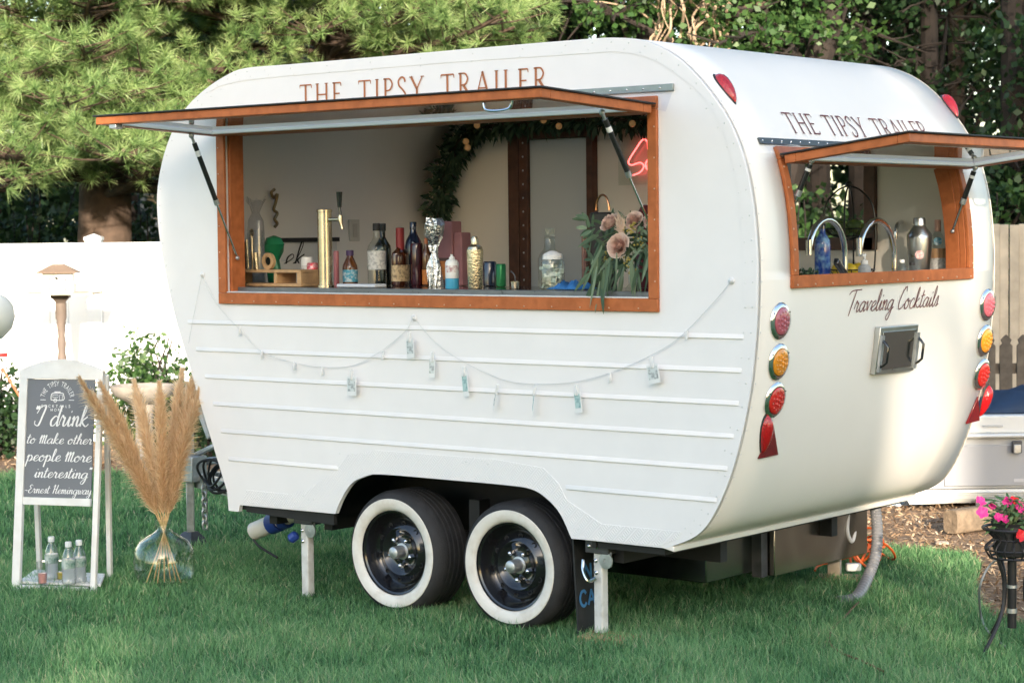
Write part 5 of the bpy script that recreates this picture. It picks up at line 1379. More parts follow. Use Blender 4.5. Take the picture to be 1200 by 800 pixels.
# back legs and shelf
bl, br = onZ((47, 677)), onZ((129, 682))
tl, tr_ = np.array(S(.02, sh - .02, -.03)), np.array(S(wS - .015, sh - .02, -.03))
O('back_leg', MB().bar(bl, tl, .024, .024, tuple(nback)), sign_white, sg, smooth=None, bevel=.003); O('back_leg', MB().bar(br, tr_, .024, .024, tuple(nback)), sign_white, sg, smooth=None, bevel=.003)
zs = .052
shelf_pts = [S(-.002, zs + .004, -.013), S(wS + .004, zs + .004, -.013), br + np.array([0, 0, zs]) - nback * .05, bl + np.array([0, 0, zs]) - nback * .05]
sf = [np.array(p) for p in shelf_pts]
nb = 4
for i in range(nb):
    t0, t1 = i / nb + .006, (i + 1) / nb - .006
    q = [sf[0] + (sf[3] - sf[0]) * t0, sf[1] + (sf[2] - sf[1]) * t0, sf[1] + (sf[2] - sf[1]) * t1, sf[0] + (sf[3] - sf[0]) * t1]
    vs = [(a[0], a[1], zs - .012) for a in q] + [(a[0], a[1], zs) for a in q]
    O('shelf_slat', MB().add(vs, [(3, 2, 1, 0), (4, 5, 6, 7), (0, 1, 5, 4), (1, 2, 6, 5), (2, 3, 7, 6), (3, 0, 4, 7)]), sign_white, sg, smooth=None, bevel=.002)
sbox('stretcher', b0[0] - .0, b1[0] + .0, .022, .040, -.0105, .0105, sign_white, sg)
# water bottles and cups on the shelf
pet = glassM('clear_plastic', (.95, .96, .97), 1.45, .10, 3.2); watm = M('bottle_label_green', (.50, .56, .52), .45, mottle=(26, (.03, .14, .09), 1.0)); capw = M('bottle_cap', (.66, .68, .66), .4)
for i, (px, lab) in enumerate((((61, 679), 'plastic water bottle standing next to the pink cup'), ((81, 685), 'plastic water bottle at the front of the trio on the shelf'), ((93.5, 683), 'plastic water bottle next to the right leg of the sign'))):
    p = onZ((px[0], px[1] - 1), zs + .001); k = 1 / pxscale(p)
    t = thing('water_bottle', lab, 'water bottle', p)
    prof = [(6.5, 0), (8, 1), (8, 6), (7.4, 7), (8, 9), (7.4, 11), (8, 13), (7.4, 15), (8, 17), (8, 29), (7.4, 33), (4.5, 40), (3.2, 43), (3.2, 45)]
    O('body', MB().lathe([(a * k, b * k) for a, b in prof], p, 20), pet, t)
    O('label', MB().lathe([(8.15 * k, 19 * k), (8.15 * k, 29.5 * k)], p, 20, cap=False), watm, t)
    O('water', MB().lathe([(6.2 * k, .8 * k), (7.3 * k, 2 * k), (7.3 * k, 30 * k)], p, 16), M('water_fill', (.74, .78, .79), .08, transl=.65), t)
    O('cap', MB().lathe([(3.9 * k, 44 * k), (3.9 * k, 49 * k), (3.4 * k, 50 * k)], p, 16), capw, t)
p = onZ((50, 683), zs + .001); k = 1 / pxscale(p)
t = thing('pink_cup', 'small clear cup of pink drink on the sign shelf', 'cup', p); O('cup', MB().lathe([(5 * k, 0), (6.5 * k, 26 * k)], p, 18), pet, t); O('drink', MB().lathe([(4.6 * k, .5 * k), (5.2 * k, 12 * k)], p, 16), M('pink_drink', (.62, .30, .28), .25), t)
p = onZ((72, 678), zs + .001)
t = thing('yellow_cup', 'small cup of yellow drink behind the water bottles', 'cup', p); O('cup', MB().lathe([(5 * k, 0), (6.2 * k, 22 * k)], p, 18), pet, t); O('drink', MB().lathe([(4.6 * k, .5 * k), (5.4 * k, 8 * k)], p, 16), M('yellow_drink', (.60, .45, .06), .25), t)

# ------------------------------------------------------------------ glass demijohn with pampas
pv = onZ((193, 688)); pv[2] = .016; k = 1 / pxscale(pv)
vz = thing('glass_demijohn', 'wide round clear glass demijohn standing on the grass', 'vase', pv)
prof = [(27, .6), (31, 4), (35, 14), (36, 27), (34.5, 40), (28, 51), (17, 58), (9, 62), (7.3, 66), (7.0, 71), (8.8, 72), (8.8, 75), (7.2, 75.5), (6.3, 71), (6.5, 66), (16, 57), (27, 50), (33.5, 39), (35, 27), (34, 14), (30, 5), (26, 2.5)]
O('body', MB().lathe([(a * k, b * k) for a, b in prof], pv, 40), glassM('demijohn_glass', (.95, .97, .955), 1.5, .02, 1.5), vz)
pam = attrM('pampas_plume', [(0, (.55, .37, .21)), (.5, (.82, .62, .40)), (1, (.94, .82, .64))], .85, .5, .1)
pst = M('pampas_stem', (.48, .33, .16), .7, var=(30, .15))
neck = pv + np.array([0, 0, 70 * k])
tips = [((95, 446), 'longest pampas plume leaning out over the sign'), ((119, 452), 'second pampas plume leaning towards the sign'), ((158, 450), 'straight pampas plume left of the middle of the vase'), ((187, 452), 'upright pampas plume in the middle of the vase'), ((213, 437), 'tall pampas plume leaning towards the trailer'), ((229, 433), 'tallest pampas plume touching the trailer front'), ((233, 460), 'outer low pampas plume right beside the trailer')]
rp_ = random.Random(9)
for i, (q, lab) in enumerate(tips):
    D_ = (pv - CAM) @ FH + (rp_.uniform(-.16, .12) if i > 1 else -.38 + .12 * i)
    tip = atD(q, D_); foot = pv + np.array([rp_.uniform(-.06, .06), rp_.uniform(-.06, .06), .012])
    foot = pv + RH * ((i - 3) * -.028) * (1) + FH * rp_.uniform(-.05, .05) + np.array([0, 0, .012])
    nk = neck + RH * (i - 3) * .0045
    t = thing('pampas_stem', lab, 'pampas grass', foot)
    bend = crom([foot, nk, nk + (tip - nk) * .45 + np.array([0, 0, .035]), tip], 8)
    O('stem', MB().tube(bend, [.0035] * (len(bend) - 6) + [.002] * 6, 6), pst, t)
    # plume: fine hairs along the upper part
    P_ = np.array(bend[9:]); seg = np.cumsum([0] + [np.linalg.norm(P_[j + 1] - P_[j]) for j in range(len(P_) - 1)]); Lp = seg[-1]
    nh = 2600; tt = rng.random(nh) ** .8; tt = .01 + .99 * tt
    pos = np.stack([np.interp(tt * Lp, seg, P_[:, a]) for a in range(3)], 1); ax_ = (P_[-1] - P_[0]); ax_ /= np.linalg.norm(ax_)
    sd = rng.normal(size=(nh, 3)); sd -= (sd @ ax_)[:, None] * ax_; sd /= np.linalg.norm(sd, axis=1)[:, None]
    prof_w = np.sin(np.pi * np.clip(tt * .80 + .16, 0, 1)) ** .6
    hl = (.07 + .09 * rng.random(nh)) * (.55 + .45 * prof_w) * (1 - .45 * (tt > .85))
    spread = (.12 + .40 * rng.random(nh)) * (.5 + .6 * prof_w)
    d1 = ax_ + sd * spread[:, None]; d1 /= np.linalg.norm(d1, axis=1)[:, None]
    mid = pos + d1 * (hl * .55)[:, None]; end = pos + d1 * hl[:, None] + np.array([0, 0, -1]) * (hl * .30)[:, None] + sd * (.008 * rng.random(nh))[:, None]
    wv = np.cross(d1, ray(q)); wv /= np.linalg.norm(wv, axis=1)[:, None]; rot = rng.normal(size=(nh, 3)); wv = wv + .5 * rot; wv /= np.linalg.norm(wv, axis=1)[:, None]; wd = .0017
    V = np.concatenate([pos - wv * wd * .5, pos + wv * wd * .5, mid - wv * wd, mid + wv * wd, end], 0)
    n = nh; I = np.arange(n)
    F = np.concatenate([np.stack([I, I + n, I + 3 * n], 1), np.stack([I, I + 3 * n, I + 2 * n], 1), np.stack([I + 2 * n, I + 3 * n, I + 4 * n], 1)], 0)
    o = link_mesh('plume', V.tolist(), F.tolist(), pam, t, smooth=None, recalc=False); tv = rng.random(n) * .6 + .4 * tt; add_tint(o, np.concatenate([tv, tv, tv, tv, tv * .9 + .1]))

# ------------------------------------------------------------------ white vinyl fence
DF = 17.3
F0 = CAM + FH * DF; F0[2] = 0
def fpt(u, w, z): q = F0 + RH * u - FH * w; return (q[0], q[1], z)
vinyl = M('white_vinyl', (.80, .80, .79), .35, var=(2, .015))
fz = 1.64
fe = thing('vinyl_fence', 'tall white vinyl privacy fence behind the sign', 'fence', fpt(-3.4, 0, 0))
def fbox(name, u0, u1, w0, w1, z0, z1, mat, par, bev=.004):
    c = fpt((u0 + u1) / 2, (w0 + w1) / 2, (z0 + z1) / 2)
    return O(name, MB().obox(c, RH * (u1 - u0) / 2, FH * (w1 - w0) / 2, (0, 0, (z1 - z0) / 2)), mat, par, smooth=None, bevel=bev)
up = (112 - 600) / FPX * DF
posts = [up - 2.44, up, up + 2.44, up + 4.88]
for q in posts:
    ps = fbox('post', q - .063, q + .063, -.063, .063, 0, fz + .02, vinyl, fe)
    c = fpt(q, 0, fz + .02); O('post_cap', MB().add([fpt(q + a * .07, b * .07, fz + .02) for a, b in ((-1, -1), (1, -1), (1, 1), (-1, 1))] + [fpt(q + a * .07, b * .07, fz + .045) for a, b in ((-1, -1), (1, -1), (1, 1), (-1, 1))] + [fpt(q, 0, fz + .075)], [(0, 1, 5, 4), (1, 2, 6, 5), (2, 3, 7, 6), (3, 0, 4, 7), (4, 5, 8), (5, 6, 8), (6, 7, 8), (7, 4, 8), (3, 2, 1, 0)]), vinyl, ps, smooth=None)
for a, b in zip(posts[:-1], posts[1:]):
    fbox('rail', a + .064, b - .064, -.035, .035, fz - .135, fz, vinyl, fe); fbox('rail', a + .064, b - .064, -.035, .035, .06, .20, vinyl, fe)
    n = 15; w = (b - a - .128) / n
    for i in range(n): fbox('board', a + .064 + i * w + .0015, a + .064 + (i + 1) * w - .0015, -.014, .014 + (.0 if i % 2 else .002), .201, fz - .136, vinyl, fe, .003)

# ------------------------------------------------------------------ bird house on its post
DB = 16.4
def bpt(px): return atD(px, DB)
k = 1 / (FPX / DB)
base = bpt((71, 500)); base[2] = 0
bh = thing('bird_house', 'white two storey bird house with brown roof on a turned wooden post', 'bird house', base)
cx_ = bpt((71, 345)); zc = cx_[2]
def oct_ring(r, z, n=6, ph=.2): r = r * 1.12; return [(cx_[0] - .02 + r * math.cos(ph + i * 2 * math.pi / n), cx_[1] + r * math.sin(ph + i * 2 * math.pi / n), z) for i in range(n)]
O('platform', MB().obox((cx_[0], cx_[1], zc + .008), RH * .29, FH * .20, (0, 0, .008)), post_wood, bh, smooth=None)
n = 6
def hexa(rs): 
    mb = MB(); vs = []; 
    for r, z in rs: vs += oct_ring(r, z)
    fs = [(i * n + j, i * n + (j + 1) % n, (i + 1) * n + (j + 1) % n, (i + 1) * n + j) for i in range(len(rs) - 1) for j in range(n)] + [tuple(range(n))[::-1], tuple((len(rs) - 1) * n + j for j in range(n))]
    return mb.add(vs, fs)
bhw = M('birdhouse_white', (.74, .73, .70), .6)
O('wall', hexa([(.125, zc + .017), (.125, zc + .085)]), bhw, bh, smooth=None); O('wall', hexa([(.135, zc + .086), (.135, zc + .095), (.120, zc + .096), (.120, zc + .165)]), bhw, bh, smooth=None)
rf_ = O('roof', hexa([(.165, zc + .166), (.165, zc + .174), (.05, zc + .235), (.045, zc + .236)]), M('birdhouse_roof', (.20, .14, .10), .8), bh, smooth=None)
O('cupola', hexa([(.045, zc + .237), (.045, zc + .265), (.055, zc + .266), (.012, zc + .285)]), bhw, rf_, smooth=None)
for dz in (.05, .13):
    for j in range(-1, 2):
        c = np.array([cx_[0], cx_[1], zc + dz]) + RH * j * .062 - FH * (.135 if j == 0 else .122)
        O('entrance_hole', MB().lathe([(.012, 0), (.012, .004), (.001, .004)], c, 12, tuple(-FH)), black_rub if (j == 0 and dz > .1) else M('hole_grey', (.25, .24, .23), .6), bh)
bp_ = [(.10, zc - .002), (.10, zc - .025), (.085, zc - .03), (.06, zc - .05), (.05, zc - .065)]
O('bracket', MB().lathe([(a, b - 0) for a, b in bp_], (cx_[0], cx_[1], 0), 4), M('bracket_brown', (.10, .075, .06), .7), bh, smooth=None)
prof = [(.045, 0), (.045, .35), (.030, .40), (.038, .46), (.026, .52), (.034, .62), (.038, .72), (.028, .80), (.036, .86), (.026, .92), (.034, .98), (.036, 1.04), (.044, 1.06), (.044, zc - .066)]
O('post', MB().lathe(prof, (cx_[0], cx_[1], 0), 16), M('post_brown', (.15, .115, .095), .7, var=(12, .15)), bh)

# ------------------------------------------------------------------ bird bath
Db = 15.0
c = atD((168, 456), Db); k = 1 / (FPX / Db)
bb = thing('bird_bath', 'low weathered stone bird bath behind the pampas grass', 'bird bath', (c[0], c[1], 0))
stone = M('bath_stone', (.27, .235, .205), .85, var=(12, .2), bump=(40, .4))
O('bowl', MB().lathe([(.06, c[2] - .11), (.10, c[2] - .10), (.21, c[2] - .04), (.235, c[2] + .01), (.235, c[2] + .03), (.215, c[2] + .03), (.18, c[2] - .01), (.05, c[2] - .03)], (c[0], c[1], 0), 32), stone, bb)
O('pedestal', MB().lathe([(.16, 0), (.16, .03), (.12, .06), (.075, .12), (.06, c[2] * .5), (.07, c[2] - .16), (.09, c[2] - .105)], (c[0], c[1], 0), 24), stone, bb)

# ------------------------------------------------------------------ balloon and stake at the edge
c = atD((-12, 371), 9.3)
bl_ = thing('balloon', 'pale grey round balloon on a thin stick beyond the sign', 'balloon', (c[0], c[1], 0))
O('balloon_skin', MB().lathe([(q * .57, w * .57) for q, w in ((.004, -.235), (.03, -.205), (.10, -.165), (.165, -.095), (.195, 0), (.18, .085), (.13, .15), (.06, .185), (.001, .195))], c, 28), M('balloon_rubber', (.66, .67, .62), .3, spec=.6), bl_)
O('stick', MB().tube([(c[0], c[1], 0), (c[0], c[1], c[2] - .13)], .004, 8), sign_white, bl_)
a, b = atD((-6, 418), 15.8), atD((24, 466), 15.8)
b2 = a + (b - a) * 3.2; b2 = a + (b - a) * (a[2] / (a[2] - b[2]))
wm = thing('pinwheel', 'coloured pinwheel on a slanting orange stake beside the balloon', 'pinwheel', b2)
O('stake', MB().tube([a, b2], .009, 8), M('stake_orange', (.42, .12, .05), .5), wm)
for i, cc in enumerate(((.55, .04, .04), (.04, .14, .40), (.75, .75, .72), (.05, .28, .12), (.6, .4, .05), (.75, .75, .72))):
    an = i * math.pi / 3; d = RH * math.cos(an) + np.array([0, 0, 1]) * math.sin(an); e = RH * math.cos(an + .6) + np.array([0, 0, 1]) * math.sin(an + .6)
    O('blade', MB().add([a - FH * .02, a - FH * .02 + d * .10, a - FH * .05 + (d + e) * .06, a - FH * .02 + e * .05], [(0, 1, 2, 3)]), M('blade_%d' % (i % 5 if i < 5 else 2), cc, .5), wm, smooth=None, solid=(.002, 0))
# ------------------------------------------------------------------ right side of the yard
Dc = 12.45
C0 = CAM + FH * Dc; C0[2] = 0
def rpt(u, w, z): q = C0 + RH * u + FH * w; return (q[0], q[1], z)
def zof(py, px=1150, D=Dc): return atD((px, py), D)[2]
u0 = (1060 - 600) / FPX * Dc; u1 = u0 + 1.55
cb = thing('cargo_trailer', 'low white folded camper with grey side panel and latched lid behind the planter', 'camper', rpt((u0 + u1) / 2, .5, 0))
gm_white = M('moulded_white', (.72, .72, .70), .35, var=(3, .03)); gm_grey = M('moulded_grey', (.46, .47, .49), .4, var=(3, .03))
z0, z1, z2, z3 = .045, zof(573), zof(513), zof(487)
# lower moulded skirt with horizontal ribs
prof = [(.03, z0), (.0, z0 + .025)]
nrib = 4; zz = np.linspace(z0 + .03, z1 - .01, nrib * 4 + 1)
prof += [(-.0 - (.018 if (i % 4) in (1, 2) else 0), z) for i, z in enumerate(zz)] + [(.0, z1)]
mb = MB(); vs = []; fs = []
us = [u0, u0 + .16, u0 + .30, u1]
for j, u in enumerate(us):
    for (w, z) in prof:
        ch = (.045 if j == 0 else 0)
        vs.append(rpt(u + (max(0, .10 - z) * .6 if j == 0 else 0), (w if j > 1 else 0) + ch * 0, z))
m_ = len(prof)
for j in range(len(us) - 1):
    for i in range(m_ - 1): fs.append((j * m_ + i, (j + 1) * m_ + i, (j + 1) * m_ + i + 1, j * m_ + i + 1))
mb.add(vs, fs)
mb.add([rpt(u0 + .05, .0, z0), rpt(u0, .0, z1), rpt(u0, .9, z1), rpt(u0 + .05, .9, z0)], [(0, 1, 2, 3)])
O('skirt', mb, gm_white, cb, smooth=50)
O('body', MB().obox(rpt((u0 + u1) / 2, .46, (z1 + z2) / 2 + .001), RH * ((u1 - u0) / 2 - .003), FH * .45, (0, 0, (z2 - z1) / 2)), gm_grey, cb, smooth=None, bevel=.006)
O('side_panel', MB().obox(rpt((u0 + u1) / 2 + .1, .006, (z1 + z2) / 2 - .012), RH * ((u1 - u0) / 2 - .14), FH * .008, (0, 0, (z2 - z1) / 2 - .03)), M('panel_lilac_grey', (.40, .41, .44), .4), cb, smooth=None, bevel=.006)
mb = MB(); zm = (z2 + z3) / 2
mb.obox(rpt((u0 + u1) / 2, .455, z2 + .012), RH * ((u1 - u0) / 2 + .02), FH * .485, (0, 0, .012)); mb.obox(rpt((u0 + u1) / 2, .46, (z2 + .024 + z3) / 2), RH * ((u1 - u0) / 2 - .02), FH * .44, (0, 0, (z3 - z2 - .024) / 2))
O('lid', mb, gm_white, cb, smooth=None, bevel=.012, seg=3)
O('lid_recess', MB().obox(rpt((1165 - 600) / FPX * Dc, .016, z2 + .07), RH * .06, FH * .004, (0, 0, .006)), gm_grey, cb, smooth=None)
ul = (1191 - 600) / FPX * Dc
lt_ = O('latch', MB().obox(rpt(ul, -.035, zof(523)), RH * .030, FH * .012, (0, 0, .036)), dark_steel, cb, smooth=None, bevel=.006)
O('latch_face', MB().obox(rpt(ul, -.050, zof(525)), RH * .022, FH * .004, (0, 0, .026)), zinc, lt_, smooth=None, bevel=.004)
O('emblem', MB().obox(rpt(ul + .02, -.0045, zof(563)), RH * .03, FH * .0015, (0, 0, .010)), M('emblem_grey', (.58, .58, .60), .4), cb, smooth=None)
for u in (u0 + .45, u1 - .3): O('wheel', MB().lathe([(.10, 0), (.16, .0), (.17, .03), (.17, .12), (.16, .15), (.1, .15)], rpt(u, .4, .17), 24, tuple(FH)), tyre_rub, cb)
O('drawbar', MB().bar(rpt(u0 + .42, -.10, .06), rpt(u0 + .80, .06, .06), .05, .05), zinc, cb, smooth=30)
# navy cover lying on the lid
vs = []; fs = []; nx, ny_ = 18, 8
for j in range(ny_ + 1):
    for i in range(nx + 1):
        u, v = i / nx, j / ny_
        z = z3 + .004 + (.13 * math.sin(math.pi * min(1, u * 1.1)) ** .7 * math.sin(math.pi * v) ** .6) * (1 + .12 * math.sin(u * 20 + v * 7)) + .008 * math.sin(v * 30 + u * 5) * math.sin(math.pi * v)
        vs.append(rpt((1155 - 600) / FPX * Dc + u * .75, .10 + v * .60, z))
for j in range(ny_):
    for i in range(nx): q = j * (nx + 1) + i; fs.append((q, q + 1, q + nx + 2, q + nx + 1))
tag(link_mesh('navy_cover', vs, fs, M('navy_fabric', (.018, .04, .085), .7, var=(9, .2)), None, smooth=60, solid=(.004, 1)), 'folded navy fabric cover lying on the white camper lid', 'cover')
# timber chock
c = onZ((1122, 628), .0); c2 = c + RH * .20 + FH * .12
lg = thing('timber_block', 'weathered timber block with cracked end grain before the white camper', 'timber', c)
ax = Vector(RH * .80 - FH * .0 + FH * .6).normalized()
D_, A_, B_ = frame_of(ax)
pts = [(.052 * (abs(math.cos(t)) ** .45) * (1 if math.cos(t) > 0 else -1), .066 * (abs(math.sin(t)) ** .45) * (1 if math.sin(t) > 0 else -1)) for t in np.linspace(0, 2 * math.pi, 20, endpoint=False)]
cc = Vector(c) + Vector((0, 0, .080))
cc = cc + Vector(-RH * .035)
mb = MB(); vs = [cc + A_ * a + B_ * b for a, b in pts] + [cc + A_ * a * .96 + B_ * b * .96 - D_ * .006 for a, b in pts] + [cc + D_ * .34 + A_ * a + B_ * b for a, b in pts]; n = 20
fs = [(i, (i + 1) % n, n + (i + 1) % n, n + i) for i in range(n)] + [(i, (i + 1) % n, 2 * n + (i + 1) % n, 2 * n + i) for i in range(n)] + [tuple(range(n, 2 * n)), tuple(range(2 * n, 3 * n))]
O('timber', mb.add(vs, fs), M('old_timber', (.19, .14, .095), .85, var=(20, .3), bump=(45, .8)), lg, smooth=30)
# pale blue tarp lying behind
vs = []; fs = []
cT = onZ((1050, 598)); nx, ny_ = 14, 8
for j in range(ny_ + 1):
    for i in range(nx + 1):
        u, v = i / nx - .5, j / ny_ - .5; q = cT + RH * u * .42 + FH * (v * .4 + .3)
        vs.append((q[0], q[1], .01 + .085 * max(0, 1 - (2 * u) ** 2) * max(0, 1 - (2 * v) ** 2) * (1 + .5 * math.sin(u * 31 + v * 11)) + .01 * rng.random()))
for j in range(ny_):
    for i in range(nx): q = j * (nx + 1) + i; fs.append((q, q + 1, q + nx + 2, q + nx + 1))
tag(link_mesh('blue_tarp', vs, fs, M('pale_blue_plastic', (.30, .38, .46), .35, var=(12, .2)), None, smooth=40, solid=(.003, 1)), 'crumpled pale blue plastic sheet on the mulch', 'tarp')

# ------------------------------------------------------------------ wooden fences on the right
DW = 16.6
W0 = CAM + FH * DW; W0[2] = 0
wf_ = thing('board_fence', 'tall tan wooden board fence beyond the white camper', 'fence', tuple(W0 + RH * 4.1))
tan = [M('tan_board_a', (.40, .345, .27), .75, var=(9, .18)), M('tan_board_b', (.34, .295, .235), .75, var=(9, .2)), M('tan_board_c', (.44, .385, .305), .75, var=(9, .16))]
ufs = np.arange(3.2, 5.6, .078)
for i, u in enumerate(ufs):
    q = W0 + RH * u + FH * (.02 * (i % 2)); zt = 1.69 + rng.normal() * .008
    O('board', MB().obox((q[0], q[1], zt / 2 + .01), RH * .0365, FH * .009, (0, 0, zt / 2)), tan[int(rng.integers(3))], wf_, smooth=None, bevel=.002)
for z in (.35, 1.4): q = W0 + RH * 4.4 + FH * .06; O('rail', MB().obox((q[0], q[1], z), RH * 1.25, FH * .02, (0, 0, .045)), post_wood, wf_, smooth=None)
Dp = 14.2
Q0 = CAM + FH * Dp; Q0[2] = 0
pk = thing('picket_fence', 'short weathered grey picket fence with notched tops', 'fence', tuple(Q0 + RH * 3.4))
grey_pk = M('grey_picket', (.115, .095, .075), .85, var=(14, .3))
for i in range(9):
    u = (1140 - 600) / FPX * Dp + i * .115; zt = atD((1172, 392), Dp)[2]
    prof = [(-.042, .02), (.042, .02), (.042, zt - .075), (.026, zt - .06), (.036, zt - .035), (.012, zt - .01), (0, zt), (-.012, zt - .01), (-.036, zt - .035), (-.026, zt - .06), (-.042, zt - .075)]
    O('picket', MB().prism(prof, lambda a, b, t, u=u: tuple(Q0 + RH * (u + a) + FH * t + np.array([0, 0, b])), -.009, .009), grey_pk, pk, smooth=None)
for py in (432, 505): q = Q0 + RH * ((1140 - 600) / FPX * Dp + .46) + FH * .025; O('rail', MB().obox((q[0], q[1], atD((1172, py), Dp)[2]), RH * .52, FH * .015, (0, 0, .035)), grey_pk, pk, smooth=None)

# ------------------------------------------------------------------ planter on a wire stand
gp = onZ((1196, 764)); Dq = (gp - CAM) @ FH; k = Dq / FPX
pl_ = thing('wire_planter', 'black wire plant stand with pot basket at the edge of the mulch', 'plant stand', gp)
c = atD((1186, 618), Dq); zr = c[2]; zb = atD((1186, 652), Dq)[2]
wm_ = M('wrought_black', (.03, .03, .033), .4, metal=.5)
mb = MB()
def ring(r, z, rad, nn=30): mb.tube([(c[0] + math.cos(t) * r, c[1] + math.sin(t) * r, z) for t in np.linspace(0, 2 * math.pi, nn)], rad, 6)
ring(34 * k, zr, .006); ring(22 * k, zr - .045, .004); ring(30 * k, zr - .085, .004); ring(26 * k, zb, .005)
for q in range(18):
    an = q * 2 * math.pi / 18; e = lambda r, z: (c[0] + math.cos(an) * r, c[1] + math.sin(an) * r, z)
    mb.tube(crom([e(34 * k, zr), e(24 * k, zr - .03), e(22 * k, zr - .045), e(31 * k, zr - .075), e(30 * k, zb + .02), e(26 * k, zb)], 4), .0032, 5)
O('basket', mb, wm_, pl_)
mb = MB()
for an in (2.6, 4.5, .4):
    d = np.array([math.cos(an), math.sin(an), 0]); mb.tube(crom([c * [1, 1, 0] + d * 26 * k + [0, 0, zb], c * [1, 1, 0] + d * .05 + [0, 0, zb * .75], c * [1, 1, 0] + d * .07 + [0, 0, zb * .4], c * [1, 1, 0] + d * .19 + [0, 0, .0]], 6), .0075, 8)
mb.tube([(c[0], c[1], zb), (c[0], c[1], .10)], .018, 12)
O('stand', mb, wm_, pl_)
O('collar', MB().lathe([(.021, 0), (.021, .018)], (c[0], c[1], .16), 14).lathe([(.021, 0), (.021, .012)], (c[0], c[1], .26), 14), zinc, pl_)
O('pot', MB().lathe([(18 * k, zb + .004), (20 * k, zb + .01), (23 * k, zr + .02), (25 * k, zr + .025), (23 * k, zr + .01)], (c[0], c[1], 0), 24), M('pot_black', (.014, .014, .015), .5), pl_)
pet = thing('petunia', 'pink and red petunias growing in the wire planter', 'flowers', (c[0], c[1], zr))
mb = MB(); tint = []; rl2 = random.Random(21)
for i in range(170):
    an = rl2.uniform(0, 6.28); r_ = rl2.uniform(0, 30) * k; P = (c[0] + math.cos(an) * r_, c[1] + math.sin(an) * r_, zr + rl2.uniform(.01, .11))
    v, f = leafmesh(P, (math.cos(an), math.sin(an), rl2.uniform(-.3, 1)), (rl2.uniform(-.5, .5), -.4, 1), rl2.uniform(.03, .06), rl2.uniform(.012, .024), 3, .3); mb.add(v, f); tint.extend([rl2.random()] * len(v))
o = O('leaves', mb, attrM('petunia_leaf', [(0, (.04, .10, .04)), (.6, (.09, .17, .07)), (1, (.16, .25, .11))], .55, .2), pet, smooth=60, recalc=False); add_tint(o, tint); stuff(o)
mb = MB()
for i in range(24): an = i * .8; r_ = rl2.uniform(4, 20) * k; mb.tube([(c[0], c[1], zr), (c[0] + math.cos(an) * r_, c[1] + math.sin(an) * r_, zr + rl2.uniform(.05, .12))], .0022, 5)
O('stems', mb, MATS['stem_green'], pet)
pinks = [M('petal_pink', (.70, .045, .26), .55, transl=.3), M('petal_magenta', (.52, .02, .20), .55, transl=.3), M('petal_red', (.62, .02, .03), .55, transl=.3)]
for i, (px, py, r_, m_, dd_) in enumerate(((1149, 587, 6.5, 0, -.05), (1151, 600, 7, 0, -.09), (1170, 606, 5.5, 1, -.1), (1177, 608, 5.5, 1, -.06), (1181, 588, 6, 1, -.02), (1188, 588, 6.5, 2, 0), (1197, 594, 7, 0, -.03), (1196, 627, 7, 2, -.13), (1206, 600, 7, 0, 0), (1163, 592, 4.5, 0, .04), (1210, 615, 7, 2, -.1))):
    cc = atD((px, py), Dq + dd_); f_ = Vector((-FH[0] + rl2.uniform(-.5, .5), -FH[1] + rl2.uniform(-.5, .5), rl2.uniform(.1, .7))).normalized(); D_, A_, B_ = frame_of(f_)
    mb = MB(); vs = [Vector(cc) - D_ * .012]; nn = 25
    for q in range(nn):
        an = q * 2 * math.pi / nn; rr = r_ * k * (1 + .13 * math.cos(5 * an)); vs.append(Vector(cc) + (A_ * math.cos(an) + B_ * math.sin(an)) * rr * .6 + D_ * .002)
    for q in range(nn):
        an = q * 2 * math.pi / nn; rr = r_ * k * (1 + .13 * math.cos(5 * an)); vs.append(Vector(cc) + (A_ * math.cos(an) + B_ * math.sin(an)) * rr + D_ * (.004 + .004 * math.sin(7 * an + i)))
    fs = [(0, 1 + q, 1 + (q + 1) % nn) for q in range(nn)] + [(1 + q, 1 + nn + q, 1 + nn + (q + 1) % nn, 1 + (q + 1) % nn) for q in range(nn)]
    O('flower', mb.add(vs, fs), pinks[m_], pet, smooth=60, recalc=False)
hp = [atD((1182, 648), Dq - .02), atD((1160, 662), Dq + .05), atD((1148, 690), Dq + .08), onZ((1150, 722), .05), onZ((1160, 742), .03), onZ((1178, 757), .02)]
tag(O('drip_hose', MB().tube(crom(hp, 8), .0045, 8), M('hose_grey', (.26, .28, .30), .45), None), 'thin grey drip hose looping from the wire planter to the ground', 'hose')

# ------------------------------------------------------------------ hoses, cord and posts under the rear of the trailer
wp = onZ((978, 681)); zt = .30
pw = thing('support_post', 'short square wooden post under the trailer rear', 'post', wp)
O('post', MB().box((wp[0] - .03, wp[1] - .03, 0), (wp[0] + .03, wp[1] + .03, .398), .4), post_wood, pw, smooth=None, bevel=.003)
wb = onZ((1000, 672))
O('footing', MB().box((wp[0] - .08, wp[1] - .07, .002), (wp[0] + .12, wp[1] + .07, .03), .4), pine_wood, pw, smooth=None, bevel=.003)
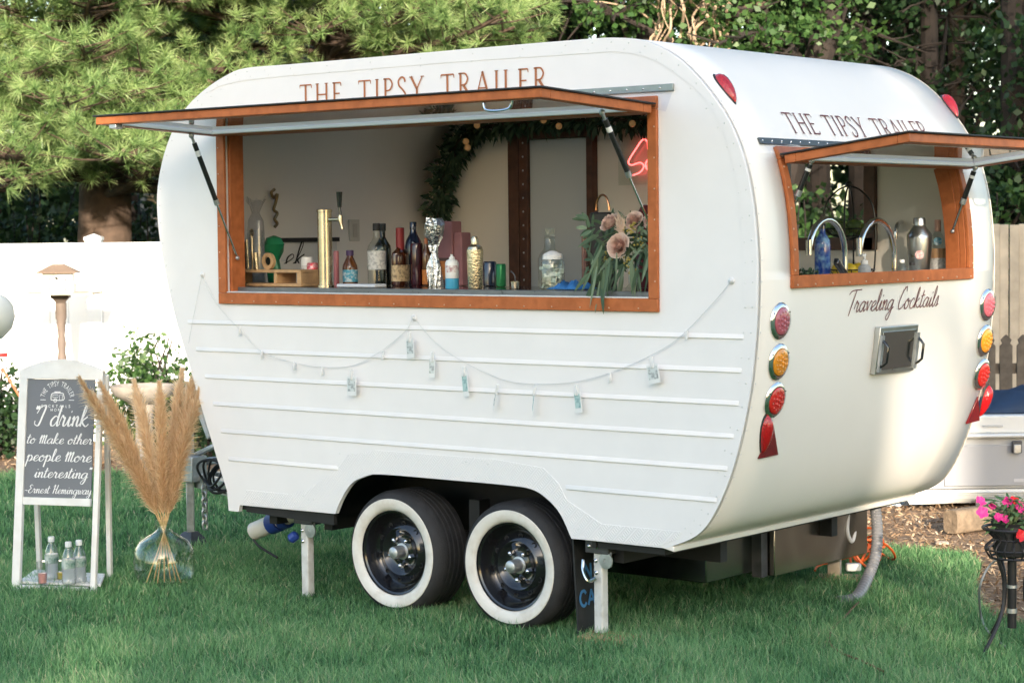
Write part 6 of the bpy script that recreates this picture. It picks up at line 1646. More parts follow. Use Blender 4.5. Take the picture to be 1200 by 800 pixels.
# drain hose
h0 = onZ((1003, 700), .03); h3 = np.array([-.70, 1.80, .44])
ptop = onX((1025, 588), -.72)
hp = [ptop, onX((1028, 620), -.70), onX((1026, 650), -.69), onX((1016, 678), -.69), h0, h0 + np.array([-.05, -.07, -.012])]
dh = thing('drain_hose', 'thick ribbed grey drain hose hanging from the trailer rear to the grass', 'hose', h0)
cp_ = crom(hp, 26)
O('hose', MB().tube(cp_, [.026 + .0018 * math.sin(i * 1.9) for i in range(len(cp_))], 14), M('hose_dark_grey', (.20, .20, .215), .4), dh)
def offs(P, s): return [np.asarray(p) + RH * .0195 * s - FH * .0185 for p in P]
O('hose_stripe', MB().tube(offs(cp_, .2), .0045, 6), M('hose_red', (.36, .10, .10), .5), dh); O('hose_stripe', MB().tube(offs(cp_, -.45), .0045, 6), M('hose_pale', (.55, .53, .50), .5), dh)
# bundle of looped grey tubing
bt_ = thing('tube_bundle', 'bundle of looped pale grey tubing hanging under the trailer rear', 'tubing', onX((995, 640), -.85))
mb = MB()
for i in range(7):
    o_ = (i - 3) * 1.6
    mb.tube(crom([onX((984 + o_ * .8 + i, 600), -.85 + .01 * i), onX((990 + o_ * .6, 622), -.85 + .012 * i), onX((996 + o_ * .4, 640 - i), -.84 + .01 * i), onX((1000 + o_ * .3, 622), -.85 + .01 * i), onX((999 + o_ * .5, 597), -.86)], 6), .010, 8)
O('tubes', mb, M('tube_grey', (.42, .42, .43), .35), bt_)
O('tie', MB().tube([onX((988, 620), -.82), onX((1003, 619), -.80)], .006, 6), cap_white, bt_)
# orange extension cord
oc = thing('extension_cord', 'tangled orange extension cord on the grass behind the drain hose', 'cord', onZ((1012, 662)))
mb = MB(); c0 = onZ((1013, 664)); rr = random.Random(4); pts = []
for t in np.linspace(0, 5.2 * 2 * math.pi, 150):
    q = c0 + RH * (math.cos(t) * (.10 + .035 * math.sin(t * .37)) + .03 * math.sin(t * .21)) + FH * (math.sin(t * 1.03) * (.17 + .05 * math.cos(t * .31))); pts.append((q[0], q[1], .10 + .05 * math.sin(t * 1.7) + .035 * math.sin(t * .6)))
tail = [onZ((985, 655), .06), onZ((960, 662), .05), onZ((955, 668), .04)]
O('cord', MB().tube(pts, .0062, 8).tube(crom([pts[0]] + tail, 6), .006, 8), M('cord_orange', (.62, .11, .02), .45), oc)
O('plug', MB().obox(onZ((1000, 664), .09), RH * .035, FH * .02, (0, 0, .018)), cap_white, oc, smooth=None, bevel=.006)
# thin brown cord over the lawn
q = [onZ(z, .035) for z in [(1006, 705), (990, 722), (975, 738), (972, 752), (985, 764), (1010, 774), (1035, 786)]]
tag(O('thin_brown_cord', MB().tube(crom(q, 6), .005, 6), M('cord_brown', (.14, .06, .03), .6), None), 'thin brown cord lying in the lawn below the drain hose', 'cord')
# board under the rear stabiliser
p = onZ((707, 741)); jr_ = (jr[0], .10)
tag(O('support_board', MB().box((jr_[0] - .06, jr_[1] - .09, .004), (jr_[0] + .16, jr_[1] + .07, .033), .15), pine_wood, None, smooth=None, bevel=.003), 'flat light wood board under the rear stabiliser leg', 'board')
c = onZ((1104, 640)); tag(O('flat_stone', MB().lathe([(.03, 0), (.04, .008), (.035, .018), (.001, .022)], (c[0], c[1], .008), 9), M('pale_stone', (.45, .36, .28), .8), None, smooth=40), 'small flat pale stone on the mulch', 'stone')
# ------------------------------------------------------------------ ground, lawn and mulch
def inpoly(P, poly):
    x, y = P[:, 0], P[:, 1]; r = np.zeros(len(P), bool); n = len(poly); j = n - 1
    for i in range(n):
        xi, yi = poly[i][0], poly[i][1]; xj, yj = poly[j][0], poly[j][1]
        r ^= ((yi > y) != (yj > y)) & (x < (xj - xi) * (y - yi) / (yj - yi + 1e-12) + xi); j = i
    return r
soil = M('lawn_soil', (.075, .145, .055), .95, var=(3, .25), mottle=(8, (.095, .11, .055), .5))
tag(link_mesh('ground', [(-160, -160, 0), (160, -160, 0), (160, 160, 0), (-160, 160, 0)], [(0, 1, 2, 3)], soil, None, smooth=None), kind='structure')
mulch_m = M('mulch_bark', (.27, .175, .105), .95, var=(30, .35), bump=(50, 1.0), mottle=(16, (.15, .095, .06), .8))
edgeR = [onZ(q)[:2] for q in [(930, 596), (965, 612), (1000, 630), (1040, 645), (1090, 650), (1135, 653), (1150, 668), (1143, 690), (1147, 712), (1168, 728), (1210, 735), (1300, 738)]]
polyR = [tuple(p) for p in edgeR] + [(4.5, 4.0), (4.0, 9.5), (-4.6, 9.5), (-4.4, 6.0)]
eL = [onZ(q)[:2] for q in [(-160, 566), (-60, 561), (0, 558), (60, 557), (130, 556), (200, 557), (300, 560)]]
backL = [tuple((CAM + FH * 19 + RH * u)[:2]) for u in (1.0, -6.6)]
polyL = [tuple(p) for p in eL] + backL
def sheet(name, poly, z, mat):
    n = len(poly); tri = tessellate_polygon([[Vector((p[0], p[1], 0)) for p in poly]])
    return link_mesh(name, [(p[0], p[1], z) for p in poly], [tuple(t) for t in tri], mat, None, smooth=None)
tag(sheet('mulch_bed', polyR, .006, mulch_m), kind='structure'); tag(sheet('mulch_bed', polyL, .006, mulch_m), kind='structure')
# wood chips
def chips(name, poly, n, box, mats_tint, size=(.012, .04)):
    P = np.stack([rng.uniform(box[0], box[1], n * 3), rng.uniform(box[2], box[3], n * 3)], 1); P = P[inpoly(P, poly)][:n]; n = len(P)
    L_ = rng.uniform(*size, n); w = L_ * rng.uniform(.2, .5, n); an = rng.uniform(0, 6.28, n); el = rng.normal(0, .45, n); z = .010 + rng.random(n) * .022
    d = np.stack([np.cos(an) * np.cos(el), np.sin(an) * np.cos(el), np.sin(el)], 1); s = np.stack([-np.sin(an), np.cos(an), rng.normal(0, .4, n)], 1); s /= np.linalg.norm(s, axis=1)[:, None]; nn = np.cross(d, s)
    c = np.column_stack([P, z]); A_ = d * L_[:, None] / 2; B_ = s * w[:, None] / 2; T_ = nn * (w * .22)[:, None]
    V = np.stack([c - A_ - B_, c + A_ - B_ * .6, c + A_ + B_, c - A_ + B_ * .7, c - A_ * .7 + T_, c + A_ * .8 + T_], 1).reshape(-1, 3)
    I = (np.arange(n) * 6)[:, None]
    F = np.concatenate([I + np.array(f) for f in ([0, 1, 5], [0, 5, 4], [1, 2, 5], [2, 3, 4], [2, 4, 5], [3, 0, 4])], 0)
    o = link_mesh(name, V.tolist(), F.tolist(), mats_tint, None, smooth=None, recalc=False); add_tint(o, np.repeat(rng.random(n), 6)); return o
chipm = attrM('mulch_chip', [(0, (.10, .062, .04)), (.5, (.28, .18, .105)), (.85, (.42, .30, .19)), (1, (.52, .42, .31))], .9, 0, .2)
tag(chips('mulch_chips', polyR, 24000, (-4.3, 1.6, .9, 7.5), chipm), 'brown bark chips lying over the bed beside the trailer', 'mulch', kind='stuff')
tag(chips('mulch_chips', polyL, 6000, (-12.5, -4.5, .5, 6.5), chipm, (.015, .05)), 'brown bark chips lying along the white fence', 'mulch', kind='stuff')
# ------------------------------------------------------------------ grass blades
def grass(n_try, dmin, dmax, wscale, hmul=1.0):
    d = np.sqrt(rng.uniform(dmin ** 2, dmax ** 2, n_try)); half = .41; a = rng.uniform(-half, half, n_try)
    P = CAM[None, :2] + FH[None, :2] * (d * np.cos(a))[:, None] + RH[None, :2] * (d * np.sin(a))[:, None]
    keep = ~inpoly(P, polyR) & ~inpoly(P, polyL)
    # stray blades on the mulch edge
    P = P[keep]; d = d[keep]; n = len(P)
    cl = np.sin(P[:, 0] * 3.1 + 1.7 * np.sin(P[:, 1] * 2.3)) * np.sin(P[:, 1] * 2.7 + 1.3 * np.sin(P[:, 0] * 1.9)) + .5 * np.sin(P[:, 0] * 9 + P[:, 1] * 7) * np.sin(P[:, 1] * 11 - P[:, 0] * 4)
    h = (.032 + .030 * rng.random(n) + .022 * rng.random(n) ** 4 + .012 * cl) * hmul; h = np.clip(h, .02, .09)
    az = rng.uniform(0, 6.28, n) + .0; lean = np.abs(rng.normal(0, .38, n)) + .08
    dr = np.stack([np.cos(az), np.sin(az), np.zeros(n)], 1); sd = np.stack([-np.sin(az), np.cos(az), np.zeros(n)], 1)
    fa = rng.uniform(0, 6.28, n); sd = np.stack([np.cos(fa), np.sin(fa), np.zeros(n)], 1)
    w = (.0028 + .0022 * rng.random(n)) * wscale * (d / 9)
    b = np.column_stack([P, np.zeros(n)])
    m = b + np.array([0, 0, 1]) * (h * .55)[:, None] + dr * (h * lean * .30)[:, None]
    t = b + np.array([0, 0, 1]) * (h * np.cos(np.minimum(lean, 1.2)))[:, None] + dr * (h * np.sin(np.minimum(lean * 1.5, 1.45)))[:, None]
    V = np.stack([b - sd * w[:, None] / 2, b + sd * w[:, None] / 2, m + sd * w[:, None] * .42, m - sd * w[:, None] * .42, t], 1).reshape(-1, 3)
    I = (np.arange(n) * 5)[:, None]
    F4 = I + np.array([0, 1, 2, 3]); F3 = I + np.array([3, 2, 4])
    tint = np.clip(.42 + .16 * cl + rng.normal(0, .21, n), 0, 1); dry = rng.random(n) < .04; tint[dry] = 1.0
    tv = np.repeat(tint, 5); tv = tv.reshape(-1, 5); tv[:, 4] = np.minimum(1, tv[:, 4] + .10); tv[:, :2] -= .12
    me = bpy.data.meshes.new('lawn_grass')
    nv = len(V); me.vertices.add(nv); me.vertices.foreach_set('co', V.astype(np.float32).ravel())
    me.loops.add(n * 7); me.polygons.add(n * 2)
    me.loops.foreach_set('vertex_index', np.concatenate([F4, F3], 1).astype(np.int32).ravel())
    st = np.empty(n * 2, np.int32); st[0::2] = np.arange(n) * 7; st[1::2] = np.arange(n) * 7 + 4
    me.polygons.foreach_set('loop_start', st); me.update(calc_edges=True)
    a_ = me.attributes.new('tint', 'FLOAT', 'POINT'); a_.data.foreach_set('value', np.clip(tv.ravel(), 0, 1).astype(np.float32))
    me.materials.append(grass_m)
    o = bpy.data.objects.new('lawn_grass', me); col.objects.link(o)
    return tag(o, 'short green lawn grass under and around the trailer' if dmin < 11 else 'short green lawn grass running back to the white fence', 'grass', kind='stuff')
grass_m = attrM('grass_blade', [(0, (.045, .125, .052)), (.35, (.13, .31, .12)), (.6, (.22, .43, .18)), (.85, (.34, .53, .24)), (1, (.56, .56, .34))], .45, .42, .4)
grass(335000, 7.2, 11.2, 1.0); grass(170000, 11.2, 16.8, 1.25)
# ------------------------------------------------------------------ vegetation
def raw_mesh(name, V, F, mat, parent, tint):
    """fast triangle mesh from numpy arrays, local to the root's place"""
    root = parent
    while root.parent is not None: root = root.parent
    V = V - np.array(root.location)[None, :]
    me = bpy.data.meshes.new(name); n = len(F)
    me.vertices.add(len(V)); me.vertices.foreach_set('co', V.astype(np.float32).ravel())
    k = F.shape[1]
    me.loops.add(n * k); me.polygons.add(n); me.loops.foreach_set('vertex_index', F.astype(np.int32).ravel())
    me.polygons.foreach_set('loop_start', np.arange(n, dtype=np.int32) * k); me.update(calc_edges=True)
    a = me.attributes.new('tint', 'FLOAT', 'POINT'); a.data.foreach_set('value', np.clip(tint, 0, 1).astype(np.float32))
    me.materials.append(mat); o = bpy.data.objects.new(name, me); col.objects.link(o); o.parent = parent
    return o
def unit(a): return a / (np.linalg.norm(a, axis=-1, keepdims=True) + 1e-9)
def needle_tufts(P, A, n_per, L_, wid):
    """star-burst tufts of long needles at points P with axes A"""
    m = len(P); n = m * n_per
    p = np.repeat(P, n_per, 0); a = np.repeat(unit(A), n_per, 0)
    r = rng.normal(size=(n, 3)); r -= (r * a).sum(1, keepdims=True) * a; r = unit(r)
    sp = rng.uniform(.15, 1.45, n)[:, None]
    d = unit(a * np.cos(sp) + r * np.sin(sp) + np.array([0, 0, -.12]))
    ll = (L_ * rng.uniform(.7, 1.15, n))[:, None]
    b = p + a * (rng.random(n) * .05)[:, None]
    s = unit(np.cross(d, rng.normal(size=(n, 3)))) * wid
    V = np.stack([b - s * .6, b + s * .6, b + d * ll + np.array([0, 0, -.10]) * ll * ll * 4], 1).reshape(-1, 3)
    F = np.arange(n * 3).reshape(-1, 3)
    return V, F, n
def leaf_quads(P, size, flat=.5):
    n = len(P); nn = unit(rng.normal(size=(n, 3)) * np.array([1, 1, 1]) + np.array([0, 0, flat * 2]) * rng.random((n, 1))); t = unit(np.cross(nn, rng.normal(size=(n, 3)))); s = np.cross(nn, t)
    L_ = size * rng.uniform(.6, 1.3, n)[:, None]; w = L_ * .34
    mid = P + t * L_ * .45 - nn * L_ * .05
    V = np.stack([P, mid + s * w, P + t * L_, mid - s * w], 1).reshape(-1, 3)
    F = np.arange(n * 4).reshape(-1, 4)
    return V, F
bark = M('pine_bark', (.075, .050, .036), .9, var=(9, .35), bump=(18, 1.0)); bark2 = M('dark_bark', (.024, .018, .015), .9, var=(8, .35), bump=(18, 1.0)); bark_pale = M('pale_branch', (.34, .25, .17), .85, var=(12, .2))
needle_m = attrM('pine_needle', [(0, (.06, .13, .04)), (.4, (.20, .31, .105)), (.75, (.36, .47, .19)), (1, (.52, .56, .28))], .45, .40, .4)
def pine(base, H, r0, seed, zlo, zhi, nl, Lmax, label, needles=34, prefer=None):
    rr = random.Random(seed)
    t = thing('pine_tree', label, 'tree', base, 'long needled pines beyond the fence')
    b = Vector(base); top = b + Vector((rr.uniform(-.4, .4), rr.uniform(-.4, .4), H))
    path = crom([b, b + Vector((.08, .05, H * .3)), b + Vector((-.06, .1, H * .65)), top], 5)
    O('trunk', MB().tube(path, [max(.03, r0 * (1 - i / (len(path) + 1)) ** .8) for i in range(len(path))], 14), bark, t)
    lim = MB(); TP = []; TA = []
    for i in range(nl):
        z = zlo + (zhi - zlo) * (i + rr.random()) / nl
        az = rr.uniform(0, 2 * math.pi) if not prefer or i % 3 == 0 else prefer + rr.uniform(-1.25, 1.25)
        L_ = Lmax * (1 - .55 * max(0, (z - zlo) / (H - zlo))) * rr.uniform(.75, 1.1)
        s0 = b + Vector((0, 0, z)); d = Vector((math.cos(az), math.sin(az), 0)); rise = rr.uniform(-.05, .22)
        pts = [s0 + d * L_ * q + Vector((rr.uniform(-.06, .06), rr.uniform(-.06, .06), L_ * (rise * q - .12 * q * q) + .25 * L_ * max(0, q - .75))) for q in (0, .2, .4, .6, .8, 1)]
        lp = crom(pts, 3); lim.tube(lp, [.050 * (L_ / 3) * (1 - .85 * j / len(lp)) + .006 for j in range(len(lp))], 7)
        side = d.cross(Vector((0, 0, 1)))
        ns = int(L_ / .13)
        for q in range(ns):
            f = .22 + .78 * (q + .5) / ns; c = Vector(lp[min(len(lp) - 1, int(f * (len(lp) - 1)))]); sg_ = 1 if q % 2 else -1
            sl_ = (.30 + .55 * math.sin(math.pi * min(1, f * .95))) * rr.uniform(.6, 1.15)
            sd_ = (d * rr.uniform(.35, .9) + side * sg_ * rr.uniform(.6, 1.1) + Vector((0, 0, rr.uniform(-.15, .45)))).normalized()
            e = c + sd_ * sl_ + Vector((0, 0, .10 * sl_)); lim.tube([c, (c + e) / 2 + Vector((0, 0, -.02)), e], [.010, .007, .004], 4, cap=False)
            nt = max(2, int(sl_ / .13))
            for w in range(nt):
                g = .35 + .65 * (w + 1) / nt; TP.append(c + (e - c) * g + Vector((rr.gauss(0, .05), rr.gauss(0, .05), rr.gauss(.02, .04)))); TA.append(sd_ + Vector((rr.gauss(0, .45), rr.gauss(0, .45), .55 + rr.gauss(0, .3))))
        for w in range(4): TP.append(Vector(lp[-1]) + Vector((rr.gauss(0, .05), rr.gauss(0, .05), rr.gauss(0, .05)))); TA.append(d + Vector((rr.gauss(0, .4), rr.gauss(0, .4), .6)))
    O('limbs', lim, bark, t)
    P = np.array(TP); A_ = np.array(TA)
    V, F, n = needle_tufts(P, A_, needles, .145, .0062)
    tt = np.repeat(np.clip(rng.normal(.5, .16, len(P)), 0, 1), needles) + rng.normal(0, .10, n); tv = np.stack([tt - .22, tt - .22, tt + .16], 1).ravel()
    raw_mesh('crown', V, F, needle_m, t, tv)
    return t
azc = math.atan2(-FH[1], -FH[0])
pb = atD((116, 300), 20.2); pb[2] = 0
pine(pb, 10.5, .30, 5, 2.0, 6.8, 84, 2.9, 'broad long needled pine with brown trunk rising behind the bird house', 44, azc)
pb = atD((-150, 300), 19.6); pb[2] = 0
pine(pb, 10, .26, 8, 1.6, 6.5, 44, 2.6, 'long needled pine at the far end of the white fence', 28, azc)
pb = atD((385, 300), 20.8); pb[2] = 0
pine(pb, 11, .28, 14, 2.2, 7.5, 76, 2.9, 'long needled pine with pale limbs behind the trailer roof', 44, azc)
# ------------------------------------------------------------------ broadleaf trees
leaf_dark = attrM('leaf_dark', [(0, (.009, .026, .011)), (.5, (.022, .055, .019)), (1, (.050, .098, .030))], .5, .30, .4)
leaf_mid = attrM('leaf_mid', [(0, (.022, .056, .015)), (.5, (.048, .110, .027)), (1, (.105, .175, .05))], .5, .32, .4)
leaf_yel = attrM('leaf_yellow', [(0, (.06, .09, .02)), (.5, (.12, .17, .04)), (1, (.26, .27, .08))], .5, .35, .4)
def broadleaf(base, H, r0, seed, crown, n_leaf, size, mat, label, bk=bark2, limbs=9, group='woodland trees', lean=(0, 0), name='broadleaf_tree', dead=0):
    """crown: list of (dx, dy, z, rx, rz) clumps"""
    rr = random.Random(seed); t = thing(name, label, 'tree', base, group); b = Vector(base)
    path = crom([b, b + Vector((lean[0] * .3, lean[1] * .3, H * .33)), b + Vector((lean[0] * .7 + rr.uniform(-.15, .15), lean[1] * .7, H * .66)), b + Vector((lean[0], lean[1], H))], 5)
    O('trunk', MB().tube(path, [max(.02, r0 * (1 - .85 * i / len(path))) for i in range(len(path))], 10), bk, t)
    lim = MB(); P = []
    tot = sum(c[3] ** 2 * c[4] for c in crown)
    for (dx, dy, z, rx, rz) in crown:
        c = b + Vector((dx, dy, z)); s = Vector(path[min(len(path) - 1, int(len(path) * max(.2, (z - rz) / H * .8)))])
        lim.tube(crom([s, s.lerp(c, .5) + Vector((rr.uniform(-.2, .2), rr.uniform(-.2, .2), rr.uniform(0, .3))), c], 4), [r0 * .28 * (1 - .7 * i / 9) for i in range(9)], 6)
        for q in range(limbs):
            e = c + Vector((rr.gauss(0, .55) * rx, rr.gauss(0, .55) * rx, rr.gauss(0, .55) * rz)); lim.tube([c, c.lerp(e, .5) + Vector((0, 0, rr.uniform(-.1, .15))), e], [r0 * .09 + .006, r0 * .06 + .004, .004], 4, cap=False)
        n = int(n_leaf * rx ** 2 * rz / tot)
        nc = max(6, n // 45); cc = rng.normal(size=(nc, 3)); cc = unit(cc) * (rng.random((nc, 1)) ** .45); cc = cc * np.array([rx, rx, rz]) + np.array(c)
        idx = rng.integers(0, nc, n); P.append(cc[idx] + rng.normal(0, .14 * max(1, rx * .8) if rx > 1.6 else .14 * min(1, rx), (n, 3)) * np.array([1.2, 1.2, .7]))
    O('limbs', lim, bk, t)
    P = np.concatenate(P, 0); V, F = leaf_quads(P, size)
    raw_mesh('crown', V, F, mat, t, np.repeat(np.clip(rng.normal(.5, .2, len(P)), 0, 1), 4))
    return t
def gnd(px, D): p = atD((px, 400), D); p[2] = 0; return p
def xz(px, py, D, base):
    p = atD((px, py), D); return p[0] - base[0], p[1] - base[1], p[2]
def tree_at(px, D, H, r0, seed, clumps, n, size, mat, label, **k):
    b = gnd(px, D); cr = []
    for (cx, cy, dD, rx, rz) in clumps: dx, dy, z = xz(cx, cy, D + dD, b); cr.append((dx, dy, z, rx, rz))
    return broadleaf(b, H, r0, seed, cr, n, size, mat, label, **k)
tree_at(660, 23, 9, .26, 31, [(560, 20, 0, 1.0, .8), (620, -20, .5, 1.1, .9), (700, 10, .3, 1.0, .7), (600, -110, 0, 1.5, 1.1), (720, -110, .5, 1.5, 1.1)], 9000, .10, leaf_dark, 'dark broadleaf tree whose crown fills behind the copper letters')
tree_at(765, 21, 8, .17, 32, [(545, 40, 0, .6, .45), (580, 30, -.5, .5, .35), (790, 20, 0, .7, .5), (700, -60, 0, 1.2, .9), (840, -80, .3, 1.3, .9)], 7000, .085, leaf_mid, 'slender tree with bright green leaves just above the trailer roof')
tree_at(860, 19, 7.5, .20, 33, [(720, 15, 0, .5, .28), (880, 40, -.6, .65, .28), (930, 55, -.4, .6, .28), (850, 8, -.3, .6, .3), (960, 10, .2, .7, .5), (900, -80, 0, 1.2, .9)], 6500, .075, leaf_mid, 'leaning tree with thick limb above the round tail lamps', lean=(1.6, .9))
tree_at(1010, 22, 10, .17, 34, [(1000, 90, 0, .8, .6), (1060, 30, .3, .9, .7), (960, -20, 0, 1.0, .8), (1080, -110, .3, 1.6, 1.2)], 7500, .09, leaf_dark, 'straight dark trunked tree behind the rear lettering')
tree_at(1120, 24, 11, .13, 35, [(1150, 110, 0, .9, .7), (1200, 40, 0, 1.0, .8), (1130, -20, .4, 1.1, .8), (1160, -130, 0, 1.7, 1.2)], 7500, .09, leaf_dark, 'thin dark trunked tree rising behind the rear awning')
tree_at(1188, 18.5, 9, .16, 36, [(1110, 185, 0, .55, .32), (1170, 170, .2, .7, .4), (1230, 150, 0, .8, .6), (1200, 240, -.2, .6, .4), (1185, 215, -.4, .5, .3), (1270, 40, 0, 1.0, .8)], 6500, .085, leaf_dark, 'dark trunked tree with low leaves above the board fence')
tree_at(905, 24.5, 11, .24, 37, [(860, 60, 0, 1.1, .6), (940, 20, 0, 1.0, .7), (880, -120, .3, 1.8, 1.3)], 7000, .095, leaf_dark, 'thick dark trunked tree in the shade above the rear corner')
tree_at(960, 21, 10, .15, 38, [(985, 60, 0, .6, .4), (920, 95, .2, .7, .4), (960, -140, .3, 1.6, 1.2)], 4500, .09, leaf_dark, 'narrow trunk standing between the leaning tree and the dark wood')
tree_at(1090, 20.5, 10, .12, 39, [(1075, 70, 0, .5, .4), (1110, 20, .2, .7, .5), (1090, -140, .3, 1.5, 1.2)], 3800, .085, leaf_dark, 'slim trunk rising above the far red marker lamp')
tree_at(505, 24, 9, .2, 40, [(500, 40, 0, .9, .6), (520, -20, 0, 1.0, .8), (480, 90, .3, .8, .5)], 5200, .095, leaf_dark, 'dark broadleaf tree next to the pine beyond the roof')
# low leafy undergrowth behind the trailer (seen through the far window and under the wood)
def bush(px, D, seed, w, h, n, size, mat, label, name='leafy_bush', group='bushes along the wood', z0=.0):
    b = gnd(px, D); rr = random.Random(seed); t = thing(name, label, 'bush', b, group)
    st = MB()
    for q in range(9): e = Vector(b) + Vector((rr.uniform(-.6, .6) * w, rr.uniform(-.6, .6) * w, h * rr.uniform(.6, .95))); st.tube(crom([b, Vector(b).lerp(e, .5) + Vector((rr.uniform(-.1, .1), rr.uniform(-.1, .1), .05)), e], 4), [.014 - .001 * i for i in range(9)], 5)
    O('stems', st, bark2, t)
    nc = max(10, n // 28); cc = unit(rng.normal(size=(nc, 3))) * (rng.random((nc, 1)) ** .4); cc[:, 2] = np.abs(cc[:, 2]) * h * .62 + h * .34 * rng.random(nc); cc[:, :2] *= w; cc += b[None, :]
    P = cc[rng.integers(0, nc, n)] + rng.normal(0, .075, (n, 3)); P[:, 2] = np.maximum(P[:, 2], .04)
    V, F = leaf_quads(P, size); raw_mesh('crown', V, F, mat, t, np.repeat(np.clip(rng.normal(.5, .22, n), 0, 1), 4)); return t
bush(168, 16.2, 51, .36, 1.02, 2600, .052, leaf_mid, 'light green leafy shrub growing before the white fence', group='shrubs before the fence')
bush(200, 16.0, 52, .30, .62, 1200, .05, leaf_yel, 'low yellow green shrub beside the trailer front', group='shrubs before the fence')
bush(-8, 16.0, 53, .26, .78, 1500, .055, leaf_dark, 'dark green shrub under the balloon', group='shrubs before the fence')
bush(36, 16.5, 56, .16, .40, 420, .05, leaf_dark, 'small dark shrub hidden behind the sign', group='shrubs before the fence')
bush(245, 15.6, 57, .30, .5, 700, .05, leaf_dark, 'low dark bush behind the trailer tongue', group='shrubs before the fence')
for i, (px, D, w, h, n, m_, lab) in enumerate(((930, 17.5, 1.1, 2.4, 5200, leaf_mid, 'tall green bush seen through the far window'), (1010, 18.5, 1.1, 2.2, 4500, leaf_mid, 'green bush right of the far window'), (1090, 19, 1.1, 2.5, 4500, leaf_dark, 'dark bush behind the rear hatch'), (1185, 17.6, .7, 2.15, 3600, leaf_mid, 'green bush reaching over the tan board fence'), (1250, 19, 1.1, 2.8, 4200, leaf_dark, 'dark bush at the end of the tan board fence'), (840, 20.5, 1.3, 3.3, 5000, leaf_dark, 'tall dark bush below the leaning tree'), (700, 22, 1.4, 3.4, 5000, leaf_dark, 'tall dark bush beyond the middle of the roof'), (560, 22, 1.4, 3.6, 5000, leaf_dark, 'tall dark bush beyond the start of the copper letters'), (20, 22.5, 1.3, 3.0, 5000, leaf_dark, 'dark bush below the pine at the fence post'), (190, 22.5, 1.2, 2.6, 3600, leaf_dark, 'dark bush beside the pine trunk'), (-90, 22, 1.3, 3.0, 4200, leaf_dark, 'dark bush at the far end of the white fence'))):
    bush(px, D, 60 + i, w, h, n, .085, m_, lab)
# tan vines and dead branches hanging above the roof
vn = MB(); rr = random.Random(77)
vt = thing('tangled_vines', 'tangled bare tan vines hanging above the trailer roof', 'vines', gnd(800, 18.6))
for q in range(26):
    x0 = rr.uniform(770, 850); pts = [atD((x0 + rr.uniform(-60, 40), -30), 18.4 + rr.uniform(0, .5))]
    for s in range(4): pts.append(atD((x0 + rr.uniform(-18, 18), -10 + s * 24 + rr.uniform(-8, 8)), 18.4 + rr.uniform(0, .5)))
    pts.append(atD((x0 + rr.uniform(-25, 25), 150), 18.6)); vn.tube(crom(pts, 4), rr.choice([.006, .009, .013]), 5)
O('vine_stems', vn, bark_pale, vt)
pb_ = MB()
bt2 = thing('bare_branch', 'pale bare branch forking above the roof corner', 'branch', gnd(770, 19.2))
for pts, r_ in (([(765, 120), (768, 40), (776, 15), (774, -20)], .022), ([(776, 15), (800, 5), (830, -20)], .012), ([(771, 30), (745, 12), (700, 2), (670, 6)], .011), ([(745, 12), (738, 0), (720, -14)], .007), ([(700, 2), (690, 10), (682, 14)], .005), ([(776, 15), (760, 2), (742, -10)], .008)): pb_.tube(crom([atD(q, 19.0) for q in pts], 5), [r_ * (1 - .6 * i / ((len(pts) - 1) * 5)) for i in range((len(pts) - 1) * 5 + 1)], 6)
pb_.tube([gnd(765, 19.0), atD((765, 120), 19.0)], .028, 6)
O('branch', pb_, bark_pale, bt2)
lb = MB(); lbt = thing('leaning_limb', 'thick brown limb slanting above the rear corner of the roof', 'branch', gnd(835, 18.9))
lb.tube(crom([atD(q, 18.9) for q in [(835, 150), (840, 60), (862, 22), (890, 4), (930, -20)]], 5), [.075 - .0018 * i for i in range(21)], 9); lb.tube([gnd(835, 18.9), atD((835, 150), 18.9)], .085, 9)
O('limb', lb, bark, lbt)
# dead lower branches of the shaded wood, each on its trunk's line
db = MB(); rr = random.Random(5)
dbt = thing('dead_branches', 'bare dark twigs crossing the shaded wood at the right', 'branches', gnd(1100, 20))
for q in range(70):
    x, y, D = rr.uniform(960, 1230), rr.uniform(-20, 190), rr.uniform(19, 23); L_ = rr.uniform(25, 90); an = rr.uniform(-.7, .7) + (math.pi if rr.random() < .5 else 0)
    db.tube(crom([atD((x, y), D), atD((x + math.cos(an) * L_ * .5, y + math.sin(an) * L_ * .5 + rr.uniform(-5, 5)), D + .1), atD((x + math.cos(an) * L_, y + math.sin(an) * L_ + 8), D + .2)], 3), [.010, .009, .008, .007, .006, .004, .003], 4)
stuff(O('twigs', db, bark2, dbt))
# the wood beyond reads as one mass
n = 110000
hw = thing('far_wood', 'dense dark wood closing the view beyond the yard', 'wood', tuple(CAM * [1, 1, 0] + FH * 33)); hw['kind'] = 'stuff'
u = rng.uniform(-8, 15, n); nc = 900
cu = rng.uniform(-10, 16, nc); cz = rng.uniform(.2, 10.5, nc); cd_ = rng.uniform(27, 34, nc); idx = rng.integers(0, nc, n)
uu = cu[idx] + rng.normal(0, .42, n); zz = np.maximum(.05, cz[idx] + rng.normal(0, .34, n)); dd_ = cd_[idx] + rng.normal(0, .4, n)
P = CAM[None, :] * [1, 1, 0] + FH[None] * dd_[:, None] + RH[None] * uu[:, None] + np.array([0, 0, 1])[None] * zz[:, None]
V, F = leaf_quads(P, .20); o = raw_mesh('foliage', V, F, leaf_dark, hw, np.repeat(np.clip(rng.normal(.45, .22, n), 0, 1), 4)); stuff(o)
n = 17000; nc = 420      # unseen roof of leaves added over the wood to block sky
cu = rng.uniform(1.5, 17, nc); cz = rng.uniform(6.2, 12, nc); cd_ = rng.uniform(17.5, 34, nc); idx = rng.integers(0, nc, n)
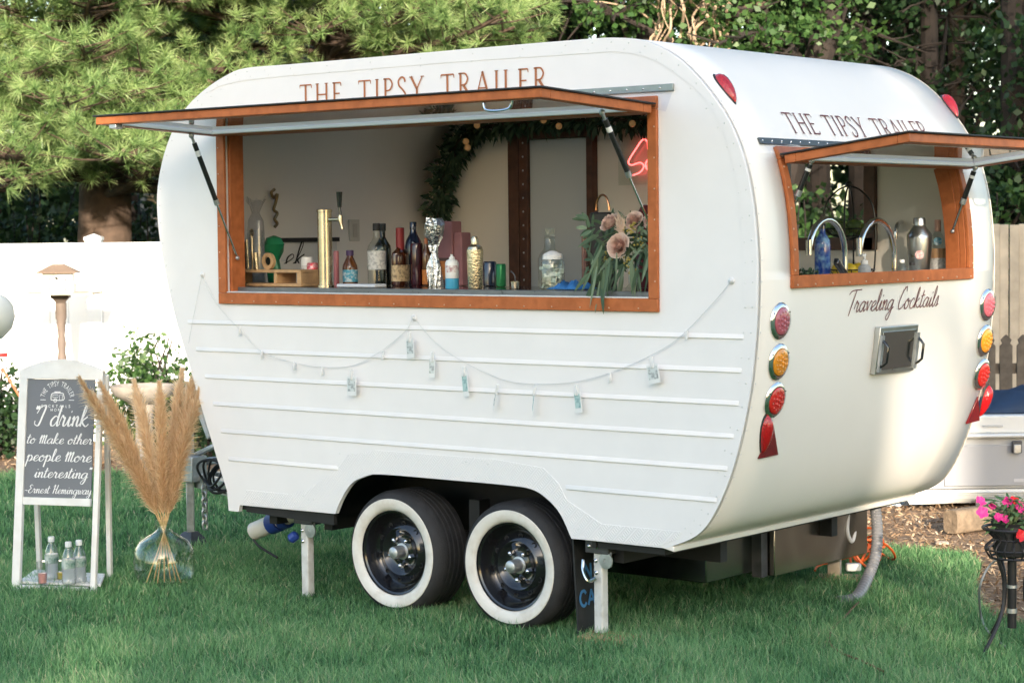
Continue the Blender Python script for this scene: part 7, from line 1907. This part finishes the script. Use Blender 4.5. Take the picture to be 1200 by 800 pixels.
P = CAM[None, :] * [1, 1, 0] + FH[None] * (cd_[idx] + rng.normal(0, .5, n))[:, None] + RH[None] * (cu[idx] + rng.normal(0, .5, n))[:, None] + np.array([0, 0, 1])[None] * (cz[idx] + rng.normal(0, .25, n))[:, None]
V, F = leaf_quads(P, .42); o = raw_mesh('added_canopy', V, F, leaf_dark, hw, np.repeat(np.clip(rng.normal(.45, .22, n), 0, 1), 4)); stuff(o)
tk = MB(); rr = random.Random(12)
for q in range(34):
    p = CAM * [1, 1, 0] + FH * rr.uniform(25.5, 30) + RH * rr.uniform(-8, 13); tk.tube([p, p + np.array([rr.uniform(-.6, .6), rr.uniform(-.6, .6), 9])], [rr.uniform(.09, .2), .05], 8)
stuff(O('trunks', tk, bark2, hw))

# ------------------------------------------------------------------ neighbour's house glimpsed beyond the fence
nb = atD((185, 300), 29); nb[2] = 0
nh_ = thing('neighbour_house', 'pale grey sided house glimpsed between the pine and the fence', 'house', nb)
sid = M('grey_siding', (.42, .45, .47), .6, var=(4, .05))
for i in range(24): O('siding_board', MB().obox(nb + RH * .9 + FH * .0 + np.array([0, 0, .10 + i * .15]), RH * 1.6, FH * .02 + np.array([0, 0, .004]), (0, 0, .077)), sid, nh_, smooth=None)
O('wall', MB().obox(nb + RH * .9 + FH * 2.1 + np.array([0, 0, 1.9]), RH * 1.58, FH * 2.05, (0, 0, 1.88)), sid, nh_, smooth=None)
O('corner_board', MB().obox(nb - RH * .62 - FH * .035 + np.array([0, 0, 1.9]), RH * .06, FH * .02, (0, 0, 1.88)), vinyl, nh_, smooth=None)
wn_ = O('window', MB().obox(nb + RH * .0 - FH * .03 + np.array([0, 0, 1.75]), RH * .36, FH * .02, (0, 0, .5)), M('window_dark', (.10, .12, .14), .1, coat=.5), nh_, smooth=None)
for s in (-1, 1): O('frame', MB().obox(nb + RH * (s * .39) - FH * .05 + np.array([0, 0, 1.75]), RH * .045, FH * .02, (0, 0, .56)), vinyl, wn_, smooth=None)
O('roof', MB().add([tuple(nb + RH * a + FH * b + np.array([0, 0, z])) for a, b, z in ((-1.0, -.4, 3.75), (2.8, -.4, 3.75), (2.8, 2.1, 5.2), (-1.0, 2.1, 5.2), (-1.0, 4.6, 3.75), (2.8, 4.6, 3.75))], [(0, 1, 2, 3), (3, 2, 5, 4)]), M('roof_shingle', (.12, .11, .10), .9), nh_, smooth=None, solid=(.08, -1))

# ------------------------------------------------------------------ behind the photographer: unseen houses and trees added to shade yard and trailer
EC = np.array([math.sin(SUN_HEAD), -math.cos(SUN_HEAD), 0]); ES = np.array([math.cos(SUN_HEAD), math.sin(SUN_HEAD), 0])
def cs(c, s, z=0.0): return EC * c + ES * s + np.array([0, 0, z])
hs_ = M('shade_house_siding', (.74, .73, .70), .7, var=(2, .04))
def shade_house(c0, c1, s0, H, lab, floors, nw):  # unseen block in house form, sized for the shade it throws
    hh = thing('house', lab, 'house', cs((c0 + c1) / 2, s0 - 3), 'added shade houses behind the photographer')
    O('wall', MB().obox(cs((c0 + c1) / 2, s0 - 3.02, (H - .2) / 2), EC * (c1 - c0 - .2) / 2, ES * 3, (0, 0, (H - .2) / 2)), hs_, hh, smooth=None)
    O('roof', MB().add([cs(c, s_, z) for c in (c0, c1) for (s_, z) in ((s0 + .3, H - .2), (s0 + .3, H), (s0 - 3, H + .55), (s0 - 6.3, H - .2))], [(0, 1, 5, 4), (1, 2, 6, 5), (2, 3, 7, 6), (3, 0, 4, 7), (3, 2, 1, 0), (4, 5, 6, 7)]), M('shade_house_roof', (.13, .12, .11), .9), hh, smooth=None)
    for i in range(nw):
        for z in floors:
            c = c0 + (c1 - c0) * (i + .5) / nw
            w_ = O('window', MB().obox(cs(c, s0 + .01, z), EC * .42, ES * .015, (0, 0, .6)), MATS['window_dark'], hh, smooth=None)
            O('frame', MB().obox(cs(c, s0 + .02, z + .65), EC * .5, ES * .02, (0, 0, .045)).obox(cs(c, s0 + .02, z - .65), EC * .5, ES * .03, (0, 0, .045)), vinyl, w_, smooth=None)
shade_house(-2.75, .82, -22.3, 9.1, 'tall pale sided house added out of view to shade the trailer', (1.4, 4.3, 7.1), 2)
shade_house(-12.5, -2.70, -22.5, 7.5, 'lower wing of the pale sided house added unseen to shade the left lawn', (1.5, 4.6), 3)
shade_house(.78, 1.84, -22.6, 6.15, 'narrow lower link added unseen to leave a gap for the sun', (1.5,), 1)
shade_house(1.80, 7.0, -22.4, 9.1, 'second tall pale house added unseen to shade the right side', (1.4, 4.3, 7.1), 2)
# added unseen trees: thin one filters sun at the rear, tall ones shade the wood
p = cs(.92, -21.5); broadleaf(tuple(p), 9.5, .10, 95, [(0, 0, 8.0, .42, 1.9), (.05, .05, 10.2, .40, 1.2)], 3600, .10, leaf_mid, 'thin unseen tree added to filter the sun on the trailer rear', group='added shade trees behind the photographer', limbs=6)
for i, (c, s_, H) in enumerate(((5.6, -58, 27), (12.5, -60, 28), (19.5, -58, 28))):
    p = cs(c, s_); broadleaf(tuple(p), H - 2, .3, 90 + i, [(0, 0, H * .62, 3.3, 4.6), (1.7, .6, H * .78, 3.0, 4.0), (-1.2, -.8, H * .45, 3.0, 4.4), (.4, 1.6, H * .92, 2.4, 3.0), (1.5, -.8, H * .38, 2.8, 3.6)], 6500, .8, leaf_dark, ('tall unseen broadleaf tree added to shade the wood', 'middle one of the tall unseen trees added to shade the wood', 'outermost of the tall unseen trees added to shade the wood')[i], group='added shade trees behind the photographer', limbs=5)
